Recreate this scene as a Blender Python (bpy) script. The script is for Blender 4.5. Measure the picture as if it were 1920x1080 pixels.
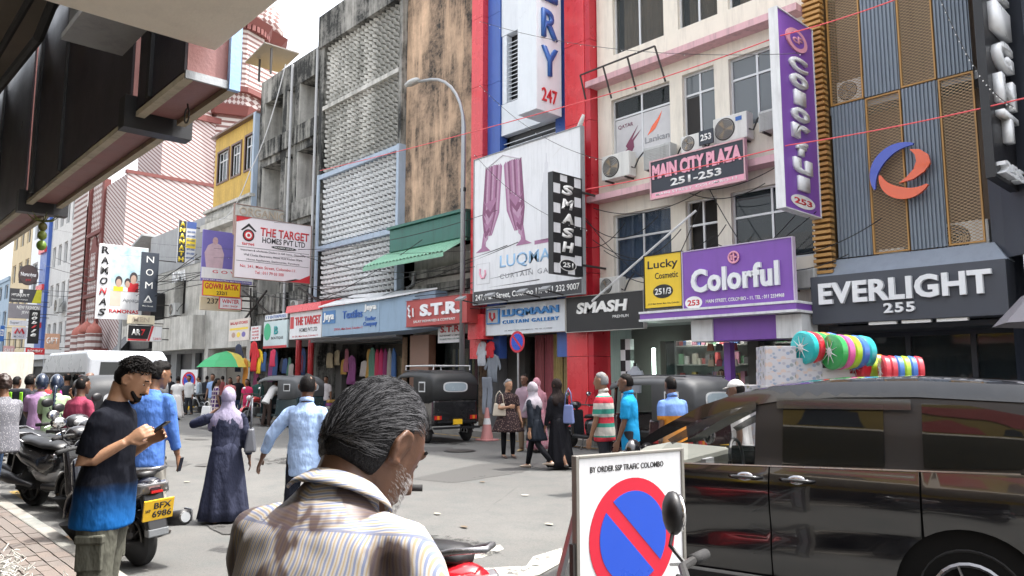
import bpy, bmesh, math, random
from math import radians as rad, sin, cos, pi
from mathutils import Vector, Matrix, noise
from mathutils.geometry import delaunay_2d_cdt
random.seed(7)
for o in list(bpy.data.objects): bpy.data.objects.remove(o)
SC = bpy.context.scene
COL = SC.collection
# ---------------------------------------------------------------- camera
FPX, CAMH, PITCH, YAW = 1400.0, 1.68, math.atan(165/1400.0), rad(43)
cam = bpy.data.objects.new('camera', bpy.data.cameras.new('camera'))
COL.objects.link(cam); SC.camera = cam
cam.data.sensor_width = 36; cam.data.lens = 36*FPX/1920
cam.data.clip_start = .05; cam.data.clip_end = 3000
cam.location = (0, 0, CAMH)
cam.rotation_euler = (pi/2 + PITCH, 0, pi/2 - YAW)
# ---------------------------------------------------------------- sky and sun
SUN_EL, SUN_DIR = rad(66), Vector((0.50, 0.87, 0)).normalized()
w = bpy.data.worlds.new('World'); SC.world = w; w.use_nodes = True
nt = w.node_tree; bg = nt.nodes['Background']
sky = nt.nodes.new('ShaderNodeTexSky'); sky.sky_type = 'NISHITA'; sky.sun_disc = False
sky.sun_elevation = SUN_EL; sky.sun_rotation = math.atan2(SUN_DIR.x, SUN_DIR.y)
sky.air_density = 1.2; sky.dust_density = 6.0; sky.ozone_density = 1.0
# thin bright overcast veil mixed over the clear sky
hs = nt.nodes.new('ShaderNodeHueSaturation'); hs.inputs['Saturation'].default_value = .28; hs.inputs['Value'].default_value = 1.25
nt.links.new(sky.outputs[0], hs.inputs['Color']); nt.links.new(hs.outputs[0], bg.inputs['Color'])
bg.inputs['Strength'].default_value = .15
sl = bpy.data.lights.new('sun', 'SUN'); sun = bpy.data.objects.new('sun', sl); COL.objects.link(sun)
sl.energy = 2.6; sl.angle = rad(1.2); sl.color = (1, .96, .9)
sd = Vector((SUN_DIR.x*cos(SUN_EL), SUN_DIR.y*cos(SUN_EL), sin(SUN_EL)))
sun.rotation_euler = sd.to_track_quat('Z', 'Y').to_euler(); sun.location = (0, 0, 40)
SC.view_settings.view_transform = 'Standard'; SC.view_settings.look = 'None'
SC.view_settings.exposure = 1.58; SC.view_settings.gamma = 1
SC.render.engine = 'CYCLES'
SC.cycles.max_bounces = 6; SC.cycles.diffuse_bounces = 3; SC.cycles.glossy_bounces = 3; SC.cycles.transparent_max_bounces = 12
SC.render.resolution_x, SC.render.resolution_y = 1024, 576
# ---------------------------------------------------------------- survey: sight lines of the photo met with real planes
_cp, _sp = cos(PITCH), sin(PITCH)
_f = (-cos(YAW), sin(YAW)); _r = (sin(YAW), cos(YAW))
def _ray(u, v):
    a = (u-960)/FPX; b = (540-v)/FPX; h = _cp - b*_sp
    return _f[0]*h+_r[0]*a, _f[1]*h+_r[1]*a, _sp + b*_cp
def PY(u, v, y):
    r = _ray(u, v); k = y/r[1]; return r[0]*k, CAMH+r[2]*k
def PX(u, v, x):
    r = _ray(u, v); k = x/r[0]; return r[1]*k, CAMH+r[2]*k
def PG(u, v, z=0):
    r = _ray(u, v); k = (z-CAMH)/r[2]; return r[0]*k, r[1]*k
def PD(u, v, d):
    r = _ray(u, v); k = d/(_cp-(540-v)/FPX*_sp); return Vector((r[0]*k, r[1]*k, CAMH+r[2]*k))
# ---------------------------------------------------------------- materials
MATS = {}
def _new(name):
    m = bpy.data.materials.new(name); m.use_nodes = True; MATS[name] = m
    n = m.node_tree; b = n.nodes['Principled BSDF']; return m, n, b
def _coord(n, scale=(1, 1, 1), kind='Object', rot=(0, 0, 0)):
    tc = n.nodes.new('ShaderNodeTexCoord'); mp = n.nodes.new('ShaderNodeMapping')
    mp.inputs['Scale'].default_value = scale; mp.inputs['Rotation'].default_value = rot
    n.links.new(tc.outputs[kind], mp.inputs[0]); return mp.outputs[0]
def _noise(n, vec, scale, detail=4, rough=.6):
    t = n.nodes.new('ShaderNodeTexNoise'); t.inputs['Scale'].default_value = scale
    t.inputs['Detail'].default_value = detail; t.inputs['Roughness'].default_value = rough
    n.links.new(vec, t.inputs['Vector']); return t.outputs['Fac']
def _ramp(n, fac, stops):
    r = n.nodes.new('ShaderNodeValToRGB'); e = r.color_ramp.elements
    while len(e) < len(stops): e.new(.5)
    for i, (p, c) in enumerate(stops):
        e[i].position = p; e[i].color = (c[0], c[1], c[2], 1) if not isinstance(c, (int, float)) else (c, c, c, 1)
    n.links.new(fac, r.inputs[0]); return r.outputs[0]
def _mix(n, fac, a, b, mode='MIX'):
    x = n.nodes.new('ShaderNodeMix'); x.data_type = 'RGBA'; x.blend_type = mode
    for s, val in ((x.inputs[0], fac), (x.inputs[6], a), (x.inputs[7], b)):
        if hasattr(val, 'is_linked'): n.links.new(val, s)
        elif isinstance(val, (int, float)): s.default_value = val
        else: s.default_value = (val[0], val[1], val[2], 1)
    return x.outputs[2]
def _math(n, op, a, b=0, c=None):
    x = n.nodes.new('ShaderNodeMath'); x.operation = op
    for i, val in enumerate((a, b) if c is None else (a, b, c)):
        if hasattr(val, 'is_linked'): n.links.new(val, x.inputs[i])
        else: x.inputs[i].default_value = val
    return x.outputs[0]
def _bump(n, b, h, strength=.3, dist=.02):
    u = n.nodes.new('ShaderNodeBump'); u.inputs['Strength'].default_value = strength; u.inputs['Distance'].default_value = dist
    n.links.new(h, u.inputs['Height']); n.links.new(u.outputs[0], b.inputs['Normal'])
def M(name, col=(.5, .5, .5), rough=.6, metal=0, var=.18, vs=2.5, bump=.15, bs=60, coat=0, dirt=0, spec=.5):
    """painted / plain surface: uneven tone, optional vertical grime, fine relief"""
    if name in MATS: return MATS[name]
    m, n, b = _new(name)
    v = _coord(n)
    f = _noise(n, v, vs, 5)
    c = _mix(n, f, [x*(1-var) for x in col], [min(1, x*(1+var)) for x in col])
    if dirt:
        v2 = _coord(n, (3, 3, .35)); g = _noise(n, v2, 2.2, 6, .7)
        g = _ramp(n, g, [(.48, 0), (.72, dirt)])
        c = _mix(n, g, c, [x*.32+.015 for x in col])
    n.links.new(c, b.inputs['Base Color'])
    b.inputs['Metallic'].default_value = metal; b.inputs['Specular IOR Level'].default_value = spec
    r = _ramp(n, f, [(.3, max(0, rough-.08)), (.7, min(1, rough+.08))]); n.links.new(r, b.inputs['Roughness'])
    b.inputs['Coat Weight'].default_value = coat; b.inputs['Coat Roughness'].default_value = .03
    if bump: _bump(n, b, _noise(n, v, bs, 3), bump, .01)
    return m
def Mstain(name, light, dark, mid=None, amt=.5, streak=3.0, sc=1.0, th=(.40, .62)):
    """weathered render or concrete with rain streaks"""
    if name in MATS: return MATS[name]
    m, n, b = _new(name); v = _coord(n)
    a = _noise(n, v, .7*sc, 8, .7); s = _noise(n, _coord(n, (streak, streak, .22)), 1.1*sc, 7, .7); d = _noise(n, v, 9*sc, 5, .7)
    c = _mix(n, _ramp(n, d, [(.3, 0), (.7, 1)]), [x*.85 for x in light], [min(1, x*1.1) for x in light])
    if mid: c = _mix(n, _ramp(n, a, [(.42, 0), (.6, .8)]), c, mid)
    g = _math(n, 'MULTIPLY', _ramp(n, a, [(.35, 0.2), (.65, 1)]), _ramp(n, s, [(th[0], 0), (th[1], 1)]))
    g = _math(n, 'MULTIPLY', g, _ramp(n, d, [(.3, .55), (.6, 1)]))
    c = _mix(n, _math(n, 'MULTIPLY', g, amt), c, dark)
    n.links.new(c, b.inputs['Base Color']); b.inputs['Roughness'].default_value = .85
    _bump(n, b, d, .5, .03); return m
def Mglass(name, tint=(.03, .04, .045), alpha=.75, rough=.04):
    """window glass: clear mirror-like reflection over a partly see-through pane"""
    if name in MATS: return MATS[name]
    m, n, b = _new(name); b.inputs['Base Color'].default_value = (*tint, 1)
    b.inputs['Roughness'].default_value = rough; b.inputs['Alpha'].default_value = alpha; b.inputs['Specular IOR Level'].default_value = .6
    _bump(n, b, _noise(n, _coord(n), 1.3, 2), .04, .05); return m
def Memit(name, col, strength):
    if name in MATS: return MATS[name]
    m, n, b = _new(name); b.inputs['Emission Color'].default_value = (*col, 1); b.inputs['Emission Strength'].default_value = strength
    b.inputs['Base Color'].default_value = (*col, 1); return m
# ---------------------------------------------------------------- mesh tools
class MB:
    def __init__(s): s.v = []; s.f = []; s.m = []; s.mi = 0
    def quad(s, *p):
        i = len(s.v); s.v += [tuple(q) for q in p]; s.f.append(tuple(range(i, i+len(p)))); s.m.append(s.mi); return s
    def box(s, x0, x1, y0, y1, z0, z1):
        return s.hexa([(x0, y0, z0), (x1, y0, z0), (x1, y1, z0), (x0, y1, z0), (x0, y0, z1), (x1, y0, z1), (x1, y1, z1), (x0, y1, z1)])
    def hexa(s, p):
        i = len(s.v); s.v += [tuple(q) for q in p]
        for f in ((0, 3, 2, 1), (4, 5, 6, 7), (0, 1, 5, 4), (1, 2, 6, 5), (2, 3, 7, 6), (3, 0, 4, 7)): s.f.append(tuple(i+k for k in f)); s.m.append(s.mi)
        return s
    def bar(s, a, b, wx, wy=None, up=(0, 0, 1)):
        wy = wy or wx; a = Vector(a); b = Vector(b); d = (b-a).normalized(); u = Vector(up)
        if abs(d.dot(u)) > .95: u = Vector((1, 0, 0))
        x = d.cross(u).normalized()*wx/2; y = x.cross(d).normalized()*wy/2
        return s.hexa([a-x-y, a+x-y, b+x-y, b-x-y, a-x+y, a+x+y, b+x+y, b-x+y])
    def tube(s, pts, r, n=8, cap=True, closed=False, flat=1.0, ref=(0, 0, 1)):
        """loft of rings along pts; r number, list, or list of (rx, ry)"""
        pts = [Vector(p) for p in pts]; N = len(pts); base = len(s.v); u0 = None
        for k, p in enumerate(pts):
            d = (pts[min(k+1, N-1)]-pts[max(k-1, 0)])
            d = d.normalized() if d.length > 1e-9 else Vector((0, 0, 1))
            u = Vector(ref) if u0 is None else u0
            if abs(d.dot(u)) > .98: u = Vector((1, 0, 0)) if abs(d.x) < .9 else Vector((0, 1, 0))
            x = d.cross(u).normalized(); y = x.cross(d).normalized(); u0 = y
            rr = r[k] if isinstance(r, (list, tuple)) else r
            rx, ry = rr if isinstance(rr, (list, tuple)) else (rr, rr*flat)
            for j in range(n):
                a = 2*pi*j/n; s.v.append(tuple(p + x*cos(a)*rx + y*sin(a)*ry))
        for k in range(N-1):
            for j in range(n):
                a = base+k*n+j; b = base+k*n+(j+1) % n; s.f.append((a, b, b+n, a+n)); s.m.append(s.mi)
        if cap:
            s.f.append(tuple(base+j for j in reversed(range(n)))); s.m.append(s.mi)
            s.f.append(tuple(base+(N-1)*n+j for j in range(n))); s.m.append(s.mi)
        return s
    def cyl(s, a, b, r0, r1=None, n=12): return s.tube([a, b], [r0, r0 if r1 is None else r1], n)
    def rings(s, secs, n=16, cap=True, pw=2.0):
        """sections (cx, cy, cz, rx, ry[, fold amp, fold count]) stacked in z; superellipse power pw"""
        base = len(s.v)
        for sec in secs:
            cx, cy, cz, rx, ry = sec[:5]; am, ct = (sec[5], sec[6]) if len(sec) > 5 else (0, 0)
            for j in range(n):
                a = 2*pi*j/n; c, q = cos(a), sin(a); k = 1+am*sin(ct*a+cz*3)
                x = math.copysign(abs(c)**(2/pw), c); y = math.copysign(abs(q)**(2/pw), q)
                s.v.append((cx+x*rx*k, cy+y*ry*k, cz))
        for k in range(len(secs)-1):
            for j in range(n):
                a = base+k*n+j; b = base+k*n+(j+1) % n; s.f.append((a, b, b+n, a+n)); s.m.append(s.mi)
        if cap:
            s.f.append(tuple(base+j for j in reversed(range(n)))); s.m.append(s.mi)
            s.f.append(tuple(base+(len(secs)-1)*n+j for j in range(n))); s.m.append(s.mi)
        return s
    def ball(s, c, rx, ry=None, rz=None, n=12, m=8, rot=None):
        ry = ry or rx; rz = rz or rx; i = len(s.v); c = Vector(c)
        for k in range(1, m):
            t = pi*k/m
            for j in range(n):
                a = 2*pi*j/n; p = Vector((sin(t)*cos(a)*rx, sin(t)*sin(a)*ry, cos(t)*rz))
                s.v.append(tuple(c + (rot @ p if rot else p)))
        t0 = Vector((0, 0, rz)); b0 = -t0
        s.v.append(tuple(c+(rot @ t0 if rot else t0))); s.v.append(tuple(c+(rot @ b0 if rot else b0)))
        T = len(s.v)-2
        for j in range(n):
            j2 = (j+1) % n; s.f.append((i+j, i+j2, T)[::-1]); s.m.append(s.mi)
            e = i+(m-2)*n; s.f.append((e+j, T+1, e+j2)[::-1]); s.m.append(s.mi)
            for k in range(m-2):
                a = i+k*n; s.f.append((a+j, a+n+j, a+n+j2, a+j2)); s.m.append(s.mi)
        return s
    def prism(s, poly, axis, d0, d1):
        """2-D outline extruded along axis: 'y' -> poly is (x, z); 'x' -> (y, z); 'z' -> (x, y)"""
        f = {'y': lambda p, d: (p[0], d, p[1]), 'x': lambda p, d: (d, p[0], p[1]), 'z': lambda p, d: (p[0], p[1], d)}[axis]
        i = len(s.v); n = len(poly); s.v += [f(p, d0) for p in poly]+[f(p, d1) for p in poly]
        s.f.append(tuple(i+k for k in range(n))); s.f.append(tuple(i+n+k for k in reversed(range(n)))); s.m += [s.mi]*2
        for k in range(n): s.f.append((i+k, i+n+k, i+n+(k+1) % n, i+(k+1) % n)); s.m.append(s.mi)
        return s
    def mesh(s, name='mesh', smooth=False, fix=True):
        me = bpy.data.meshes.new(name); me.from_pydata(s.v, [], s.f); me.update()
        if fix:
            bm = bmesh.new(); bm.from_mesh(me); bmesh.ops.recalc_face_normals(bm, faces=bm.faces); bm.to_mesh(me); bm.free()
        if any(s.m) and len(me.polygons) == len(s.m): me.polygons.foreach_set('material_index', s.m)
        if smooth: me.polygons.foreach_set('use_smooth', [True]*len(me.polygons))
        return me
    def build(s, name, mats, parent=None, smooth=False, bevel=0, seg=2, loc=None, rot=None, fix=True, auto=None, sub=0):
        me = s.mesh(name, smooth or auto is not None, fix); return link(name, me, mats, parent, bevel, seg, loc, rot, auto, sub)
def link(name, me, mats=None, parent=None, bevel=0, seg=2, loc=None, rot=None, auto=None, sub=0):
    o = bpy.data.objects.new(name, me); COL.objects.link(o)
    if mats is not None and not me.materials:
        for m in (mats if isinstance(mats, (list, tuple)) else [mats]): me.materials.append(m)
    if parent: o.parent = parent
    if loc is not None: o.location = loc
    if rot is not None: o.rotation_euler = rot
    if bevel:
        b = o.modifiers.new('bevel', 'BEVEL'); b.width = bevel; b.segments = seg; b.limit_method = 'ANGLE'; b.angle_limit = rad(35)
    if sub:
        b = o.modifiers.new('sub', 'SUBSURF'); b.levels = b.render_levels = sub
    if auto is not None:
        try: me.set_sharp_from_angle(angle=rad(auto))
        except Exception: pass
    return o
def thing(name, label, cat, loc=(0, 0, 0), rotz=0, group=None, rot=None):
    o = bpy.data.objects.new(name, None); COL.objects.link(o); o.empty_display_size = .2
    o.location = loc; o.rotation_euler = rot or (0, 0, rotz); return tag(o, label, cat, group)
def tag(o, label=None, cat=None, group=None, kind=None):
    if label: o['label'] = label
    if cat: o['category'] = cat
    if group: o['group'] = group
    if kind: o['kind'] = kind
    return o
def copy_tree(o, parent=None):
    c = o.copy(); COL.objects.link(c)
    if parent: c.parent = parent
    for ch in [x for x in COL.objects if x.parent == o]: copy_tree(ch, c)
    return c
_tc = {}
def text_mesh(txt, bold=.0, ext=.0, shear=0, space=1.0):
    key = (txt, bold, ext, shear, space)
    if key in _tc: return _tc[key]
    c = bpy.data.curves.new('lettering', 'FONT'); c.body = txt; c.align_x = 'CENTER'; c.offset = bold; c.extrude = ext; c.shear = shear
    c.space_character = space; c.resolution_u = 3; c.space_line = .9
    o = bpy.data.objects.new('lettering', c)
    me = bpy.data.meshes.new_from_object(o)
    bpy.data.objects.remove(o); bpy.data.curves.remove(c); _tc[key] = me; return me
def text(parent, txt, cx, cz, w, h, y, mat, ext=.004, bold=.012, shear=0, space=1.0, name='lettering', slope=0, face='-y'):
    """raised or printed lettering filling w x h metres, centred at (cx, cz) on the sign's local plane"""
    me0 = text_mesh(txt, bold, 0, shear, space); me = me0.copy()
    xs = [q.co.x for q in me.vertices]; ys = [q.co.y for q in me.vertices]
    if not xs: return
    x0, x1, y0, y1 = min(xs), max(xs), min(ys), max(ys); kx = w/(x1-x0); ky = h/(y1-y0)
    for q in me.vertices: q.co = ((q.co.x-(x0+x1)/2)*kx, 0, (q.co.y-(y0+y1)/2)*ky)
    if ext > 0:
        bm = bmesh.new(); bm.from_mesh(me)
        r = bmesh.ops.extrude_face_region(bm, geom=bm.faces[:])
        bmesh.ops.translate(bm, verts=[q for q in r['geom'] if isinstance(q, bmesh.types.BMVert)], vec=(0, -ext, 0))
        bmesh.ops.recalc_face_normals(bm, faces=bm.faces); bm.to_mesh(me); bm.free()
    me.materials.clear()
    if ext < .02 or len(txt) < 2: return link(name if len(txt) > 1 else 'letter', me, mat, parent, loc=(cx, y, cz))
    # raised letters are separate pieces: one mesh each
    par = list(range(len(me.vertices)))
    def find(i):
        while par[i] != i: par[i] = par[par[i]]; i = par[i]
        return i
    for e in me.edges: par[find(e.vertices[0])] = find(e.vertices[1])
    isl = {}
    for p in me.polygons: isl.setdefault(find(p.vertices[0]), []).append(tuple(p.vertices))
    for fs in isl.values():
        ids = sorted({i for f in fs for i in f}); mp = {q: k for k, q in enumerate(ids)}; c = sum((me.vertices[i].co for i in ids), Vector())/len(ids); c.y = 0
        m2 = bpy.data.meshes.new('letter'); m2.from_pydata([tuple(me.vertices[i].co-c) for i in ids], [], [tuple(mp[i] for i in f) for f in fs]); m2.update(); link('letter', m2, mat, parent, loc=(cx+c.x, y, cz+c.z))
# ---------------------------------------------------------------- shared materials
WHITE = M('white paint', (.72, .73, .74), .5, dirt=.35)
CREAM = M('cream tiles', (.78, .73, .63), .6, dirt=.28, var=.1)
PINKP = M('pink paint', (.68, .42, .45), .6, dirt=.5)
RED = M('red cladding', (.70, .06, .07), .28, var=.1, bump=.02, dirt=.2)
BLUE = M('blue cladding', (.05, .12, .42), .35, var=.1, bump=.02, dirt=.2)
PANELW = M('white cladding', (.70, .74, .78), .35, var=.05, bump=.02, dirt=.12)
DGREY = M('dark grey cladding', (.058, .065, .082), .45, var=.12, bump=.03)
NAVY = M('navy cladding', (.022, .028, .042), .4, var=.15, bump=.03)
SLATE = M('slate blue sheet', (.205, .245, .295), .5, var=.08, bump=.04, dirt=.15)
GOLD = M('gold wood slat', (.46, .25, .075), .5, var=.25, bump=.1)
BLACK = M('black paint', (.012, .012, .014), .4, var=.2, bump=.03)
STEEL = M('galvanised steel', (.36, .37, .38), .42, .7, var=.15)
DSTEEL = M('dark rusty steel', (.045, .04, .038), .6, .3, var=.3, bump=.2)
ALU = M('aluminium frame', (.62, .63, .64), .4, .3, var=.08)
GLASS = Mglass('window glass'); GLASSC = Mglass('clear shop glass', (.02, .03, .03), .32)
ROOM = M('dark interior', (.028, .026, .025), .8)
LETW = M('white letter', (.80, .80, .78), .4, var=.04, bump=0)
LETK = M('black letter', (.015, .015, .017), .5, var=.05, bump=0)
LETR = M('red letter', (.55, .03, .04), .45, var=.05, bump=0)
LETB = M('blue letter', (.03, .12, .40), .4, var=.05, bump=0)
PLW = M('sign white', (.74, .75, .77), .4, var=.06, dirt=.24, bump=.02)
PURPLE = M('purple board', (.21, .08, .41), .4, var=.1, bump=.02, dirt=.14)
YELLOW = M('yellow board', (.82, .56, .03), .45, var=.1, bump=.02, dirt=.1)
CONC = Mstain('weathered concrete', (.40, .39, .36), (.016, .017, .016), (.24, .24, .215), 1.8, 2.4, .9, (.36, .56))
GRILLE = Mstain('precast concrete', (.66, .65, .61), (.10, .10, .09), (.48, .48, .44), 1.0, sc=.8)
GRILLEW = Mstain('painted precast', (.76, .77, .77), (.2, .21, .21), None, .5, sc=.8)
BEIGE = Mstain('stained beige render', (.66, .46, .31), (.028, .024, .021), (.50, .35, .235), 1.3, 1.7, .8, (.34, .53))
OCHRE = Mstain('ochre render', (.60, .40, .10), (.2, .13, .05), None, .5)
OLDW = Mstain('grimy white render', (.62, .61, .57), (.08, .08, .075), (.5, .49, .45), .7)
SHUTTER = M('roller shutter', (.10, .10, .105), .5, .3)
GREY = M('mid grey paint', (.30, .31, .32), .6, dirt=.4)
LBLUE = M('pale blue sheet', (.27, .38, .50), .5, var=.08, dirt=.25)
CABLE = M('black cable', (.014, .014, .015), .6, bump=0)
TYRE = M('tyre rubber', (.016, .016, .017), .8, bump=.3, bs=200)
CHROME = M('chrome', (.75, .75, .76), .12, 1.0, var=.03, bump=0)
# ================================================================ SETTING
KERB_N, KERB_F, FY = 1.97, 13.9, 15.2      # near kerb, far kerb, facade line
def Masphalt():
    m, n, b = _new('asphalt'); v = _coord(n)
    big = _noise(n, v, .22, 6, .65); mid = _noise(n, v, 2.2, 6, .7); fine = _noise(n, v, 120, 4, .8); fine2 = _noise(n, v, 34, 3, .7)
    c = _mix(n, _ramp(n, big, [(.35, 0), (.65, 1)]), (.112, .110, .104), (.072, .070, .067))
    c = _mix(n, _ramp(n, mid, [(.46, 0), (.68, .75)]), c, (.055, .064, .063))
    c = _mix(n, _ramp(n, fine, [(.4, 0), (.75, .75)]), c, (.175, .171, .161))
    c = _mix(n, _ramp(n, fine2, [(.25, .6), (.5, 0)]), c, (.045, .045, .045))
    vo = n.nodes.new('ShaderNodeTexVoronoi'); vo.feature = 'DISTANCE_TO_EDGE'; vo.inputs['Scale'].default_value = .55
    wv = _mix(n, .35, v, n.nodes.new('ShaderNodeTexNoise').outputs['Color']); n.links.new(wv, vo.inputs['Vector'])
    cr = _math(n, 'MULTIPLY', _ramp(n, vo.outputs['Distance'], [(0, 1), (.006, 0)]), _ramp(n, _noise(n, v, .5), [(.5, 0), (.6, .7)]))
    c = _mix(n, cr, c, (.05, .05, .05))
    n.links.new(c, b.inputs['Base Color']); b.inputs['Roughness'].default_value = .82
    _bump(n, b, fine, .6, .006); return m
ASPH = Masphalt()
def Mworn(name, col, cover=.5, sc=5):
    m, n, b = _new(name); v = _coord(n); a = _noise(n, v, sc, 8, .75); f = _noise(n, v, 90, 3)
    n.links.new(_mix(n, f, [x*.8 for x in col], col), b.inputs['Base Color']); b.inputs['Roughness'].default_value = .75
    n.links.new(_ramp(n, a, [(1-cover-.06, 0), (1-cover+.03, .95)]), b.inputs['Alpha']); return m
MARKW = Mworn('worn white road paint', (.42, .41, .37), .55); MARKY = Mworn('worn yellow road paint', (.40, .26, .06), .55)
PATCH = Mworn('road repair', (.075, .073, .07), .62, 1.1)
KERBM = M('kerb concrete', (.25, .235, .21), .85, var=.2, vs=4, bump=.5, dirt=.3); KERBY = Mstain('kerb dirty', (.22, .21, .19), (.06, .1, .1), None, .6)
PAVEM = M('paver concrete', (.135, .115, .103), .88, var=.22, vs=3, bump=.6, bs=90); PAVEM2 = M('paver concrete warm', (.15, .122, .106), .88, var=.22, vs=3, bump=.6, bs=90)
SAND = M('joint sand', (.06, .053, .046), .95)
tag(MB().quad((-1500, -1500, -.06), (1500, -1500, -.06), (1500, 1500, -.06), (-1500, 1500, -.06)).build('ground', M('bare ground', (.20, .18, .16), .9)), kind='structure')
tag(MB().quad((-420, KERB_N-.3, 0), (70, KERB_N-.3, 0), (70, KERB_F+.3, 0), (-420, KERB_F+.3, 0)).build('road', ASPH), kind='structure')
def sheet(name, pts, mat, z, par=None):
    o = MB().quad(*[(x, y, z) for x, y in pts]).build(name, mat, par)
    return o if par else tag(o, kind='structure')
def gq(name, pts, mat, z=.004): return sheet(name, [PG(u, v) for u, v in pts], mat, z)
# worn box markings and repairs
gq('road_marking', [(868, 1036), (862, 1052), (905, 1046), (945, 1030), (938, 1022)], MARKW)
gq('road_marking', [(872, 1078), (880, 1068), (960, 1064), (1012, 1062), (1012, 1080), (900, 1092)], MARKW, .008)
gq('road_marking', [(985, 1066), (1000, 1046), (1052, 1030), (1062, 1052), (1012, 1080)], MARKW, .012)
sheet('road_marking', [(-60, 13.45), (-11, 13.45), (-11, 13.57), (-60, 13.57)], MARKY, .004)
sheet('road_marking', [(-13.2, 2.25), (-12.2, 2.25), (-12.2, 2.42), (-13.2, 2.42)], MARKY, .004)
gq('road_patch', [(770, 898), (900, 870), (1010, 868), (980, 886), (850, 906)], PATCH, .004)
gq('road_patch', [(640, 818), (760, 812), (800, 826), (700, 838)], PATCH, .004)
rp = random.Random(17); STAIN = Mworn('oil stain', (.035, .034, .033), .46, 3.2)
for i in range(22):
    x0, y0, r0 = rp.uniform(-26, -3), rp.uniform(2.4, 12.8), rp.uniform(.25, .9); sheet('road_stain', [(x0+r0*rp.uniform(.5, 1.2)*cos(a*pi/5), y0+r0*.6*rp.uniform(.5, 1.2)*sin(a*pi/5)) for a in range(10)], STAIN if i % 3 else PATCH, .0052+.0004*i)
for i, (u, v) in enumerate(((700, 870), (905, 905), (820, 965), (985, 930), (640, 900), (350, 905), (330, 850), (870, 990), (1030, 985))):
    x0, y0 = PG(u, v); a = rp.uniform(0, 6); mb_ = [(x0+.07*k*cos(a+b_), y0+.05*k*sin(a+b_)) for b_, k in ((0, 1), (1.3, .7), (2.6, 1), (4, .8), (5.2, 1))]
    tag(sheet('litter', mb_, M('paper scrap %d' % (i % 3), [(.45, .43, .38), (.12, .09, .06), (.3, .28, .22)][i % 3], .8), .017), None); o_ = bpy.data.objects[[q.name for q in COL.objects if q.name.startswith('litter')][-1]]; o_['kind'] = 'structure'
mx, my = PG(862, 846)
mh = thing('manhole_cover', 'round iron manhole cover set in the road', 'manhole cover', (mx, my, 0)); 
MB().cyl((0, 0, 0), (0, 0, .012), .36, n=28).build('frame', CABLE, mh); MB().cyl((0, 0, .012), (0, 0, .02), .31, n=28).build('lid', DSTEEL, mh)
# kerbs, one stone at a time
def kerb(name, y0, y1, xs, h=.12):
    o = tag(MB().box(xs[0], xs[-1], y0+.012, y1-.012, -.05, h-.012).build(name, SAND), kind='structure')
    for i in range(len(xs)-1):
        if xs[i+1] > -30 and xs[i] < 2:
            MB().box(xs[i]+.006, xs[i+1]-.006, y0, y1, -.04, h+random.uniform(-.004, .004)).build('kerb_stone', KERBM if random.random() > .35 else KERBY, o, bevel=.015)
kerb('kerb_near', KERB_N-.15, KERB_N, [-60, -30]+[-13+.75*i for i in range(18)]+[30], .11)
kerb('kerb_far', KERB_F, KERB_F+.16, [-200, -30]+[-30+1.0*i for i in range(1, 26)]+[40], .14)
pv = tag(MB().box(-60, 30, -3.2, KERB_N-.16, -.05, .095).build('pavement_near', SAND), kind='structure')
BR = MB().box(-.106, .106, -.051, .051, 0, .016).mesh('brick'); BR.materials.append(PAVEM)
BR2 = BR.copy(); BR2.materials.clear(); BR2.materials.append(PAVEM2)
nb = 0
for r in range(9):
    y = KERB_N-.16-.058-r*.112
    x = -12.8+(r % 2)*.11
    while x < -6.4 and nb < 300:
        u_ok = (x*_r[0]+y*_r[1])/((x*_f[0]+y*_f[1])*_cp)*FPX > -990
        if u_ok:
            o = link('brick', BR if random.random() > .4 else BR2, None, pv, loc=(x, y, .093+random.uniform(0, .006)), rot=(random.uniform(-.02, .02), random.uniform(-.02, .02), random.uniform(-.02, .02))); nb += 1
        x += .221
tag(MB().box(-200, 40, KERB_F+.17, 16.6, -.05, .12).build('pavement_far', M('far paving', (.26, .25, .235), .85, var=.25, vs=1.5, bump=.5, bs=25)), kind='structure')
gx, gy = -8.78, 2.17
g = thing('drain_grate', 'iron drain grate in the gutter by the kerb', 'drain', (gx, gy, 0))
MB().box(-.34, .34, -.17, .17, 0, .006).build('frame', CABLE, g)
for i in range(9): MB().box(-.3+i*.07, -.265+i*.07, -.15, .15, .006, .018).build('bar', M('rusty bar', (.27, .19, .12), .8, var=.4, vs=9), g)
# ---------------------------------------------------------------- building tools
def wall(parent, x0, x1, z0, z1, y, holes, mat, depth=.25, name='wall', back=True):
    """wall sheet at y facing the street with real openings and reveals"""
    xs = sorted({x0, x1, *[h for q in holes for h in (max(x0, q[0]), min(x1, q[1]))]}); zs = sorted({z0, z1, *[h for q in holes for h in (q[2], q[3])]})
    mb = MB()
    for i in range(len(xs)-1):
        for j in range(len(zs)-1):
            cx, cz = (xs[i]+xs[i+1])/2, (zs[j]+zs[j+1])/2
            if any(q[0] < cx < q[1] and q[2] < cz < q[3] for q in holes): continue
            mb.quad((xs[i], y, zs[j]), (xs[i+1], y, zs[j]), (xs[i+1], y, zs[j+1]), (xs[i], y, zs[j+1]))
    for a, b, c, d in holes:
        e = y+depth
        mb.quad((a, y, c), (a, e, c), (b, e, c), (b, y, c)); mb.quad((a, y, d), (b, y, d), (b, e, d), (a, e, d))
        mb.quad((a, y, c), (a, y, d), (a, e, d), (a, e, c)); mb.quad((b, y, c), (b, e, c), (b, e, d), (b, y, d))
    return mb.build(name, mat, parent, fix=False)
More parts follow.
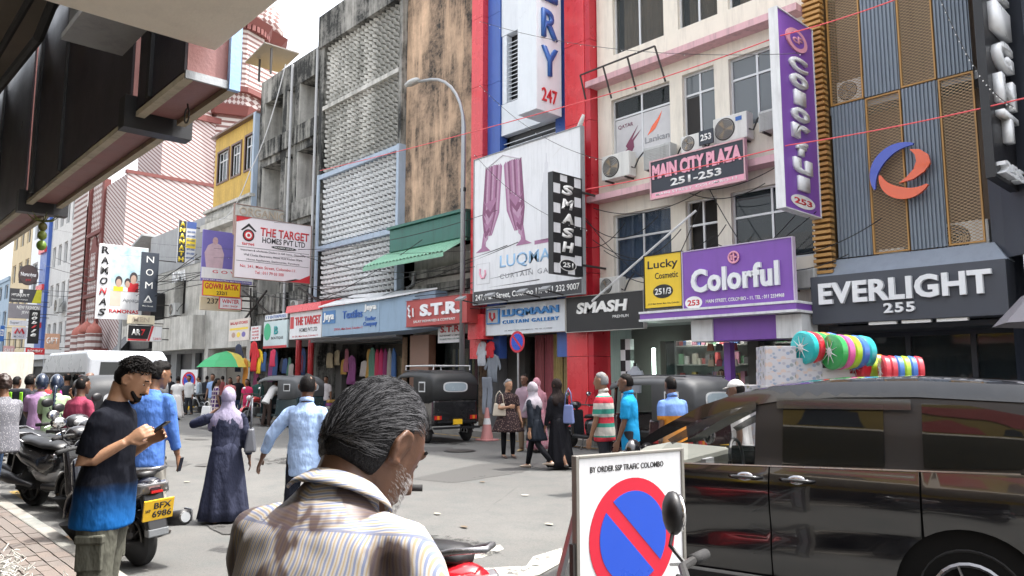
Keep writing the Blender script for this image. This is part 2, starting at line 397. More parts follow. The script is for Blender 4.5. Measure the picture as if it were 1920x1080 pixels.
def shell(parent, x0, x1, y0, y1, z0, z1, mat, name='side_walls'):
    """side, back and roof of a block whose street wall is built apart"""
    mb = MB(); mb.quad((x0, y0, z0), (x0, y1, z0), (x0, y1, z1), (x0, y0, z1)); mb.quad((x1, y0, z0), (x1, y0, z1), (x1, y1, z1), (x1, y1, z0))
    mb.quad((x0, y1, z0), (x1, y1, z0), (x1, y1, z1), (x0, y1, z1)); mb.quad((x0, y0, z1), (x1, y0, z1), (x1, y1, z1), (x0, y1, z1))
    return mb.build(name, mat, parent, fix=False)
def window(parent, x0, x1, z0, z1, y, cols=2, transom=.3, fr=None, gl=None, t=.05, back=None, panes=True):
    mb = MB(); fr = fr or ALU; gl = gl or GLASS
    mb.box(x0, x0+t, y, y+.06, z0, z1).box(x1-t, x1, y, y+.06, z0, z1).box(x0+t, x1-t, y, y+.06, z0, z0+t).box(x0+t, x1-t, y, y+.06, z1-t, z1)
    zt = z1-(z1-z0)*transom if transom else None
    if zt: mb.box(x0+t, x1-t, y+.003, y+.057, zt-t/2, zt+t/2)
    for i in range(1, cols):
        x = x0+(x1-x0)*i/cols; mb.box(x-t/2, x+t/2, y+.005, y+.055, z0+t, z1-t)
    f = mb.build('window', fr, parent)
    for i in range(cols):
        a, b = x0+(x1-x0)*i/cols, x0+(x1-x0)*(i+1)/cols
        for c, d in ([(z0, zt), (zt, z1)] if zt else [(z0, z1)]):
            if panes: MB().box(a+t*.6, b-t*.6, y+.03, y+.036, c+t*.6, d-t*.6).build('pane', gl, f)
    if back: MB().quad((x0, y+.16, z0), (x1, y+.16, z0), (x1, y+.16, z1), (x0, y+.16, z1)).build('blind', back, f)
    else: MB().quad((x0, y+.2, z0), (x1, y+.2, z0), (x1, y+.2, z1), (x0, y+.2, z1)).build('room', ROOM, f)
    return f
def curtain(parent, x0, x1, z0, z1, y, mat, folds=10, amp=.03, name='curtain'):
    n = folds*6; mb = MB(); base = []
    for j, z in enumerate((z0, (z0+z1)/2, z1)):
        for i in range(n+1):
            t = i/n; mb.v.append((x0+(x1-x0)*t, y+amp*sin(t*folds*2*pi+j*.3)*(1-.25*j)+.012*sin(t*31), z))
    for j in range(2):
        for i in range(n): a = j*(n+1)+i; mb.f.append((a, a+1, a+n+2, a+n+1)); mb.m.append(0)
    return mb.build(name, mat, parent, smooth=True)
def panel(poly, Wf, name, mat, par, thick=.02, nx=14, nz=10, side=1, bev=0, off=0, exact=False):
    """body panel: outline in (x, z) laid on the curved car side y = Wf(x, z)"""
    xs = [p[0] for p in poly]; zs = [p[1] for p in poly]; dx, dz = (max(xs)-min(xs))/nx, (max(zs)-min(zs))/nz; B = []
    for (a, c), (a2, c2) in zip(poly, poly[1:]+poly[:1]):
        k = max(1, int(max(abs(a2-a)/dx, abs(c2-c)/dz)))
        B += [Vector((a+(a2-a)*t/k, c+(c2-c)*t/k)) for t in range(k)]
    def inside(x, z):
        r = False
        for p, q in zip(B, B[1:]+B[:1]):
            if (p.y > z) != (q.y > z) and x < (q.x-p.x)*(z-p.y)/(q.y-p.y)+p.x: r = not r
        return r
    I = [Vector((min(xs)+dx*(i+.5), min(zs)+dz*(j+.5))) for i in range(nx) for j in range(nz)]
    I = [p for p in I if inside(p.x, p.y) and min((p-q).length_squared for q in B) > (.35*min(dx, dz))**2]
    vv, _, ff, *_r2 = delaunay_2d_cdt(B+I, [], [list(range(len(B)))], 1, 1e-6)
    bm = bmesh.new(); vs = [bm.verts.new((p.x, 0, p.y)) for p in vv]
    for f in ff:
        try: bm.faces.new([vs[k] for k in f])
        except ValueError: pass
    for q in bm.verts: q.co.y = side*(Wf(q.co.x, q.co.z)+off)
    bmesh.ops.recalc_face_normals(bm, faces=bm.faces)
    if sum(f.normal.y for f in bm.faces)*side < 0: bmesh.ops.reverse_faces(bm, faces=bm.faces)
    me = bpy.data.meshes.new(name); bm.to_mesh(me); bm.free(); me.polygons.foreach_set('use_smooth', [True]*len(me.polygons))
    o = link(name, me, mat, par); e = .012
    if exact:     # shade from the true curved surface, not from the triangulation
        nr = []
        for q in me.vertices:
            x, z = q.co.x, q.co.z; nr.append(Vector((-(Wf(x+e, z)-Wf(x-e, z))/(2*e), side, -(Wf(x, z+e)-Wf(x, z-e))/(2*e))).normalized())
        me.normals_split_custom_set_from_vertices(nr); thick = 0
    if thick: sm = o.modifiers.new('solid', 'SOLIDIFY'); sm.thickness = thick; sm.offset = -1
    return o
# ================================================================ BUILDINGS, right to left
CURB = M('blue curtain', (.16, .24, .40), .8, var=.3); CURBR = M('brown curtain', (.30, .24, .17), .8, var=.3); CURP = M('dusty curtain', (.42, .43, .45), .8, var=.2)
# ---- dark block at the right edge
b = thing('dark_building', 'dark navy clad building at the right edge beyond the perforated front', 'building', (0, 0, 0))
wall(b, -3.55, 6, 3.75, 16, 15.25, [], NAVY); shell(b, -3.55, 6, 15.25, 25, 0, 16, NAVY); wall(b, -3.55, 6, 0, 3.72, 16.9, [(-2.9, 1.5, .2, 3)], NAVY)
MB().prism([(-3.8, 15.36), (-3.56, 15.22), (-3.56, 15.9), (-3.8, 15.9)], 'z', 3.75, 15.9).build('return_panel', DGREY, b)
MB().prism([(-3.56, 15.2), (-2.95, 14.75), (-2.95, 15.24), (-3.56, 15.24)], 'z', 3.75, 15.8).build('side_panel', DGREY, b)
MB().box(-2.94, -1.5, 14.72, 15.24, 3.75, 15.8).build('front_panel', NAVY, b)
MB().box(-3.2, -2.2, 14.7, 14.78, 2.75, 3.7).build('white_panel', PLW, b)
# ---- perforated and corrugated front (255)
b = thing('corrugated_clad_building', 'shop building clad in slate corrugated and gold mesh panels with a swirl emblem', 'building')
cx = [-6.56, -5.86, -5.16, -4.5, -3.88]; EY = 15.36
def corr(x0, x1, z0, z1, y, par):
    n = 9; mb = MB(); p = (x1-x0)/n
    prof = []
    for i in range(n):
        a = x0+i*p; prof += [(a, 0), (a+p*.12, -.035), (a+p*.62, -.035), (a+p*.74, 0)]
    prof.append((x1, 0))
    for k in range(len(prof)-1):
        (a, d), (c, e) = prof[k], prof[k+1]; mb.quad((a, y+d, z0), (c, y+e, z0), (c, y+e, z1), (a, y+d, z1))
    return mb.build('corrugated_panel', SLATE, par, fix=False)
def Mmesh():
    m, n, bb = _new('expanded gold mesh'); bb.inputs['Base Color'].default_value = (.42, .30, .18, 1); bb.inputs['Metallic'].default_value = .3; bb.inputs['Roughness'].default_value = .5
    v = _coord(n); sx = n.nodes.new('ShaderNodeSeparateXYZ'); n.links.new(v, sx.inputs[0])
    a = _math(n, 'MULTIPLY', sx.outputs[0], 2*pi/.11); c = _math(n, 'MULTIPLY', sx.outputs[2], 2*pi/.062)
    f = _math(n, 'ADD', _math(n, 'COSINE', a), _math(n, 'COSINE', c)); f = _math(n, 'ABSOLUTE', f)
    n.links.new(_math(n, 'LESS_THAN', f, .50), bb.inputs['Alpha']); return m
EMESH = Mmesh(); BACKW = M('brown render behind mesh', (.20, .15, .11), .8, dirt=.4)
zr = [4.08, 7.33, 10.6, 13.9]
wall(b, -6.6, -3.8, 3.7, 14.2, 15.95, [], BACKW); shell(b, -6.9, -3.56, 15.95, 26, 0, 14.2, GREY)
for r in range(3):
    for c in range(4):
        x0, x1, z0, z1 = cx[c]+.012, cx[c+1]-.012, zr[r]+.012, zr[r+1]-.012
        if (r+c) % 2 == 0: corr(x0, x1, z0, z1, EY, b)
        else:
            t = .03; fr = MB().box(x0, x0+t, EY-.03, EY+.03, z0, z1).box(x1-t, x1, EY-.03, EY+.03, z0, z1).box(x0+t, x1-t, EY-.03, EY+.03, z0, z0+t).box(x0+t, x1-t, EY-.03, EY+.03, z1-t, z1).build('mesh_panel', GOLD, b)
            MB().quad((x0+t, EY, z0+t), (x1-t, EY, z0+t), (x1-t, EY, z1-t), (x0+t, EY, z1-t)).build('mesh', EMESH, fr)
    MB().box(-6.6, -3.8, 15.4, 15.94, zr[r]-.16, zr[r]+.0).build('ledge', GREY, b)
MB().hexa([(-6.9, 15.0, 3.7), (-3.5, 15.0, 3.7), (-3.5, 15.5, 3.7), (-6.9, 15.5, 3.7), (-6.9, 15.3, 4.06), (-3.75, 15.3, 4.06), (-3.75, 15.5, 4.06), (-6.9, 15.5, 4.06)]).build('sloped_sill', M('pale slate sheet', (.24, .28, .34), .5, dirt=.2), b)
MB().box(-6.94, -6.62, 15.16, 15.5, 3.7, 14.1).build('slat_backing', M('slat backing', (.20, .12, .05), .7), b)
SLM = MB().box(-.19, .19, -.1, .1, -.031, .031).mesh('slat'); SLM.materials.append(GOLD)
for i in range(86): link('slat', SLM, None, b, loc=(-6.74+random.uniform(-.008, .008), 15.12, 3.8+i*.119), rot=(0, random.uniform(-.01, .01), 0))
MB().box(-6.95, -3.5, 14.86, 15.4, 2.72, 3.69).build('fascia', DGREY, b, bevel=.01)
for x in (-5.6, -4.4, -5.0): MB().box(x-.25, x+.25, 14.9, 15.0, 2.66, 2.715).build('downlight', LETW, b)
wall(b, -6.9, -3.5, 0, 2.75, 16.6, [(-6.5, -5.8, .1, 2.5), (-5.7, -4.6, .1, 2.5), (-4.5, -3.8, .1, 2.5)], NAVY)
MB().box(-6.9, -3.5, 15.5, 19, 2.6, 2.7).build('soffit', DGREY, b); MB().box(-6.9, -3.5, 18.9, 19, 0, 2.6).build('back_room', ROOM, b)
for x0, x1 in ((-6.5, -5.8), (-5.7, -4.6), (-4.5, -3.8)): MB().box(x0, x1, 16.66, 16.68, .1, 2.5).build('shop_glass', GLASS, b)
for i, c in enumerate([(.4, .42, .4), (.07, .08, .1), (.5, .48, .4), (.12, .14, .2), (.3, .3, .33)]):
    MB().rings([(-5.6+i*.24, 17.2, .9, .1, .06), (-5.6+i*.24, 17.2, 1.5, .13, .07), (-5.6+i*.24, 17.2, 2.1, .08, .05)], 10).build('hanging_garment', M('garment %d' % i, c, .8), b, smooth=True)
# swirl emblem, three crescents standing off the panels
def crescent(cxx, czz, R, r, a0, a1, off, fat):
    P = []; n = 26
    for i in range(n+1):
        t = i/n; a = rad(a0+(a1-a0)*t); P.append((cxx+R*cos(a), czz+R*sin(a)))
    for i in range(n+1):
        t = 1-i/n; a = rad(a0+(a1-a0)*t); k = R-fat*sin(pi*min(1, max(0, t*.93+.035)))**.8; P.append((cxx+k*cos(a), czz+k*sin(a)))
    return P
lg = thing('swirl_emblem', 'blue and orange swirl emblem standing on the corrugated front', 'emblem', (-5.21, 15.2, 5.62))
OR = M('gloss orange', (.80, .10, .012), .2, var=.04, bump=0, coat=.6); BLG = M('gloss blue', (.03, .07, .50), .2, var=.04, bump=0, coat=.6)
lg.scale = (.9, 1, .9)
MB().prism(crescent(.02, 0, .64, 0, 62, 208, 0, .23), 'y', -.06, 0).build('blue_arc', BLG, lg)
MB().prism(crescent(.12, -.08, .54, 0, 172, 325, 0, .26), 'y', -.09, -.02).build('orange_arc', OR, lg)
MB().prism([(.24, .44), (.44, .40), (.60, .25), (.63, .06), (.50, -.1), (.28, -.22), (-.02, -.26), (.16, -.14), (.30, .0), (.36, .16), (.34, .30)], 'y', -.09, -.02).build('orange_wing', OR, lg)
# ---- cream building (251-253)
b = thing('cream_building', 'cream tiled building with pink ledges and aluminium windows over the shops', 'building')
W2 = [(-12.37, -10.56, 4.14, 5.89), (-10.13, -9.26, 4.2, 5.89), (-8.9, -6.98, 4.2, 5.89)]
W3 = [(-12.38, -10.5, 7.29, 9.06), (-10.13, -9.23, 7.3, 9.08), (-8.84, -7.5, 7.36, 9.08), (-7.3, -6.95, 7.36, 9.06)]
W4 = [(-12.28, -10.63, 10.3, 11.95), (-10.2, -9.08, 10.3, 11.95), (-8.8, -7.1, 10.3, 11.95)]
wall(b, -12.85, -6.9, 3.2, 13.6, FY, W2+W3+W4, CREAM); shell(b, -12.85, -6.9, FY, 26, 3.2, 13.6, CREAM)
for i, z in enumerate((6.28, 9.48, 12.7)): MB().box(-12.95, -6.95, 14.8, FY-.003, z, z+.16).build('ledge', PINKP, b)
gw = Mglass('hazy window glass', (.16, .18, .19), .9, .08)
for i, q in enumerate(W2):
    f = window(b, *q, FY+.1, 2, .36, back=None, gl=GLASSC if i == 0 else GLASS, panes=i != 1)
    if i == 0: curtain(f, q[0], q[1], q[2], q[3], FY+.24, CURB, 12)
    if i == 2: MB().quad((q[0]+.2, FY+.22, q[2]), (q[1], FY+.22, q[2]), (q[1], FY+.22, q[2]+1), (q[0]+.2, FY+.22, q[2]+1)).build('cardboard', M('cardboard', (.36, .30, .22), .8), f)
for i, q in enumerate(W3):
    f = window(b, *q, FY+.1, 1 if i == 3 else 2, .3, gl=GLASSC if i == 0 else gw)
    if i == 0: MB().quad((q[0]+.06, FY+.118, q[2]+.05), (q[1]-.06, FY+.118, q[2]+.05), (q[1]-.06, FY+.118, q[2]+1.2), (q[0]+.06, FY+.118, q[2]+1.2)).build('window_film', M('pale window film', (.56, .56, .57), .4), f)
    if i == 1: MB().box(q[0]+.05, q[0]+.42, FY+.125, FY+.15, q[2]+.05, q[3]-.6).build('open_sash', ROOM, f)
for i, q in enumerate(W4):
    f = window(b, *q, FY+.1, 2, 0, gl=GLASSC); curtain(f, q[0]+.2, q[1], q[2], q[3], FY+.24, CURBR, 14)
wall(b, -12.85, -6.9, 0, 3.2, 16.5, [(-11.9, -9.35, .3, 2.6), (-9.05, -7.0, .3, 2.5)], M('shop wall', (.12, .115, .11), .7))
MB().box(-12.85, -6.9, 15.3, 19.5, 3.0, 3.19).build('soffit', GREY, b)
MB().box(-12.85, -6.9, 19.4, 19.5, 0, 3).build('back_room', M('shop back wall', (.20, .20, .19), .8), b); MB().box(-12.8, -6.9, 16.5, 19.4, .02, .16).build('shop_floor', M('shop floor', (.3, .29, .28), .4), b)
# ---- red, white and blue curtain shop (247)
b = thing('red_blue_building', 'narrow building clad in red, blue and white panels behind the curtain billboard', 'building')
def panel_stack(name, x0, x1, y0, y1, zs, mat):
    for i in range(len(zs)-1): MB().box(x0+.004, x1-.004, y0, y1, zs[i]+.006, zs[i+1]-.006).build(name, mat, b)
zz = [0, 2.2, 4.4, 6.6, 8.6, 10.9, 13.2, 15.6, 18]
panel_stack('red_panel', -17.9, -17.34, 14.9, 15.4, zz[1:], RED); panel_stack('red_panel', -13.8, -13.06, 14.9, 15.6, zz[0:], RED); panel_stack('red_panel', -13.06, -12.87, 14.92, 15.62, zz, M('deep red cladding', (.50, .02, .035), .32, var=.1, bump=.02))
panel_stack('blue_panel', -17.33, -16.74, 15.1, 15.4, zz[1:], BLUE); panel_stack('blue_panel', -14.36, -13.82, 15.1, 15.4, zz[1:], BLUE)
for z0, z1 in ((9.1, 10.1), (12.35, 13.6), (15.8, 18)): MB().box(-16.73, -14.38, 15.15, 15.4, z0, z1).build('white_panel', PANELW, b)
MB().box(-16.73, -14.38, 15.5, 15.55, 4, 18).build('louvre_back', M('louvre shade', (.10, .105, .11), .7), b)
LV = MB().hexa([(-1.17, -.07, -.045), (1.17, -.07, -.045), (1.17, .06, .02), (-1.17, .06, .02), (-1.17, -.07, -.025), (1.17, -.07, -.025), (1.17, .06, .04), (-1.17, .06, .04)]).mesh('slat'); LV.materials.append(PANELW)
for z0, z1 in ((8.0, 9.05), (10.15, 12.3), (13.65, 15.75)):
    for k in range(int((z1-z0)/.135)): link('slat', LV, None, b, loc=(-15.555, 15.32, z0+.07+k*.135))
for x in (-16.6, -14.5): MB().box(x-.1, x+.1, 15.16, 15.38, 10.12, 12.33).build('jamb', PANELW, b)
shell(b, -17.9, -12.86, 15.6, 26, 0, 18, GREY)
wall(b, -17.8, -13.1, 0, 3.2, 16.4, [(-17.0, -13.7, .2, 2.9)], M('shop wall', (.12, .115, .11), .7)); MB().box(-17.8, -13.1, 15.2, 18, 2.95, 3.15).build('soffit', GREY, b); MB().box(-17.8, -13.1, 17.9, 18, 0, 3).build('back_room', ROOM, b)
for x in (-13.72, -13.55, -13.4): MB().cyl((x, 15.6, .12), (x, 15.6, 2.9), .07).build('blue_pipe', BLUE, b, smooth=True)
cc = [(.32, .09, .10), (.36, .1, .12), (.42, .34, .14), (.45, .38, .2), (.5, .46, .34), (.5, .5, .46), (.22, .2, .1)]
for i in range(7): curtain(b, -16.1+i*.38, -15.7+i*.38, .3, 2.9, 15.95+.04*(i % 2), M('display curtain %d' % i, cc[i], .8, var=.3, vs=8), 4, .05, 'display_curtain')
# ---- stained beige front over the green awning
b = thing('beige_building', 'tall rain stained beige rendered front above a green awning', 'building')
wall(b, -22.1, -17.92, 6.5, 19, 15.28, [], BEIGE); shell(b, -22.1, -17.92, 15.28, 26, 0, 19, BEIGE)
GRN = M('green sheet', (.03, .14, .11), .45, dirt=.4); GRN2 = M('pale green corrugated', (.22, .46, .32), .5, dirt=.25)
MB().box(-22.25, -17.95, 14.75, 15.27, 6.05, 6.85).build('green_fascia', GRN, b, bevel=.02); MB().box(-22.3, -17.95, 14.65, 15.25, 6.86, 6.95).build('coping', GRN, b)
mb = MB(); n = 23
for i in range(n):
    x0, x1 = -22.6+i*4.6/n, -22.6+(i+1)*4.6/n; q = [(x0, 0), (x0+(x1-x0)*.3, .07), (x0+(x1-x0)*.7, .07), (x1, 0)]
    for (a, e), (c, f) in zip(q, q[1:]): mb.quad((a, 13.9, 5.45+e), (c, 13.9, 5.45+f), (c, 14.85, 6.0+f), (a, 14.85, 6.0+e))
    mb.quad((x0, 13.9, 5.33), (x1, 13.9, 5.33), (x1, 13.9, 5.45), (x0+(x1-x0)*.5, 13.9, 5.485), (x0, 13.9, 5.45))
mb.build('corrugated_awning', GRN2, b, fix=False)
wall(b, -22.1, -17.92, 0, 6.06, 15.75, [(-21.6, -18.1, .2, 3.1)], OLDW)
for z in (4.0, 4.55, 5.1): MB().box(-22, -18, 15.45, 15.74, z, z+.3).build('concrete_ledge', CONC, b)
MB().tube([(-21.6, 15.4, 5.3), (-21.6, 15.35, 4.9), (-21.9, 15.35, 4.8), (-21.9, 15.35, 3.6)], .07).build('drain_pipe', GREY, b)
MB().box(-21.6, -18.1, 17.4, 17.5, 0, 3.1).build('back_room', ROOM, b); MB().box(-20.4, -18.3, 15.86, 15.88, .3, 2.9).build('shop_glass', GLASSC, b)
MB().box(-21.8, -20.7, 15.4, 15.7, .12, 3.1).build('brown_pillar', M('brown tile', (.25, .13, .09), .4), b)
for i in range(14): MB().cyl((-20.3+i*.15, 16.2, 1.4), (-20.3+i*.15, 16.2, 2.6), .055).build('fabric_roll', M('roll %d' % (i % 5), [(.5, .45, .35), (.1, .12, .2), (.4, .38, .2), (.3, .1, .12), (.55, .55, .5)][i % 5], .8), b)
# ---- white precast screen building
b = thing('screen_building', 'building faced with a tall white precast concrete screen of folded blocks', 'building')
SX0, SX1 = -27.95, -22.3
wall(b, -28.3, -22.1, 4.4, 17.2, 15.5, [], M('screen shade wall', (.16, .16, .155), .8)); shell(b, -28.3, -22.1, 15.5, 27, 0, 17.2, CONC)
MB().box(-28.3, SX0-.02, 15.05, 15.5, 4.4, 17.0).build('end_pier', CONC, b); MB().box(SX1+.02, -22.1, 15.05, 15.5, 4.4, 17.0).build('end_pier', CONC, b)
MB().box(-28.35, -22.05, 14.95, 15.5, 15.75, 17.2).build('parapet', CONC, b)
FRB = M('pale blue rail', (.36, .44, .54), .5, dirt=.3)
bands = [(4.75, 6.80), (7.05, 9.86), (10.12, 12.86), (13.1, 15.7)]
for z in (6.80, 9.86): MB().box(SX0-.05, SX1+.05, 15.0, 15.3, z+.03, z+.22).build('rail', FRB, b)
MB().box(SX0, SX1, 15.02, 15.3, 12.89, 13.06).build('rail', GRILLE, b)
for x in (SX0-.2, SX1+.05): MB().box(x, x+.16, 14.98, 15.3, 4.5, 10.1).build('post', FRB, b)
# folded block: an inverted V hood over an open notch, the notch leaving a dark gap
def blockmesh(mat, s=1):
    wdt, h = .30, .36; mb = MB()
    mb.hexa([(-wdt/2, 0, -.02), (0, -.20, .02), (0, 0, .02), (-wdt/2, .1, -.02), (-wdt/2, 0, .17), (0, -.20, .2), (0, 0, .2), (-wdt/2, .1, .17)])
    mb.hexa([(0, -.20, .02), (wdt/2, 0, -.02), (wdt/2, .1, -.02), (0, 0, .02), (0, -.20, .2), (wdt/2, 0, .17), (wdt/2, .1, .17), (0, 0, .2)])
    mb.box(-wdt/2, -wdt/2+.05, -.02, .12, -.16, .02)
    me = mb.mesh('block'); me.materials.append(mat); return me
BM1, BM2 = blockmesh(GRILLE), blockmesh(GRILLEW)
cand = []
for k, (z0, z1) in enumerate(bands):
    rows = round((z1-z0)/.215); dz = (z1-z0)/rows; cols = round((SX1-SX0)/.305); dx = (SX1-SX0)/cols
    for r in range(rows):
        off = (r % 2)*.5
        for c in range(cols):
            x = SX0+dx*(c+.5+off*.5-.12); cand.append((x, z0+dz*(r+.45), BM2 if k < 2 else BM1, dx/.305, dz/.33))
cand.sort(key=lambda q: (-q[0], q[1]))
rest = [MB(), MB()]
for i, (x, z, me, sx, sz) in enumerate(cand):
    if i < 300: o = link('block', me, None, b, loc=(x, 15.3+random.uniform(-.006, .006), z), rot=(0, random.uniform(-.015, .015), 0)); o.scale = (sx, 1, sz)
    else:
        mb = rest[0 if me is BM1 else 1]; k = len(mb.v); mb.v += [(x+q.co.x*sx, 15.3+q.co.y, z+q.co.z*sz) for q in me.vertices]
        for p in me.polygons: mb.f.append(tuple(k+t for t in p.vertices)); mb.m.append(0)
for mb, mt in zip(rest, (GRILLE, GRILLEW)):
    if mb.v: tag(mb.build('block_field', mt, b, fix=False), kind='stuff')
wall(b, -28.3, -22.1, 0, 4.5, 16.2, [(-27.8, -22.6, .2, 3)], M('shop wall', (.12, .115, .11), .7)); MB().box(-28.3, -22.1, 18.4, 18.5, 0, 3.1).build('back_room', M('shop back', (.2, .18, .15), .8), b); MB().box(-28.3, -22.1, 15, 18.4, 3.05, 3.3).build('soffit', GREY, b)
for i, c in enumerate([(.45, .03, .08), (.42, .02, .1), (.2, .02, .1), (.3, .28, .25), (.05, .12, .3)]):
    x = -24.2+i*.28; MB().rings([(x, 15.6, 1.2, .16, .05, .1, 5), (x, 15.6, 1.9, .15, .06, .08, 5), (x, 15.6, 2.5, .13, .05), (x, 15.6, 2.7, .03, .03)], 16).build('hanging_garment', M('hung cloth %d' % i, c, .8, vs=6), b, smooth=True)
# ---- weathered concrete frame with deep balconies
b = thing('weathered_concrete_building', 'black stained concrete building with deep open balconies', 'building')
bx = [-34.3, -31.9, -30.7, -28.45]
zs_ = [(5.3, 8.3), (9.3, 11.7), (12.8, 14.9)]
hs_ = [(bx[i]+.22, bx[i+1]-.18, z0, z1) for z0, z1 in zs_ for i in range(3)]
wall(b, -34.5, -28.35, 3.6, 16.1, FY, hs_, CONC, 1.3); shell(b, -34.5, -28.35, FY, 27, 0, 16.1, CONC)
PIL = M('lilac paint', (.55, .42, .52), .7, dirt=.4)
for i, (a, c, z0, z1) in enumerate(hs_):
    MB().box(a, c, FY+1.25, FY+1.3, z0, z1).build('back_wall', PIL if i == 5 else (OLDW if i % 2 else ROOM), b)
    window(b, a+.25+(c-a)*.25, c-.1, z0+.4, z1-.3, FY+1.15, 2, .3, fr=M('brown frame', (.14, .08, .06), .5))
    MB().box(a+.004, a+.05, FY+.02, FY+1.2, z0+.005, z1-.005).build('reveal', OLDW, b)
    MB().box(a-.12, c+.1, FY-.12, FY-.004, z0-.75, z0+.06).build('balcony_front', CONC, b)
for x in (-30.9, -28.55): MB().cyl((x, FY-.16, 3.6), (x, FY-.16, 15.9), .06).build('drain_pipe', M('grey pipe', (.45, .46, .47), .5), b)
for x, zt in ((-34.4, 17.25), (-33.1, 17.4)): MB().bar((x, 15.0, 16.1), (x, 15.0, zt), .08).build('roof_post', DSTEEL, b)
MB().hexa([(-35.2, 14.6, 17.2), (-33.0, 14.6, 17.5), (-33.0, 16.4, 17.5), (-35.2, 16.4, 17.2), (-35.2, 14.6, 17.26), (-33.0, 14.6, 17.56), (-33.0, 16.4, 17.56), (-35.2, 16.4, 17.26)]).build('roof_sheet', M('roof sheet', (.20, .18, .16), .7), b)
wall(b, -34.5, -28.35, 0, 3.6, 16.1, [(-34, -28.8, .2, 3)], M('shop wall', (.12, .115, .11), .7)); MB().box(-34.5, -28.35, 18, 18.1, 0, 3).build('back_room', M('shop back', (.2, .18, .15), .8), b)
for x in (-29.9, -28.8): MB().cyl((x, 15.3, .12), (x, 15.3, 1.4), .13).build('column_base', WHITE, b, smooth=True); MB().cyl((x, 15.3, 1.4), (x, 15.3, 3.5), .125).build('red_column', RED, b, smooth=True)
# ---- ochre building over an old balustraded front
b = thing('ochre_building', 'mustard yellow rendered upper floor with three barred white windows', 'building')
WY = [(-39.7, -38.3, 12.0, 13.65), (-37.85, -36.75, 12.0, 13.65), (-36.2, -34.85, 12.0, 13.75)]
wall(b, -40.2, -34.55, 10.6, 14.55, FY+.05, WY, OCHRE); shell(b, -40.2, -34.55, FY+.05, 27, 0, 14.55, OCHRE)
BRF = M('brown frame', (.14, .08, .06), .5)
for q in WY:
    f = window(b, *q, FY+.12, 3, .3, fr=WHITE, gl=GLASS, t=.06)
    MB().box(q[0]-.1, q[0], FY, FY+.2, q[2]-.1, q[3]+.1).box(q[1], q[1]+.1, FY, FY+.2, q[2]-.1, q[3]+.1).box(q[0], q[1], FY, FY+.2, q[3], q[3]+.1).box(q[0], q[1], FY, FY+.2, q[2]-.1, q[2]).build('surround', BRF, b)
MB().box(-34.75, -34.53, 14.95, 15.2, 9.2, 14.6).build('white_pier', FRB, b); MB().box(-40.3, -34.5, 15.0, 15.4, 14.56, 14.66).build('coping', BRF, b)
wall(b, -40.3, -34.55, 0, 9.6, FY, [(-39.6, -38.2, 5.5, 8.6), (-37.9, -36.6, 5.5, 8.6), (-36.3, -35, 5.5, 8.6), (-39.8, -35, .2, 3.1)], OLDW, 1.0)
MB().box(-40.4, -34.5, 14.7, 15.19, 9.35, 9.7).build('cornice', OLDW, b); MB().box(-40.4, -34.5, 14.8, 15.1, 10.35, 10.5).build('top_rail', OLDW, b)
for i in range(26): MB().rings([(-40.2+i*.22, 14.95, 9.72, .07, .07), (-40.2+i*.22, 14.95, 9.95, .09, .09), (-40.2+i*.22, 14.95, 10.34, .05, .05)], 8).build('baluster', OLDW, b, smooth=True)
MB().box(-40, -34.6, 16.2, 16.3, 0, 9).build('back_wall', M('shop back', (.2, .18, .15), .8), b)
# ---- corrugated upper box and shops left of it
b = thing('corrugated_box_building', 'low shop block with grey corrugated upper storey and long white parapet', 'building')
CG = M('corrugated grey', (.36, .37, .38), .55, dirt=.35)
mb = MB()
for i in range(60):
    a = -50+i*9.5/60; mb.quad((a, FY, 7.9), (a+.08, FY-.05, 7.9), (a+.08, FY-.05, 10.4), (a, FY, 10.4)); mb.quad((a+.08, FY-.05, 7.9), (a+.158, FY, 7.9), (a+.158, FY, 10.4), (a+.08, FY-.05, 10.4))
mb.build('corrugated_wall', CG, b, fix=False); shell(b, -50, -40.5, FY, 27, 0, 10.4, CG)
MB().hexa([(-56, 14.6, 9.0), (-49.9, 14.6, 10.5), (-49.9, 20, 10.5), (-56, 20, 9.0), (-56, 14.6, 9.15), (-49.9, 14.6, 10.65), (-49.9, 20, 10.65), (-56, 20, 9.15)]).build('lean_to_roof', CG, b)
wall(b, -55.7, -40.4, 3.3, 7.9, FY, [(-55, -53, 5, 7.2), (-51.6, -49.5, 5, 7.2), (-45.3, -43.5, 5.2, 7.3)], OLDW, .5); wall(b, -55.7, -49.9, 7.9, 9.2, FY, [(-54, -52, 8.0, 9.0)], OLDW)
MB().box(-55.6, -40.5, 15.75, 15.8, 3.3, 7.9).build('back_wall', ROOM, b); MB().box(-46.5, -40.2, 14.5, 15.19, 3.1, 4.9).build('white_parapet', OLDW, b)
wall(b, -55.7, -40.3, 0, 3.3, 16.1, [(-55, -52, .1, 3), (-51, -48, .1, 3), (-47, -44.5, .1, 3), (-44, -41, .1, 3)], GREY); MB().box(-55.6, -40.5, 16.4, 16.45, 0, 3.1).build('shutter_row', SHUTTER, b)
MB().box(-50.5, -46.8, 14.4, 15.15, 3.3, 6.6).build('black_shop_box', BLACK, b); MB().hexa([(-52.4, 13.6, 2.9), (-50.6, 13.6, 2.9), (-50.6, 15, 2.9), (-52.4, 15, 2.9), (-52.4, 14.6, 4.2), (-50.6, 14.6, 4.2), (-50.6, 15, 4.2), (-52.4, 15, 4.2)]).build('black_canopy', BLACK, b)
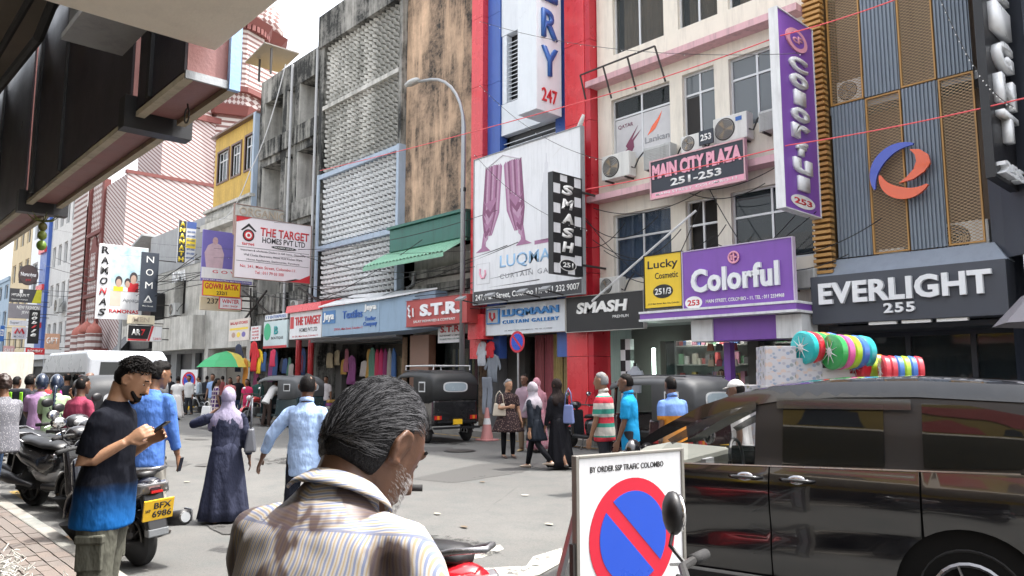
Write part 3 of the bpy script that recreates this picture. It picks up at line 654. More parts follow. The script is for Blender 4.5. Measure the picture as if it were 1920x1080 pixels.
# ---- red and white striped mosque
def Mstripe(name, period, rx, rz, c1=(.52, .49, .48), c2=(.14, .042, .036), duty=.42, check=False):
    m, n, bb = _new(name); sx = n.nodes.new('ShaderNodeSeparateXYZ'); n.links.new(_coord(n), sx.inputs[0])
    hor = _math(n, 'ADD', sx.outputs[0], sx.outputs[1])
    t = _math(n, 'ADD', _math(n, 'MULTIPLY', hor, rx), _math(n, 'MULTIPLY', sx.outputs[2], rz))
    f = _math(n, 'LESS_THAN', _math(n, 'FRACT', _math(n, 'DIVIDE', t, period)), duty)
    if check:
        t2 = _math(n, 'SUBTRACT', _math(n, 'MULTIPLY', hor, rx), _math(n, 'MULTIPLY', sx.outputs[2], rz)); f2 = _math(n, 'LESS_THAN', _math(n, 'FRACT', _math(n, 'DIVIDE', t2, period)), duty)
        f = _math(n, 'ABSOLUTE', _math(n, 'SUBTRACT', f, f2))
    d = _noise(n, _coord(n), .8, 5); n.links.new(_mix(n, _math(n, 'MULTIPLY', d, .4), _mix(n, f, c1, c2), (.34, .28, .27)), bb.inputs['Base Color']); bb.inputs['Roughness'].default_value = .7; return m
STRH = Mstripe('striped brick bands', .44, 0, 1, duty=.45); STRD = Mstripe('diagonal red lines', .27, .45, .89, c1=(.52, .48, .48), duty=.42); STRC = Mstripe('checked brick', .62, .7, .7, check=True, duty=.5)
REDB = M('red brick', (.15, .045, .04), .75, var=.2); 
b = thing('striped_mosque', 'red and white striped mosque with onion domes and minaret', 'mosque')
MX = -56.0
mb = MB().quad((MX, FY, 0), (MX, 30, 0), (MX, 30, 15.9), (MX, FY, 15.9)); mb.build('diagonal_side_wall', STRD, b, fix=False)
MB().box(MX-.3, MX+.06, FY-.1, 30, 15.9, 16.15).build('coping', REDB, b)
hol = [(-64.2, -62.2, 8.9, 11.6)]
wall(b, -61.5, MX, 0, 15.9, FY+.02, [], STRD); wall(b, -65.2, -61.5, 0, 16.5, FY, hol, STRC, .5); wall(b, -69.3, -65.2, 0, 17.5, FY-.3, [], STRH)
MB().box(-65.4, -64.9, FY-.2, FY+.3, 0, 17.5).build('pilaster', REDB, b); MB().box(-61.8, -61.2, FY-.15, FY+.3, 0, 16.5).build('pilaster', REDB, b)
for z in (4.2, 7.6, 12.4): MB().box(-65.3, -61.3, FY-.22, FY, z, z+.3).build('string_course', REDB, b)
MB().prism([(-64.2, 8.9), (-62.2, 8.9), (-62.2, 10.6), (-62.0, 11.2), (-62.6, 11.6), (-62.7, 12.1), (-63.2, 12.4), (-63.7, 12.1), (-63.8, 11.6), (-64.4, 11.2), (-64.2, 10.6)], 'y', FY-.12, FY+.1).build('window_surround', REDB, b)
MB().box(-63.8, -62.6, FY-.15, FY-.05, 9.2, 11).build('lattice', STRC, b)
shell(b, -69.3, MX-.02, FY+.3, 40, 0, 15.5, STRH)
def onion(cx, cy, z, r, mat, name='dome', par=None):
    P = [(1, 0), (1.1, .35), (1.05, .75), (.85, 1.15), (.5, 1.5), (.2, 1.75), (.05, 2.1), (.02, 2.5)]
    MB().rings([(cx, cy, z+h*r, k*r, k*r) for k, h in P], 20).build(name, mat, par or b, smooth=True)
# porch with small domes at street level
for i, (x, z) in enumerate(((-62.4, 4.6), (-60.4, 4.8), (-58.4, 4.6))): onion(x, 14.3, z, .45, M('salmon dome', (.36, .12, .095), .7), 'porch_dome'); MB().cyl((x, 14.3, 0), (x, 14.3, 4.65), .55).build('porch_turret', STRH, b)
MB().box(-63, -57.8, 14.2, 15.1, 3.2, 3.6).build('porch_beam', REDB, b); MB().box(-63, -57.8, 14.6, 15.1, 0, 3.2).build('porch_wall', STRH, b)
# minaret block with stepped storeys
tx, tz0 = -62.0, 15
c = PX(437, 160, tx); ty = c[0]
def octa(r0, r1, z0, z1, mat, name, n=8): MB().rings([(tx, ty, z0, r0, r0), (tx, ty, z1, r1, r1)], n).build(name, mat, b)
top = PX(437, 110, tx)[1]; bot = PX(437, 190, tx)[1]
octa(2.9, 2.9, 8, bot-2.2, STRH, 'tower_base'); octa(3.3, 3.5, bot-2.2, bot-1.4, REDB, 'lower_cornice'); octa(2.75, 2.75, bot-1.4, bot-.1, STRC, 'lower_band'); octa(3.2, 3.2, bot-.1, bot+.35, REDB, 'cornice')
octa(2.6, 2.6, bot+.35, top+2.2, STRH, 'tower_shaft'); octa(2.9, 3.3, top+2.2, top+2.9, REDB, 'upper_cornice'); octa(2.3, 2.3, top+2.9, top+5.5, STRH, 'upper_shaft'); octa(2.6, 3.0, top+5.5, top+6.1, REDB, 'crown'); onion(tx, ty, top+6.1, 2.3, STRC)
for a in range(8):
    t = rad(22.5+a*45+22.5); r = 2.6
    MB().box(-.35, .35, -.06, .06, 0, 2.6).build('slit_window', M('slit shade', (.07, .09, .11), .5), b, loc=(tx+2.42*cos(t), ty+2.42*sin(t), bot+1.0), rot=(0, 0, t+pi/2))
    for k in range(5):
        q = rad(a*45+k*9); MB().box(-.16, .16, -.16, .16, 0, .5).build('bracket', REDB, b, loc=(tx+2.72*cos(q), ty+2.72*sin(q), top+1.75), rot=(0, 0, q))

bw = PX(415, 235, -60.0); MB().box(-66, -60, bw[0]-4.5, bw[0]+6, 8, bw[1]).build('stepped_block', STRD, b); MB().box(-66.2, -59.8, bw[0]-4.7, bw[0]+6.2, bw[1], bw[1]+.5).build('block_cornice', REDB, b)
for k in range(4):
    qy_ = bw[0]-3.6+k*2.3; MB().rings([(-60.6, qy_, bw[1]+.5, .75, .75), (-60.6, qy_, bw[1]+2.2, .75, .75), (-60.6, qy_, bw[1]+2.2, .95, .95), (-60.6, qy_, bw[1]+2.5, .95, .95)], 8).build('turret', STRH, b); onion(-60.6, qy_, bw[1]+2.5, .7, REDB, 'turret_dome')
qx = tx-3; qy = PX(462, 75, qx)[0]; top = PX(462, 75, qx)[1]-4.4
MB().rings([(qx, qy, 8, 3, 3), (qx, qy, top+3.6, 3, 3)], 8).build('rear_tower', STRH, b); MB().rings([(qx, qy, top+3.6, 3.2, 3.2), (qx, qy, top+4.4, 3.9, 3.9)], 8).build('rear_cornice', REDB, b); onion(qx, qy, top+4.4, 3.0, STRC)
# ---- far street on the left, each house its own
def house(name, label, x0, x1, h, mat, nx, nz, gl=GLASS, z0=3.6, off=0, cat='building', ww=.55):
    t = thing(name, label, cat); hl = []
    for i in range(nx):
        for k in range(nz):
            cx_ = x0+(x1-x0)*(i+.5)/nx; cz = z0+(h-z0)*(k+.5)/nz; hw = (x1-x0)/nx*ww/2; hh = (h-z0)/nz*.27; hl.append((cx_-hw, cx_+hw, cz-hh, cz+hh))
    wall(t, x0, x1, z0-.4, h, FY+off, hl, mat, .3); shell(t, x0, x1, FY+off, FY+12, 0, h, mat)
    for q in hl: window(t, *q, FY+off+.15, 2, 0, t=.08)
    wall(t, x0, x1, 0, z0-.4, FY+off+.6, [(x0+.4, x1-.4, .1, z0-1)], GREY); MB().box(x0+.3, x1-.3, FY+off+.9, FY+off+1, 0, z0-.8).build('shopfront', ROOM, t)
    MB().box(x0, x1, FY+off-.15, FY+off-.003, h-.3, h+.1).build('cornice', mat, t); return t
WHW = Mstain('pale grey render', (.60, .61, .61), (.25, .25, .25), None, .35)
t = house('white_building', 'pale grey four storey building left of the mosque', -78, -69.5, 17.5, WHW, 4, 4)
t = house('blue_banded_building', 'white and blue clad narrow tower with red bands', -87, -78.2, 19, PANELW, 2, 3)
MB().box(-81, -78.3, 14.9, 15.19, 4, 18.5).build('blue_panel', BLUE, t)
for z in (6, 9.5, 13): MB().box(-81, -78.5, 14.7, 14.89, z, z+.5).build('red_band', RED, t)
house('cream_far_building', 'cream plastered building far down the street', -97, -87.2, 18, Mstain('far cream', (.62, .52, .34), (.3, .25, .2), None, .3), 3, 4)
t = house('blue_shop_building', 'pale blue and orange shop house far down the street', -112, -97.2, 12.5, LBLUE, 4, 3)
MB().box(-112, -107, 14.9, 15.19, 4, 11).build('orange_panel', M('orange panel', (.62, .36, .14), .6), t)
house('grey_far_building', 'grey terrace with tiled roof at the far end of the street', -140, -112.2, 10.5, OLDW, 6, 2)
house('end_building', 'long low white terrace closing the street view', -200, -140.2, 13, WHW, 10, 3)
# ================================================================ SIGNS
def corner_box(L, R, y):
    (ul, vt, vb), (ur, wt, wb) = L, R
    a, b_, c, d = PY(ul, vt, y), PY(ul, vb, y), PY(ur, wt, y), PY(ur, wb, y)
    return (a[0]+b_[0])/2, (c[0]+d[0])/2, (b_[1]+d[1])/2, (a[1]+c[1])/2
def fsign(name, label, L, R, y, mat, t=.1, cat='sign', frame=None, rim=.03, group=None):
    """board parallel to the street; local x right, z up from its foot, face at local y = 0"""
    x0, x1, z0, z1 = corner_box(L, R, y); W, H = x1-x0, z1-z0
    o = thing(name, label, cat, ((x0+x1)/2, y, z0), 0, group); MB().box(-W/2, W/2, 0, t, 0, H).build('board', mat, o, bevel=.008)
    if frame: framed(o, W, H, t, frame, rim)
    return o, W, H
def framed(o, W, H, t, m, r):
    MB().box(-W/2-r, -W/2, -.02, t+.01, -r, H+r).box(W/2, W/2+r, -.02, t+.01, -r, H+r).box(-W/2, W/2, -.02, t+.01, -r, 0).box(-W/2, W/2, -.02, t+.01, H, H+r).build('frame', m, o)
def psign(name, label, L, R, yin, mat, t=.12, cat='sign', frame=None, rim=.03, arms=True, group=None):
    """board standing out from the facade, facing up the street"""
    (ul, vt, vb), (ur, wt, wb) = L, R
    x = PY(ur, (wt+wb)/2, yin)[0]
    a, b_, c, d = PX(ul, vt, x), PX(ul, vb, x), PX(ur, wt, x), PX(ur, wb, x)
    y0, y1, z0, z1 = (a[0]+b_[0])/2, (c[0]+d[0])/2, (b_[1]+d[1])/2, (a[1]+c[1])/2; W, H = y1-y0, z1-z0
    o = thing(name, label, cat, (x, (y0+y1)/2, z0), pi/2, group); MB().box(-W/2, W/2, 0, t, 0, H).build('board', mat, o, bevel=.008)
    if frame: framed(o, W, H, t, frame, rim)
    if arms:
        for z in (H*.12, H*.88): MB().bar((W/2-.1, t/2+.02, z), (W/2+max(.3, FY-y1+.05), t/2+.02, z), .05).build('arm', DSTEEL, o)
    return o, W, H
def oval(o, cx, cz, rx, rz, mat, y=-.004, d=.004, name='badge', n=28):
    return MB().prism([(cx+rx*cos(2*pi*i/n), cz+rz*sin(2*pi*i/n)) for i in range(n)], 'y', y-d, y).build(name, mat, o)
def patch(o, x0, x1, z0, z1, mat, y=-.002, name='printed_panel', d=.003): return MB().box(x0, x1, y-d, y, z0, z1).build(name, mat, o)
GREYL = M('grey letter', (.30, .31, .33), .5, bump=0); PINKL = M('pink letter', (.78, .36, .46), .45, bump=0); YELL = M('yellow letter', (.82, .62, .05), .45, bump=0)
WL = M('moulded white letter', (.78, .80, .82), .3, var=.03, bump=0, coat=.3)
# 255
o = thing('shop_sign', 'raised white shop name and number 255 on the dark grey fascia', 'sign', (-5.25, 14.858, 2.72))
text(o, 'EVERLIGHT', 0.02, .60, 3.05, .43, -.0, WL, .09, .035, space=1.05); text(o, '255', 0, .24, .55, .19, -.0, WL, .06, .03, space=1.2)
o, W, H = psign('vertical_sign', 'black upright sign with stacked white letters on the dark building', (1842, -260, 318), (1884, -250, 340), 14.9, BLACK, .14)
for i, ch in enumerate('EVERLIGHT'): text(o, ch, 0, H-.2-i*(H-.75)/8.6, W*.62, (H-.6)/11.5, 0, WL, .13, .03)
text(o, '255', 0, .18, W*.85, .22, 0, WL, .12, .03)
# 251-253
o, W, H = fsign('plaza_sign', 'black and pink plaza name sign numbered 251-253 on the ledge', (1221, 303, 369), (1395, 263, 340), 14.6, NAVY, .08, frame=PINKP, rim=.035)
text(o, 'MAIN CITY PLAZA', 0, H*.70, W*.96, H*.40, -.003, PINKL, .02, .05); text(o, '251-253', 0, H*.33, W*.55, H*.20, -.003, LETW, .004, .03); patch(o, -W/2, W/2, 0, H*.14, PINKL); text(o, 'MAIN STREET, COLOMBO-11.', 0, H*.07, W*.9, H*.08, -.006, LETW, .002)
o, W, H = fsign('number_plate', 'small black plate with number 253 above the plaza sign', (1310, 245, 273), (1337, 241, 268), 14.62, NAVY, .04); text(o, '253', 0, H*.5, W*.75, H*.45, -.002, LETW, .004, .03)
o, W, H = fsign('cosmetic_sign', 'yellow cosmetic shop sign with black oval 251/3', (1209, 483, 580), (1278, 470, 572), 14.55, YELLOW, .08, frame=BLACK, rim=.02)
text(o, 'Lucky', 0, H*.80, W*.82, H*.20, -.002, LETK, .003); text(o, 'Cosmetic', W*.1, H*.60, W*.62, H*.12, -.002, LETK, .003); oval(o, 0, H*.30, W*.27, H*.13, LETK); text(o, '251/3', 0, H*.30, W*.44, H*.12, -.008, LETW, .002, .025); text(o, '251/3 Main Street, Main City, Colombo', 0, H*.07, W*.85, H*.04, -.002, LETK, .001)
o, W, H = fsign('purple_sign', 'purple shop board with moulded white name and pink round emblem', (1281, 472, 581), (1487, 446, 566), 14.45, PURPLE, .1, frame=M('lilac frame', (.6, .52, .66), .5), rim=.02)
text(o, 'Colorful', -.02, H*.47, W*.80, H*.40, -.0, WL, .07, .035, space=1.05); text(o, 'MAIN STREET, COLOMBO - 11. TEL : 011 2334968', W*.07, H*.11, W*.7, H*.07, -.002, LETW, .003, .02)
oval(o, -W*.40, H*.11, W*.085, H*.11, LETW); text(o, '253', -W*.40, H*.11, W*.12, H*.10, -.008, LETR, .003, .03)
RG = MB().tube([(.12*cos(a*pi/12), 0, .12*sin(a*pi/12)) for a in range(24)]+[(.12, 0, 0)], .022, 8).build('emblem_ring', PINKL, o, loc=(0, -.03, H*.80)); MB().box(-.015, .015, -.04, 0, -.1, .1).box(-.07, -.04, -.04, 0, -.06, .06).box(.02, .075, -.04, 0, -.012, .018).build('emblem_bars', PINKL, o, loc=(0, 0, H*.80))
o, W, H = psign('vertical_purple_sign', 'tall purple upright sign with moulded white letters down its length', (1464, 20, 388), (1530, 62, 402), 15.0, PURPLE, .16, frame=WHITE, rim=.02)
for i, ch in enumerate('Colorful'): text(o, ch, 0, H*.755-i*H*.088, W*(.5 if ch not in 'lf' else .3), H*.072, 0, WL, .06, .035)
oval(o, 0, H*.885, W*.30, H*.058, PINKL, d=.03); oval(o, 0, H*.885, W*.2, H*.04, PURPLE, y=-.035); text(o, 'cF', 0, H*.885, W*.28, H*.04, -.04, PINKL, .01, .03); oval(o, 0, H*.05, W*.34, H*.034, LETW); text(o, '253', 0, H*.05, W*.5, H*.03, -.008, LETR, .004, .03)
for z in (H*.05, H*.62): MB().bar((W/2, .1, z), (W/2+.9, .5, z-1.3), .06).build('brace', DSTEEL, o)
o, W, H = fsign('smash_sign', 'black shop board with white gothic lettering', (1062, 561, 624), (1207, 542, 614), 14.6, BLACK, .1, frame=OLDW, rim=.012)
text(o, 'SMASH', -.05, H*.66, W*.66, H*.32, -.002, LETW, .03, .04, shear=.12); text(o, 'PREMIUM', W*.22, H*.36, W*.2, H*.08, -.002, LETW, .003)
CHK = [LETK, PLW]
o, W, H = psign('checkered_sign', 'narrow black and white checkered upright sign with gothic letters and number 251', (1037, 327, 512), (1090, 333, 516), 14.15, PLW, .14, frame=BLACK, rim=.02)
for r in range(10):
    for c in range(4):
        if (c in (1, 2)) and 1 <= r <= 8: continue
        if (r+c) % 2 == 0: patch(o, -W/2+c*W/4, -W/2+(c+1)*W/4, H-(r+1)*H/10, H-r*H/10, LETK, name='check')
patch(o, -W/4, W/4, H*.18, H*.93, LETK, -.004, 'letter_panel')
for i, ch in enumerate('SMASH'): text(o, ch, 0, H*.85-i*H*.145, W*.42, H*.105, -.008, LETW, .01, .05, shear=.15)
oval(o, 0, H*.09, W*.3, H*.06, LETW, y=-.004); oval(o, 0, H*.09, W*.27, H*.053, LETK, y=-.009); text(o, '251', 0, H*.09, W*.36, H*.05, -.014, LETW, .003, .03)
# curtain shop billboard
o, W, H = fsign('curtain_billboard', 'large white billboard with mauve swagged curtains above the curtain shop', (889, 288, 575), (1090, 252, 545), 14.3, PLW, .12, frame=GREY, rim=.025)
patch(o, -W/2, W/2, 0, H*.085, M('dark print', (.05, .05, .055), .5)); text(o, '247, Main Street, Colombo 11.  011 232 9007', 0, H*.04, W*.96, H*.045, -.006, LETW, .002, .02)
text(o, 'LUQMAAN', W*.10, H*.255, W*.66, H*.095, -.002, M('sky blue print', (.30, .50, .72), .5, bump=0), .004, .012); text(o, 'CURTAIN GALLERY', W*.10, H*.165, W*.66, H*.032, -.002, GREYL, .002, space=1.3)
patch(o, -W*.47, -W*.33, H*.13, H*.27, M('grey outline', (.5, .5, .52), .5)); patch(o, -W*.465, -W*.335, H*.133, H*.267, PLW, -.005); MB().tube([(-.12, 0, .16), (-.13, 0, 0), (-.06, 0, -.12), (.06, 0, -.12), (.12, 0, -.02), (.10, 0, .1)], .03, 6).build('logo_mark', PINKL, o, loc=(-W*.4, -.02, H*.2))
MAUV = [M('mauve print', (.36, .17, .29), .6, var=.25, vs=9), M('pale mauve print', (.46, .28, .40), .6, var=.3, vs=12), M('dark mauve print', (.22, .08, .16), .6, var=.3, vs=9)]
def drape(o, side, cx):
    s = side
    for i in range(9):
        t = i/8; x0 = cx+s*(.02+.36*t); P = [(x0, .95-.05*abs(t-.5)), (x0+.045*s, .95), (cx+s*(.12+.33*t)+s*.05, .58), (cx+s*(.30+.16*t), .43), (cx+s*(.27+.14*t), .42), (cx+s*(.09+.33*t), .58)]
        MB().prism([(a*W*.42-W*.20, H*b_*.9+H*.07) for a, b_ in P], 'y', -.006-.0004*i, -.002).build('printed_fold', MAUV[i % 3], o)
    for k in range(6):
        t = k/5; P = [(cx+s*.44, .40+.27*t), (cx+s*(.46-.16*t), .36+.24*t), (cx+s*(.36-.2*t), .40+.27*t), (cx+s*(.36-.2*t), .43+.27*t), (cx+s*.42, .41+.26*t), (cx+s*.47, .43+.27*t)]
        MB().prism([(a*W*.42-W*.20, H*b_*.9+H*.07) for a, b_ in P], 'y', -.012-.0004*k, -.007).build('printed_swag', MAUV[(k+1) % 3], o)
    P = [(cx+s*.40, .45), (cx+s*.47, .45), (cx+s*.52, .34), (cx+s*.66, .31), (cx+s*.30, .31), (cx+s*.42, .35)]
    MB().prism([(a*W*.42-W*.20, H*b_*.9+H*.07) for a, b_ in P], 'y', -.011, -.003).build('printed_tail', MAUV[0], o)
drape(o, -1, 0); drape(o, 1, .0)
MB().tube([(-.4*W*.42-W*.20, -.004, H*.915), (-W*.20, -.004, H*.975), (.4*W*.42-W*.20, -.004, H*.915)], .02, 5).build('printed_pelmet', M('pale print', (.6, .57, .62), .5), o)
for i in range(9): patch(o, W*.16+i*.05, W*.16+i*.05+.02, H*.35, H*(.9-.06*abs(i-4)), M('faint print', (.62, .62, .66), .5, bump=0), name='printed_sheer')
patch(o, W*.10, W*.36, H*.335, H*.36, MAUV[0])
for x in (-.45, -.15, .15, .35):
    MB().bar((x*W, -.02, H*.0), (x*W-.1, -.55, H*.02), .035).build('lamp_arm', DSTEEL, o); MB().box(-.16, .16, -.1, .1, -.03, .03).build('floodlight', GREY, o, loc=(x*W-.1, -.6, H*.03), rot=(.5, 0, 0))
o, W, H = fsign('curtain_shop_sign', 'white curtain shop fascia with blue raised lettering under the billboard', (912, 578, 628), (1060, 558, 622), 14.7, PANELW, .2, frame=OLDW, rim=.01)
BL2 = M('bright blue letter', (.03, .22, .55), .3, bump=0); text(o, 'LUQMAAN', W*.08, H*.70, W*.70, H*.28, 0, BL2, .06, .03); text(o, 'CURTAIN GALLERY', W*.08, H*.42, W*.70, H*.12, 0, BL2, .03, .01, space=1.2); text(o, '247, MAIN STREET, COLOMBO-11.   TEL +94 112 329007', W*.05, H*.12, W*.6, H*.05, -.002, GREYL, .002)
patch(o, -W*.48, -W*.31, H*.38, H*.90, BL2, d=.05); patch(o, -W*.465, -W*.325, H*.42, H*.86, M('grey plaque', (.4, .42, .44), .5), y=-.055); MB().tube([(-.1, 0, .12), (-.1, 0, -.02), (0, 0, -.12), (.1, 0, -.05), (.08, 0, .1)], .035, 6).build('logo_mark', LETR, o, loc=(-W*.395, -.07, H*.64))
MB().box(-W/2-.75, -W/2-.02, -.1, .3, -.1, H*.75).build('red_end_box', RED, o)
o, W, H = psign('gallery_sign', 'tall white box sign with blue stacked letters and red 247', (1005, -320, 222), (1051, -330, 200), 14.9, PANELW, .75)
for i, ch in enumerate('GALLERY'): text(o, ch, 0, H*.93-i*H*.127, W*.62, H*.095, 0, LETB, .07, .02)
text(o, '247', 0, H*.055, W*.6, H*.045, 0, LETR, .03, .01)
# low beige front shop
SR = M('brick red board', (.40, .06, .055), .45, var=.08, bump=.02)
o, W, H = fsign('red_shop_sign', 'brick red shop fascia with white initials S.T.R.', (750, 567, 613), (876, 551, 605), 14.2, SR, .5, frame=SR, rim=.01)
text(o, 'S.T.R.', W*.12, H*.58, W*.58, H*.46, 0, WL, .04, .05); text(o, 'SALAY MOHAMED & COMPANY', W*.03, H*.17, W*.62, H*.1, -.002, LETW, .003, .02)
MB().tube([(-.13, 0, .2), (-.2, 0, .12), (-.12, 0, .02), (-.16, 0, -.12), (-.05, 0, -.2)], .035, 6).build('logo_mark', WL, o, loc=(-W*.30, -.03, H*.58)); MB().tube([(.0, 0, .1), (.02, 0, -.18)], .03, 6).build('logo_stroke', WL, o, loc=(-W*.28, -.03, H*.58))
o, W, H = fsign('white_shop_board', 'white board with red initials hanging under the red fascia', (821, 610, 643), (867, 606, 642), 14.9, PLW, .05)
text(o, 'S.T.R', 0, H*.75, W*.8, H*.36, -.002, LETR, .003, .03); text(o, 'SALAY MOHAMED & COMPANY', 0, H*.4, W*.85, H*.1, -.002, LETK, .002); text(o, '245, MAIN STREET, COLOMBO', 0, H*.2, W*.85, H*.1, -.002, GRN, .002)
# textile shop box fascia
o, W, H = fsign('textile_shop_sign', 'pale blue box fascia of the textile shop below the white screen', (604, 578, 632), (711, 562, 622), 13.75, LBLUE, 1.4)
text(o, 'Jeya', -W*.36, H*.64, W*.20, H*.32, -.02, LETW, .03, .03); patch(o, -W*.49, -W*.25, H*.42, H*.86, M('blue plaque', (.05, .18, .42), .4), d=.015); text(o, 'Textiles', W*.06, H*.66, W*.34, H*.26, -.002, LETB, .03, .01); text(o, '239/241, Main Street, Colombo-11', -W*.02, H*.2, W*.5, H*.09, -.002, LETR, .003)
text(o, 'Jeya', W*.36, H*.80, W*.2, H*.24, -.002, LETW, .03, .03); text(o, 'Trading\nCompany', W*.36, H*.36, W*.22, H*.34, -.002, LETB, .02, .02)
MB().hexa([(W/2, .02, 0), (W/2+1.9, .9, .1), (W/2+1.9, 1.4, .1), (W/2, 1.4, 0), (W/2, .02, H), (W/2+1.9, .9, H+.25), (W/2+1.9, 1.4, H+.25), (W/2, 1.4, H)]).build('side_board', LBLUE, o)
MB().hexa([(-W/2-.1, -.12, H+.0), (W/2+.1, -.12, H+.0), (W/2+2, .9, H+.28), (-W/2-.1, 1.4, H+.55), (-W/2-.1, -.12, H+.05), (W/2+.1, -.12, H+.05), (W/2+2, .9, H+.33), (-W/2-.1, 1.4, H+.6)]).build('sheet_roof', WHITE, o)
o, W, H = fsign('target_shop_sign', 'white homeware shop fascia with red lettering under a red eave', (543, 588, 637), (603, 580, 632), 13.9, PLW, .8)
text(o, 'THE TARGET', W*.08, H*.66, W*.78, H*.32, -.002, LETR, .02, .03); text(o, 'HOMES PVT LTD', W*.1, H*.32, W*.55, H*.15, -.002, LETK, .003); patch(o, -W*.48, -W*.36, H*.4, H*.85, LETR); text(o, 'No 241, Main Street, Colombo 11', 0, H*.09, W*.8, H*.08, -.002, LETR, .002)
MB().hexa([(-W/2-.1, -.15, H), (W/2+.1, -.15, H), (W/2+.1, .9, H+.05), (-W/2-.1, .9, H+.05), (-W/2-.1, -.1, H+.28), (W/2+.1, -.1, H+.28), (W/2+.1, .9, H+.5), (-W/2-.1, .9, H+.5)]).build('red_eave', RED, o)
# homeware hoarding standing out
o, W, H = psign('homeware_hoarding', 'large white homeware hoarding with red name and target mark standing out over the pavement', (441, 404, 518), (582, 424, 533), 14.95, M('pinkish sign white', (.74, .70, .73), .4, var=.05, bump=.02), .12, frame=M('brown rim', (.3, .2, .17), .6), rim=.02)
text(o, 'THE TARGET', W*.14, H*.79, W*.66, H*.145, -.002, LETR, .01, .02); text(o, 'HOMES PVT LTD', W*.13, H*.655, W*.58, H*.095, -.002, LETK, .004, .015)
oval(o, -W*.34, H*.70, W*.075, H*.10, LETK); oval(o, -W*.34, H*.70, W*.058, H*.078, LETR, y=-.009); oval(o, -W*.34, H*.70, W*.04, H*.052, LETW, y=-.014); oval(o, -W*.34, H*.70, W*.02, H*.027, LETR, y=-.019)
MB().prism([(-W*.44, H*.78), (-W*.34, H*.90), (-W*.24, H*.78), (-W*.26, H*.77), (-W*.34, H*.85), (-W*.42, H*.77)], 'y', -.01, -.002).build('house_mark', LETK, o); text(o, 'target', -W*.34, H*.55, W*.16, H*.06, -.002, LETR, .003, .02)
oval(o, W*.13, H*.555, W*.17, H*.03, LETK); text(o, 'SALAMBEX GROUP', W*.13, H*.555, W*.26, H*.03, -.008, LETW, .002)
for i, s in enumerate(['Importers & wholesale Dealers in Gift Items, Glassware,', 'Wall Clocks, Electronics, House Hold Kitchen Ware,', 'Home Appliances, Stationeries, Furniture']): text(o, s, 0, H*(.455-i*.075), W*(.86-.08*i), H*.042, -.002, LETK, .002, .01)
for z in (.50, .27): patch(o, -W*.48, W*.48, H*z, H*(z+.006), LETK)
text(o, 'No. 241, Main Street, Colombo-11.', -W*.06, H*.19, W*.74, H*.055, -.002, LETR, .003, .012); text(o, 'Tel : 011 79 03 500', -W*.05, H*.105, W*.38, H*.05, -.002, LETR, .003, .012)
MB().prism([(-W/2, H), (-W*.30, H), (-W*.37, H*.96), (-W/2, H*.9)], 'y', -.006, -.002).build('red_corner', LETR, o); MB().prism([(W/2, 0), (W*.22, 0), (W*.36, H*.05), (W/2, H*.14)], 'y', -.006, -.002).build('red_corner', LETR, o); MB().prism([(W*.22, 0), (W*.14, 0), (W*.30, H*.055), (W*.36, H*.05)], 'y', -.005, -.0015).build('black_corner', LETK, o)
o, W, H = psign('organic_sign', 'weathered wooden board with faded raised letters above the homeware hoarding', (440, 383, 440), (541, 397, 450), 15.35, OLDW, .1, frame=M('brown rim', (.3, .2, .17), .6)); text(o, 'ORGANIC', 0, H*.8, W*.85, H*.26, 0, M('tan letter', (.45, .38, .3), .6, bump=0), .03, .01)
PHB = M('violet print', (.17, .14, .42), .5, var=.2)
o, W, H = psign('gown_hoarding', 'purple printed hoarding with a robed figure beside the homeware hoarding', (379, 431, 526), (478, 441, 535), 15.3, PHB, .1); patch(o, -W/2, W/2, H*.06, H*.27, PLW); text(o, 'G O W', -W*.05, H*.20, W*.5, H*.06, -.006, LETR, .002); text(o, 'SHOP: 239/1, Ground Floor, Main Street, Colombo-11', 0, H*.03, W*.94, H*.035, -.002, LETW, .002)
SKP = M('printed figure', (.50, .33, .33), .6, var=.3, vs=8); RBP = M('printed robe', (.55, .40, .45), .6, var=.3, vs=8)
MB().prism([(-.42, .27), (-.12, .27), (-.1, .55), (-.16, .72), (-.22, .75), (-.32, .75), (-.40, .70), (-.46, .55)], 'y', -.007, -.003).build('printed_robe', RBP, o); me = o.children[-1] if o.children else None
for c in [q for q in COL.objects if q.parent == o and q.name.startswith('printed_robe')]: c.scale = (W, 1, H)
oval(o, -W*.27, H*.80, W*.05, H*.075, SKP, name='printed_face'); text(o, 'GO', W*.18, H*.83, W*.22, H*.11, -.002, LETW, .002); text(o, 'UG', W*.2, H*.6, W*.24, H*.12, -.002, LETW, .002)
o, W, H = psign('batik_sign', 'yellow batik shop sign with red lettering under the purple hoarding', (381, 527, 554), (450, 531, 557), 14.4, YELLOW, .08, frame=LETR, rim=.02); text(o, 'GOWRI BATIK', 0, H*.68, W*.92, H*.42, -.002, LETR, .003, .03); text(o, '232/1', 0, H*.22, W*.28, H*.26, -.002, LETK, .003, .02)
o, W, H = psign('number_board', 'cream board with number 237 below the yellow batik sign', (375, 556, 582), (452, 560, 584), 14.75, M('cream board', (.62, .56, .42), .5), .08); text(o, '237', -W*.2, H*.7, W*.28, H*.4, -.002, LETK, .003)
o, W, H = psign('winter_sign', 'small white sign with red lettering WINTER beside the 237 board', (412, 558, 578), (452, 560, 580), 14.3, PLW, .06, frame=LETR, rim=.02); text(o, 'WINTER', 0, H*.68, W*.8, H*.38, -.002, LETR, .003, .02); text(o, '239/1 SHOP', 0, H*.24, W*.7, H*.18, -.002, LETR, .002)
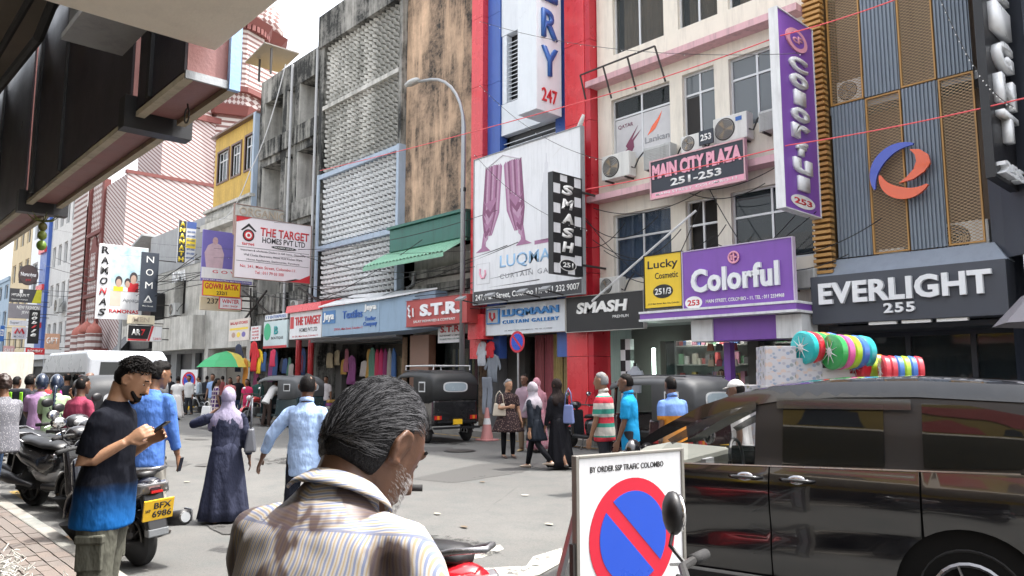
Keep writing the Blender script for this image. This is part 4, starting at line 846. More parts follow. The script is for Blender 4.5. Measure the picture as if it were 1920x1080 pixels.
# left group
def Mphoto():
    m, n, bb = _new('washed photo print'); f = _noise(n, _coord(n), 1.6, 6); n.links.new(_ramp(n, f, [(.3, (.25, .45, .55)), (.5, (.5, .62, .66)), (.7, (.6, .66, .66))]), bb.inputs['Base Color']); bb.inputs['Roughness'].default_value = .5; return m
o, W, H = psign('photo_hoarding', 'large white upright-lettered hoarding with a faded family photo', (183, 457, 598), (275, 464, 601), 14.6, PLW, .15)
for i, ch in enumerate('RAMONAS'): text(o, ch, -W*.38, H*.92-i*H*.138, W*.15, H*.10, 0, LETK if i != 4 else LETR, .03, .03, shear=.0 if i < 3 else .2)
patch(o, -W*.24, W*.5, H*.38, H*.99, Mphoto(), d=.003); SKF = M('printed skin', (.48, .33, .26), .6); HRK = M('printed hair', (.05, .04, .045), .7)
for i, (fx, fz, s) in enumerate(((-.08, .50, 1), (.10, .49, .85), (.22, .56, 1.1))):
    oval(o, W*fx, H*(fz+.015), W*.075*s, H*.07*s, HRK, y=-.006, name='printed_hair'); oval(o, W*fx, H*(fz-.01), W*.055*s, H*.055*s, SKF, y=-.012, name='printed_face')
    patch(o, W*(fx-.1*s), W*(fx+.1*s), H*.38, H*(fz-.055), [YELL, LETW, LETR][i], y=-.007-.001*i, name='printed_clothes')
patch(o, -W*.24, -W*.02, H*.18, H*.38, M('beige print', (.62, .57, .47), .5)); patch(o, -W*.02, W*.5, H*.14, H*.36, PLW, y=-.006); text(o, 'Apparel', W*.2, H*.26, W*.36, H*.07, -.012, GREYL, .002); text(o, 'RAMONAS', W*.06, H*.11, W*.6, H*.05, -.004, LETR, .003, .03)
MB().cyl((.05, .1, -3.6), (.05, .1, 0), .1).build('post', GREY, o); MB().bar((W*.3, .1, 0), (W*.8, .1, -1.2), .08).build('brace', DSTEEL, o)
NB = M('night blue board', (.045, .055, .075), .5)
o, W, H = psign('noma_upright_sign', 'dark blue upright sign with widely spaced white letters', (263, 471, 583), (296, 475, 585), 14.2, NB, .1)
for i, ch in enumerate('NOMA'): text(o, ch if i < 3 else '^', 0, H*.88-i*H*.22, W*.42, H*.11 if i < 3 else H*.09, -.002, LETW, .004, .0)
text(o, '235/237', 0, H*.16, W*.5, H*.03, -.002, LETW, .003, .03); text(o, 'Main Street', 0, H*.09, W*.6, H*.025, -.002, LETW, .002)
x0, z0 = PY(336, 518, 14.38); o = thing('noma_shop_sign', 'white shop name letters on the black shop box', 'sign', (x0, 14.39, z0)); text(o, 'NOMA', 0, 0, 2.0, .62, 0, WL, .05, .02)
o, W, H = psign('amanath_sign', 'tall sign with yellow block letters on blue beside small print', (334, 413, 494), (367, 417, 493), 14.9, PLW, .1); patch(o, -W/2, -W*.08, 0, H, NB)
for i, ch in enumerate('AMANATH'): text(o, ch, -W*.29, H*.92-i*H*.14, W*.3, H*.115, -.006, YELL, .006, .06)
patch(o, -W*.05, W/2, H*.84, H, M('blue print', (.08, .14, .4), .5)); patch(o, -W*.05, W/2, H*.36, H*.60, YELL)
for i in range(7): text(o, 'ABAYA SAREES', W*.22, H*(.76-i*.105), W*.46, H*.05, -.006, LETB, .002, .02)
o, W, H = psign('men_sign', 'cream board with embossed letters MEN above the AR7 sign', (239, 590, 607), (290, 592, 608), 14.0, M('cream board', (.62, .56, .42), .5), .1); text(o, 'MEN', 0, H*.5, W*.6, H*.55, 0, M('tan letter', (.45, .38, .3), .6, bump=0), .03, .02)
o, W, H = psign('ar7_sign', 'black and white sign with chrome and red AR7 lettering', (240, 610, 637), (303, 612, 641), 14.1, PLW, .1, frame=OLDW); MB().prism([(-W/2, H*.12), (W*.08, H*.12), (W*.18, H), (-W/2, H)], 'y', -.006, -.002).build('black_field', BLACK, o); patch(o, -W/2, W*.06, 0, H*.11, LETR); MB().prism([(W*.08, H*.0), (W*.14, 0), (W*.26, H), (W*.19, H)], 'y', -.006, -.002).build('red_slash', LETR, o); text(o, 'AR', -W*.27, H*.56, W*.26, H*.4, -.008, LETW, .004, .03); text(o, '7', -W*.06, H*.56, W*.12, H*.42, -.008, LETR, .004, .04); text(o, 'T-SHIRTS', W*.36, H*.15, W*.24, H*.16, -.002, LETR, .002)
o, W, H = fsign('enterprise_sign', 'blue lettered white enterprise sign above a green and white board', (497, 593, 602), (538, 585, 595), 14.0, PLW, .06); text(o, 'Y F ENTERPRISES', 0, H*.5, W*.94, H*.6, -.002, LETB, .003, .02)
o, W, H = fsign('green_letter_board', 'pale shop board with green letter mark under the enterprise sign', (494, 605, 654), (538, 598, 651), 13.95, M('pale aqua board', (.55, .66, .68), .45), .08)
oval(o, -W*.33, H*.62, W*.15, H*.32, M('green mark', (.02, .42, .20), .4)); text(o, 'B', W*.05, H*.65, W*.16, H*.3, -.002, M('teal letter', (.02, .3, .3), .4, bump=0), .02, .03); text(o, 'BOUTIQUE', W*.1, H*.36, W*.5, H*.11, -.002, LETK, .003, .02); patch(o, -W/2, W/2, 0, H*.09, LETR)
o, W, H = fsign('dress_poster_sign', 'cream board with red heading and printed goods by the umbrella', (429, 600, 640), (467, 596, 638), 14.2, M('cream white board', (.70, .64, .58), .5), .06); text(o, 'BALAJI STORES', 0, H*.8, W*.85, H*.16, -.002, LETR, .003, .03); patch(o, -W*.45, W*.45, H*.5, H*.6, YELL)
for i in range(3): oval(o, W*(-.25+i*.25), H*.28, W*.09, H*.12, [SKF, YELL, PHB][i], name='printed_goods')
o, W, H = fsign('small_red_print_sign', 'small white sign with red print next to the cream board', (470, 613, 640), (488, 610, 638), 14.1, PLW, .05)
for i in range(4): text(o, ['SILK', 'SAREE', 'HOUSE', '239'][i], 0, H*(.85-i*.22), W*.7, H*.13, -.002, LETR, .002, .03)
# far left group
o, W, H = psign('oval_sign', 'oval dark brown sign with curved pale lettering far left', (36, 498, 532), (70, 502, 532), 14.5, M('hidden bracket', (.1, .1, .1), .6), .05)
oval(o, 0, H*.5, W*.55, H*.6, M('dark brown oval', (.07, .05, .05), .5), y=0, d=.1); oval(o, 0, H*.5, W*.5, H*.53, M('brown oval', (.1, .07, .065), .5), y=-.1); text(o, 'Nuraniyas', 0, H*.5, W*.85, H*.3, -.105, LETW, .01, .03); text(o, '239', 0, H*.2, W*.3, H*.12, -.105, LETR, .01, .02)
o, W, H = psign('jewel_print_sign', 'dark sign with yellow slanted end and crest far left', (18, 540, 567), (78, 544, 568), 14.6, M('charcoal board', (.06, .06, .065), .5), .1); MB().prism([(W*.2, 0), (W*.5, 0), (W*.5, H), (W*.34, H)], 'y', -.006, -.002).build('yellow_end', M('olive yellow', (.55, .52, .03), .5), o); text(o, 'HYUNJUN IT', -W*.16, H*.5, W*.55, H*.28, -.002, LETW, .004, .01); text(o, 'Computer repair and spare parts', -W*.18, H*.2, W*.5, H*.14, -.002, LETW, .003); patch(o, -W*.2, -W*.1, H*.68, H*.95, LETW)
o, W, H = psign('fashion_jewels_sign', 'grey banded sign lettered NEW FASHION JEWELS', (16, 568, 598), (76, 572, 597), 14.5, M('grey banded board', (.22, .21, .23), .5), .1); text(o, 'NEW FASHION', W*.1, H*.75, W*.7, H*.26, -.002, LETW, .005, .01); text(o, 'JEWELS', W*.1, H*.4, W*.4, H*.24, -.002, LETW, .005, .01)
o, W, H = psign('super_sign', 'long white sign with grey lettering Super', (17, 600, 610), (52, 601, 611), 14.6, PLW, .1); text(o, 'Super', -W*.2, H*.5, W*.5, H*.6, -.002, GREYL, .004, .03)
o, W, H = psign('mobile_sign', 'black upright sign with white italic letters and red base', (53, 580, 644), (74, 582, 645), 13.9, BLACK, .1)
for i, ch in enumerate('mobile'): text(o, ch, 0, H*.88-i*H*.125, W*.5, H*.095, -.002, LETW if i != 3 else LETR, .01, .04, shear=.3)
o, W, H = psign('m_sign', 'white sign with red zigzag mark far left', (22, 613, 635), (50, 614, 636), 14.3, PLW, .1); MB().tube([(-W*.3, 0, H*.45), (-W*.15, 0, H*.85), (0, 0, H*.5), (W*.15, 0, H*.85), (W*.3, 0, H*.45)], .1, 6).build('zigzag_mark', LETR, o); text(o, 'MOBILE', 0, H*.2, W*.7, H*.18, -.003, GREYL, .004)
for i, (a, b_, c, d, m_, lb) in enumerate(((48, 652, 84, 665, LETR, 'red low sign over the far left shops'), (6, 648, 27, 668, M('faded pink board', (.6, .35, .33), .5), 'faded pink poster sign at the left edge'), (84, 625, 112, 655, M('orange poster', (.55, .33, .22), .6, var=.4, vs=3), 'orange patterned poster by the mosque'), (0, 610, 8, 640, LETB, 'blue sign at the left edge'))):
    o, W, H = psign('shop_board', lb, (a, b_, d), (c, b_+1, d), 14.0-i*.1, m_, .08); text(o, ['BOMBAY', 'SALE', 'GIFT', 'EZI'][i], 0, H*.55, W*.8, H*.4, -.002, LETW, .01, .02)
SR = M('brick red board', (.40, .06, .055), .45, var=.08, bump=.02)
# ================================================================ NEAR SIDE: sign boxes, slab and shop wall
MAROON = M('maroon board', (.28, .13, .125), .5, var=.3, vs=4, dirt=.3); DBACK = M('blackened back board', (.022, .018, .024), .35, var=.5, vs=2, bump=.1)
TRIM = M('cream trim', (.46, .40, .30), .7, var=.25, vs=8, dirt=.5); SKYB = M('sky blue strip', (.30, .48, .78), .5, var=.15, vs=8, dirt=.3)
nbx = [(-9.4, -6.42), (-6.3, -3.9), (-3.78, -3.15)]
for i, (x0, x1) in enumerate(nbx):
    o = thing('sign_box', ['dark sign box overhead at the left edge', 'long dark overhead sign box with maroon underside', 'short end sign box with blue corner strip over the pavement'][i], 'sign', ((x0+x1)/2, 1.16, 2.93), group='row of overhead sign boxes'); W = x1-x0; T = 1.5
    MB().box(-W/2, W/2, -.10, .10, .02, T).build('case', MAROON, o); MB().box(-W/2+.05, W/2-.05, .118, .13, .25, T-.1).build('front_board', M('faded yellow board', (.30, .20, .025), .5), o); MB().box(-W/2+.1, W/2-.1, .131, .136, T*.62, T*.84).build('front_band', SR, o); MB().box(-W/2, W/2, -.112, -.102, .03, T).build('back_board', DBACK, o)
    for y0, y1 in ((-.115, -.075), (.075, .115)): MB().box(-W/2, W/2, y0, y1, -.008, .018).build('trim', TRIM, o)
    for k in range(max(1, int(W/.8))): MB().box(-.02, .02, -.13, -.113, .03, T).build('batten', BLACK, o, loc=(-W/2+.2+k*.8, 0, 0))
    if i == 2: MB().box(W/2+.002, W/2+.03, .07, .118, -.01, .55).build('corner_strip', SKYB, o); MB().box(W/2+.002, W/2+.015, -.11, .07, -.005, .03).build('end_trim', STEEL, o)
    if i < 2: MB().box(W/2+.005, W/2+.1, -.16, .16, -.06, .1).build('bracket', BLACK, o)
sl_ = tag(MB().box(-3.1, 7, -3.4, 1.155, 3.06, 3.2).build('canopy_slab', M('cream soffit paint', (.84, .77, .66), .75, var=.06, vs=3, dirt=.12), bevel=.008), 'cream painted concrete canopy slab overhead', 'canopy')
fa = thing('slab_fascia', 'yellow and red shop fascia standing on the edge of the canopy slab', 'sign', (1.5, 1.1, 3.205)); MB().box(-4.5, 5, -.03, .03, 0, 1.1).build('board', MATS['faded yellow board'], fa); MB().box(-4.4, 4.9, .032, .037, .55, .85).build('band', SR, fa)
for i in range(7): MB().prism([(-4.2+i*1.3, .1), (-3.4+i*1.3, .1), (-3.5+i*1.3, .42), (-3.8+i*1.3, .5), (-4.1+i*1.3, .42)], 'y', .032, .04).build('printed_shape', [NAVY, SR, BLACK][i % 3], fa)
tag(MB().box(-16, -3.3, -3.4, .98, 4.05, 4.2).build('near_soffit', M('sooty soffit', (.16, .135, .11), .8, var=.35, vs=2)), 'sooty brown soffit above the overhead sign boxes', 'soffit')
o = thing('light_box', 'grey hanging light box under the cream slab', 'light fixture', (-3.55, .86, 3.25)); MB().box(-.25, .25, -.12, .1, 0, .3).build('case', M('grey enamel', (.12, .125, .135), .4), o, bevel=.01); MB().box(-.27, .27, -.14, .12, -.03, 0).build('rim', GREY, o)
tag(MB().tube([(-9, .9, 3.85), (-6.5, .8, 3.7), (-5.2, .86, 3.75), (-4.7, .9, 4.05)], .03).build('cable', CABLE), 'thick black cable sagging under the sooty soffit', 'cable'); tag(MB().tube([(-8, .7, 3.9), (-6.0, .72, 3.75), (-4.4, .8, 3.98)], .022).build('cable', CABLE), 'thinner black cable beside the sooty soffit', 'cable')
tag(MB().tube([(-3.42, 1.16, 2.915)]+[(-3.42+.03*cos(a*.6), 1.16, 2.86+.035*sin(a*.6)) for a in range(2, 14)], .004, 5).build('wire_ring', DSTEEL), 'rusty wire ring hanging under the end sign box', 'wire')
o = thing('lime_charm', 'string of limes hanging from the overhead sign box', 'charm', (*[(-6.36), 1.17], 2.86)); MB().tube([(0, 0, 0), (0, 0, -.24)], .003, 5).build('string', CABLE, o)
for i, (z, r, c) in enumerate(((-.08, .030, (.12, .11, .03)), (-.145, .032, (.15, .19, .03)), (-.22, .034, (.13, .22, .025)))): MB().ball((0, 0, z), r, r, r*1.15).build('lime', M('lime %d' % i, c, .4), o, smooth=True)
for i in range(7): a = i*.9; MB().tube([(0, 0, -.04), (.06*cos(a), .06*sin(a), -.03), (.11*cos(a), .11*sin(a), .015)], [.007, .006, .001], 5).build('chilli', M('dry chilli', (.12, .13, .03), .5), o)
# the shops behind the viewer, seen in the car's paint
b = thing('near_shop_building', 'near side shop row behind the viewer with a yellow fascia', 'building')
wall(b, -30, 14, 0, 3.0, -2.6, [(-26, -21, .1, 2.3), (-20, -14, .1, 2.3), (-12.5, -7, .1, 2.3), (-5.5, 1, .1, 2.3), (2.5, 9, .1, 2.3)], OLDW, .3); wall(b, -30, 14, 3.0, 8.5, -3.3, [(-28+i*5, -25.4+i*5, 4.6, 6.6) for i in range(8)], WHW)
for q in b.children: pass
MB().box(-4.5, 6, -2.55, -2.35, 2.35, 2.95).build('yellow_fascia', YELLOW, b); MB().box(-30, 14, -6, -5.9, 0, 8.4).build('back_room', ROOM, b); MB().box(-30, 14, -6, -2.65, 3.0, 3.1).build('floor_slab', GREY, b); MB().box(-30, 14, -10, -3.35, 8.4, 8.5).build('roof', GREY, b)
# ================================================================ FITTINGS ON THE FACADES
ACW = M('air conditioner enamel', (.66, .66, .63), .45, var=.08, dirt=.3); ACG = M('aged air conditioner enamel', (.45, .46, .45), .5, var=.12, dirt=.5); FAN = M('fan grille', (.05, .045, .04), .6)
def ac(label, u, v, y=14.85, s=1.0, m=ACW, rz=0, fan=True, sticker=None):
    x, z = PY(u, v, y); o = thing('air_conditioner', label, 'air conditioner', (x, y, z), rz, 'air conditioner condensers on the facades'); w_, h_, d_ = .82*s, .58*s, .3
    MB().box(-w_/2, w_/2, 0, d_, -h_/2, h_/2).build('case', m, o, bevel=.02)
    if fan:
        MB().tube([(-.12*s, -.004, 0), (-.12*s, .02, 0)], [.25*s, .22*s], 24, True).build('fan_opening', FAN, o)
        for k in range(3): MB().prism([(0, 0), (.2*s, .05*s), (.19*s, -.06*s)], 'y', -.012, -.006).build('blade', M('brass fan blade', (.25, .17, .08), .4, .4), o, loc=(-.12*s, 0, 0), rot=(0, k*2.09, 0))
        for k in range(6): MB().tube([(-.12*s+(.04+.035*k)*s*cos(a*pi/8), -.018, (.04+.035*k)*s*sin(a*pi/8)) for a in range(17)], .004, 4).build('grille_ring', m, o)
    else:
        for k in range(12): MB().box(-w_*.45, w_*.45, -.012, -.002, -h_*.42+k*h_*.07, -h_*.39+k*h_*.07).build('fin', m, o)
    if sticker: MB().box(w_*.18, w_*.36, -.006, -.002, h_*.2, h_*.36).build('sticker', sticker, o)
    MB().bar((-w_*.35, 0, -h_/2-.02), (-w_*.35, .4, -h_/2-.02), .04).build('bracket', DSTEEL, o); MB().bar((w_*.35, 0, -h_/2-.02), (w_*.35, .4, -h_/2-.02), .04).build('bracket', DSTEEL, o)
    MB().tube([(w_/2, .1, -.1), (w_/2+.1, .1, -.15), (w_/2+.15, .2, .1), (w_/2+.2, .36, .3)], .02, 6).build('hose', CABLE, o); return o
ac('white air conditioner with rusty fan beside the red column', 1153, 311, s=1.12); ac('grey slatted air conditioner left of the plaza sign', 1231, 293, s=.98, m=ACG, fan=False); ac('open fronted air conditioner with brass fan under the open window', 1296, 268, s=.72); ac('white air conditioner with blue and red sticker right of the plaza sign', 1368, 240, s=1.05, sticker=LETB); ac('air conditioner half hidden behind the upright purple sign', 1448, 222, s=.8, m=ACG, fan=False)
ac('air conditioner behind the lowest right mesh panel', 1805, 446, 15.5, 1.05, fan=True); ac('air conditioner behind the upper left mesh panel', 1598, 168, 15.5, .8); ac('small air conditioner behind the lower middle mesh panel', 1672, 482, 15.55, .6, fan=False)
ac('air conditioner resting on the black gothic shop board', 1142, 536, 14.9, .8); ac('air conditioner right of the purple shop board', 1502, 522, 14.9, .7, m=ACG, fan=False); ac('old air conditioner over the umbrella stall', 551, 573, 14.4, .8, m=ACG)
ac('pale air conditioner on the black shop corner', 322, 580, 14.5, 1.2, m=ACG); ac('box air conditioner left of the mosque', 105, 573, 14.6, 2.0, m=ACG)
# window print
o = thing('window_print', 'frosted window lettering with antelope and peacock feather marks', 'window print', (-11.44, FY+.117, 7.35)); VIO = M('maroon print', (.20, .05, .10), .5); 
text(o, 'Lankan', .45, .38, .75, .16, -.004, GREYL, .001); MB().prism([(-.62, .05), (-.40, .12), (-.28, .3), (-.30, .46), (-.05, .72), (-.36, .5), (-.14, .86), (-.46, .5), (-.56, .38), (-.5, .3), (-.66, .2)], 'y', -.006, -.004).build('antelope_mark', VIO, o); MB().prism([(.15, .5), (.4, .62), (.55, .85), (.62, 1.05), (.48, .88), (.3, .72)], 'y', -.006, -.004).build('feather_mark', OR, o); text(o, 'QATAR', -.55, .93, .5, .12, -.004, VIO, .001)
# ledge railing and rag
p = [(-12.85, 14.7, 9.1), (-12.9, 14.55, 9.75), (-10.45, 14.55, 9.75), (-10.3, 14.75, 8.85)]
o = thing('bent_sign_rack', 'bare bent steel sign frame on the pink ledge', 'frame', (-11.6, 14.6, 9)); 
for a, c in ((p[0], p[1]), (p[1], p[2]), (p[2], p[3]), ((-12.1, 14.55, 9.75), (-12, 14.75, 8.9)), ((-11.3, 14.55, 9.75), (-11.2, 14.75, 8.9))): MB().bar([q-w_ for q, w_ in zip(a, (-11.6, 14.6, 9))], [q-w_ for q, w_ in zip(c, (-11.6, 14.6, 9))], .035).build('bar', DSTEEL, o)
mb = MB(); mb.tube([(-12.75, 14.5, 8.6), (-12.95, 14.5, 8.2), (-13.4, 14.45, 7.8), (-13.8, 14.4, 7.55)], [(.03, .05), (.12, .04), (.16, .05), (.1, .02)], 8); tag(mb.build('torn_cloth', M('dirty white cloth', (.6, .58, .55), .9), smooth=True), 'torn white cloth strip hanging at the red column', 'cloth')
# purple eave and lower box
o = thing('purple_eave', 'purple and white eave with a purple shutter box under the purple board', 'awning', (-8.85, 14.3, 2.45)); MB().box(-1.95, 1.9, -.1, .7, .55, .68).build('eave', PURPLE, o); MB().box(-1.97, 1.92, -.12, .72, .50, .55).build('white_lip', WHITE, o); MB().box(-1.97, 1.92, -.12, .72, .68, .73).build('white_lip', WHITE, o); MB().box(-.2, 1.3, .25, .9, 0, .5).build('shutter_box', PURPLE, o); MB().box(-.75, -.2, .2, .9, 0, .48).build('white_end', WHITE, o); MB().box(1.3, 1.85, .2, .9, 0, .48).build('white_end', WHITE, o); MB().box(-.42, -.26, 1.0, 1.2, -2.5, 0).build('purple_post', PURPLE, o)
# street lamp
lx, ly = -17.49, 14.25
o = thing('street_lamp', 'tall grey steel street lamp curving over the road', 'street lamp', (lx, ly, .12)); MB().cyl((0, 0, 0), (0, 0, .5), .14).build('base', STEEL, o); pts = [(0, 0, .5), (0, 0, 9.3)]+[(-(1-cos(a*pi/16))*2.0, -.1*a/8, 9.3+sin(a*pi/16)*2.0) for a in range(1, 8)]+[(-2.2, -.15, 11.35)]; MB().tube(pts, [.085]+[.07]+[.05]*7+[.045], 10).build('pole', STEEL, o, smooth=True)
MB().rings([(0, 0, 0, .13, .36), (0, 0, .07, .15, .42), (0, 0, .14, .1, .3), (0, 0, .16, .03, .1)], 14).build('lamp_head', M('lamp grey', (.5, .51, .5), .4), o, smooth=True, loc=(-2.55, -.17, 11.36), rot=(0, .0, pi/2)); MB().box(-.1, .1, -.04, .04, 0, .12).build('clamp', DSTEEL, o, loc=(0, 0, 7.2))
# overhead cables, light strings and red cords
def cable(name, label, pts, r, mat, sag=.3, bulbs=0, n=22, group=None, cat='cable'):
    P = []
    for a, c in zip(pts, pts[1:]):
        a, c = Vector(a), Vector(c)
        for i in range(n): t = i/n; q = a.lerp(c, t); q.z -= sag*4*t*(1-t); P.append(q)
    P.append(Vector(pts[-1])); 
    if not bulbs: return tag(MB().tube(P, r, 5).build(name, mat), label, cat, group)
    o = thing(name, label, cat, P[0], 0, group); MB().tube([q-P[0] for q in P], r, 4).build('wire', mat, o); bm_ = MB().ball((0, 0, 0), .012, n=6, m=4).mesh('bulb'); bm_.materials.append(LETW)
    L = len(P)
    for i in range(bulbs): q = P[int((i+.5)/bulbs*L)]-P[0]; link('bulb', bm_, None, o, loc=(q.x, q.y, q.z-.03))
    return o
def pv3(u, v, y): x, z = PY(u, v, y); return (x, y, z)
REDC = M('red cord', (.72, .10, .11), .6, bump=0)
cable('red_string', 'red cord strung across the upper facades to the top right', [pv3(600, 320, 13.6), pv3(1130, 180, 13.6), pv3(1460, 68, 13.6), pv3(1730, -20, 13.6)], .013, REDC, .05, cat='string'); cable('red_string', 'red cord strung lower across the right facades', [pv3(1100, 355, 13.6), pv3(1480, 272, 13.6), pv3(1930, 182, 13.6)], .013, REDC, .05, cat='string')
LT = [((1090, 140), (1340, 140), (1130, 5), 0), ]
for i, (a, c, lb) in enumerate([((900, 40), (1500, 100), 'string of small lights under the top window row'), ((1130, 300), (900, 160), 'string of small lights across the blue and white panels'), ((1100, 430), (890, 290), 'string of small lights over the curtain billboard'), ((1760, -10), (1900, 200), 'string of small lights down the corrugated front'), ((880, 470), (130, 470), 'long string of small lights over the far shops'), ((560, 420), (60, 360), 'string of small lights past the homeware hoarding'), ((480, 470), (60, 420), 'string of small lights above the photo hoarding')]):
    cable('light_string', lb, [pv3(*a, 13.3), pv3(*c, 13.3)], .006, CABLE, .35, 26, cat='light string')
rnd = random.Random(3)
for i in range(16):
    x0 = rnd.uniform(-13.4, -9); cable('black_cable', 'thin black cable hanging along the lower cream facade', [(x0, 14.78, rnd.uniform(2.9, 6.6)), (x0+rnd.uniform(1.5, 4), 14.7, rnd.uniform(3.0, 6.5))], .011, CABLE, rnd.uniform(.1, .7), group='cables on the cream facade')
for i in range(9): cable('black_cable', 'thin black cable slung along the facades above the shop signs', [(rnd.uniform(-34, -28), 14.4, rnd.uniform(3.7, 7)), (rnd.uniform(-20, -12), 14.3, rnd.uniform(3.6, 6.5))], .013, CABLE, rnd.uniform(.2, .6), group='cables along the middle facades')
for i in range(8): cable('black_cable', 'thin black cable slung over the far shops', [(rnd.uniform(-75, -60), 13.6, rnd.uniform(6, 12)), (rnd.uniform(-40, -33), 14.3, rnd.uniform(6, 9))], .02, CABLE, rnd.uniform(.3, .9), group='cables over the far shops')
cable('pale_cable', 'pale loose cable falling across the weathered concrete front', [(-31.1, 14.8, 15.9), (-34, 14.6, 11.5), (-37, 14.4, 9.5)], .025, WHITE, .6); cable('white_conduit', 'white pipe slanting across the blue curtained window', [pv3(1110, 565, 14.6), pv3(1305, 395, 14.7)], .03, WHITE, 0)
# steel trestle behind the hoardings
for i, (a, c) in enumerate((((455, 545), (530, 610)), ((500, 545), (450, 610)), ((560, 540), (640, 590)), ((470, 540), (470, 620)))): tag(MB().bar(pv3(*a, 14.9), pv3(*c, 14.9), .07).build('steel_strut', DSTEEL), 'dark steel strut of the trestle under the homeware hoarding', 'strut', 'trestle struts')
# ================================================================ SHOP DISPLAYS
GB = MB().box(-.06, .06, -.05, .05, 0, .14).mesh('goods')
gmats = [M('goods %d' % i, c, .5) for i, c in enumerate([(.6, .58, .5), (.5, .1, .1), (.1, .2, .45), (.55, .4, .1), (.15, .15, .16), (.2, .4, .25), (.6, .3, .4), (.7, .7, .7)])]
GMS = []
for m_ in gmats: q = GB.copy(); q.materials.append(m_); GMS.append(q)
for lb, x0, x1, n_ in (('glass display shelves stocked with small goods in the black gothic shop', -11.8, -9.5, 15), ('pharmacy style shelves full of boxes in the purple fronted shop', -8.95, -7.1, 13)):
    o = thing('display_shelves', lb, 'shelves', ((x0+x1)/2, 17.2, .16))
    for k in range(5):
        MB().box(-(x1-x0)/2, (x1-x0)/2, -.15, .15, .3+k*.5, .33+k*.5).build('shelf', M('pale shelf', (.45, .47, .45), .4), o)
        for j in range(n_):
            if rnd.random() < .9: c_ = link('goods', rnd.choice(GMS), None, o, loc=(-(x1-x0)/2+.1+j*(x1-x0-.2)/n_, rnd.uniform(-.05, .05), .335+k*.5)); c_.scale = (rnd.uniform(.6, 1.3), 1, rnd.uniform(.7, 2.2))
    MB().box(-(x1-x0)/2, (x1-x0)/2, .16, .2, 0, 2.7).build('back_panel', M('shelf back', (.28, .3, .29), .6), o)
    for s in (-1, 1): MB().box(s*(x1-x0)/2-.03, s*(x1-x0)/2+.03, -.16, .2, 0, 2.7).build('upright', STEEL, o)
for lb, q in (('clear glass shop window of the black gothic shop', (-11.5, -10.1)), ('clear glass shop window of the purple fronted shop', (-8.9, -7.1))): tag(MB().box(q[0], q[1], 16.2, 16.215, .3, 2.55).build('shop_window', GLASSC), lb, 'shop window')
tag(MB().cyl((-11.75, 16.0, 1.0), (-11.75, 16.0, 2.4), .045).build('tube_light', Memit('tube light', (.75, 1, .85), 5)), 'lit upright tube light in the black gothic shop window', 'lamp')
o = thing('checkered_column', 'black and white checkered column beside the red pillar', 'column', (-12.3, 15.6, .12))
for k in range(9):
    for j in range(2): MB().box(-.16+j*.16, j*.16, -.08, .08, k*.28, (k+1)*.28).build('check', [LETK, PLW][(k+j) % 2], o)
# hung clothes by the textile shops and the curtain shop
def garment(label, x, y, zt, w_, h_, c, cat='garment', grp=None):
    o = thing('hanging_garment', label, cat, (x, y, zt-h_), 0, grp); m_ = M('garment cloth %s' % (c,), c, .85, var=.3, vs=7)
    if 'trousers' in label: P = [(-.5, 1), (.5, 1), (.55, 0), (.12, 0), (.03, .7), (-.03, .7), (-.12, 0), (-.55, 0)]
    elif 'jersey' in label or 'shirt' in label or 'suit' in label: P = [(-.15, 1), (.15, 1), (.45, .92), (.78, .5), (.6, .42), (.45, .66), (.46, 0), (-.46, 0), (-.45, .66), (-.6, .42), (-.78, .5), (-.45, .92)]
    else: P = [(-.12, 1), (.12, 1), (.42, .9), (.46, .5), (.54, .02), (.2, 0), (.0, .03), (-.25, 0), (-.54, .02), (-.46, .5), (-.42, .9)]
    panel([(a*w_, c_*h_) for a, c_ in P], lambda xx, zz: .03+.025*sin(xx*34+zz*3)*(1-.5*zz/h_)+.02*sin(zz*7), 'cloth', m_, o, .02, 16, 8, -1)
    MB().tube([(0, 0, h_), (0, 0, h_+.08)], .006, 5).build('hook', CABLE, o); return o
for lb, u, v, w_, h_, c in (('red and black football jersey hung at the umbrella stall', 478, 640, .62, 1.25, (.55, .02, .03)), ('yellow jersey hung beside the red one', 487, 655, .5, 1.0, (.7, .45, .02)), ('black and blue shirt hung left of the stall', 449, 645, .62, 1.2, (.03, .04, .08)), ('light blue shirt hung in front of the black one', 446, 655, .35, .8, (.25, .38, .6)), ('orange tunic hung low at the stall', 462, 672, .5, 1.2, (.5, .2, .03)), ('dark maroon tunic hung low at the stall', 481, 695, .5, .9, (.14, .02, .06)), ('crimson round cushion cloth hung under the eave', 513, 655, .5, .7, (.5, .03, .08)), ('navy shawl hung beside the crimson cloth', 497, 660, .35, .8, (.03, .08, .2))):
    x, z = PY(u, v, 13.7-h_*.2); garment(lb, x, 13.7-h_*.2, z, w_, h_, c, grp='clothes hung at the street stall')
for lb, u, v, w_, h_, c in (('silver grey track suit top hung at the curtain shop', 925, 664, .5, .85, (.20, .22, .25)), ('grey track suit trousers hung under the top', 922, 707, .42, 1.1, (.22, .24, .28)), ('white sports shirt hung left of the track suit', 905, 640, .35, .75, (.5, .52, .56)), ('red cap and shirt hung above the track suit', 921, 640, .3, .5, (.55, .03, .04))):
    x, z = PY(u, v, 14.9); garment(lb, x, 14.9-(.15 if 'trous' in lb else 0), z, w_, h_, c, grp='sportswear hung at the curtain shop')
o = thing('market_umbrella', 'red, green and yellow market umbrella over the stall', 'umbrella', (*[PY(424, 690, 13.0)[0], 13.0], 0)); MB().cyl((0, 0, 0), (0, 0, 2.75), .025).build('pole', STEEL, o)
uc = [M('umbrella %d' % i, c, .6) for i, c in enumerate([(.55, .05, .06), (.03, .33, .12), (.6, .5, .1), (.10, .42, .25)])]
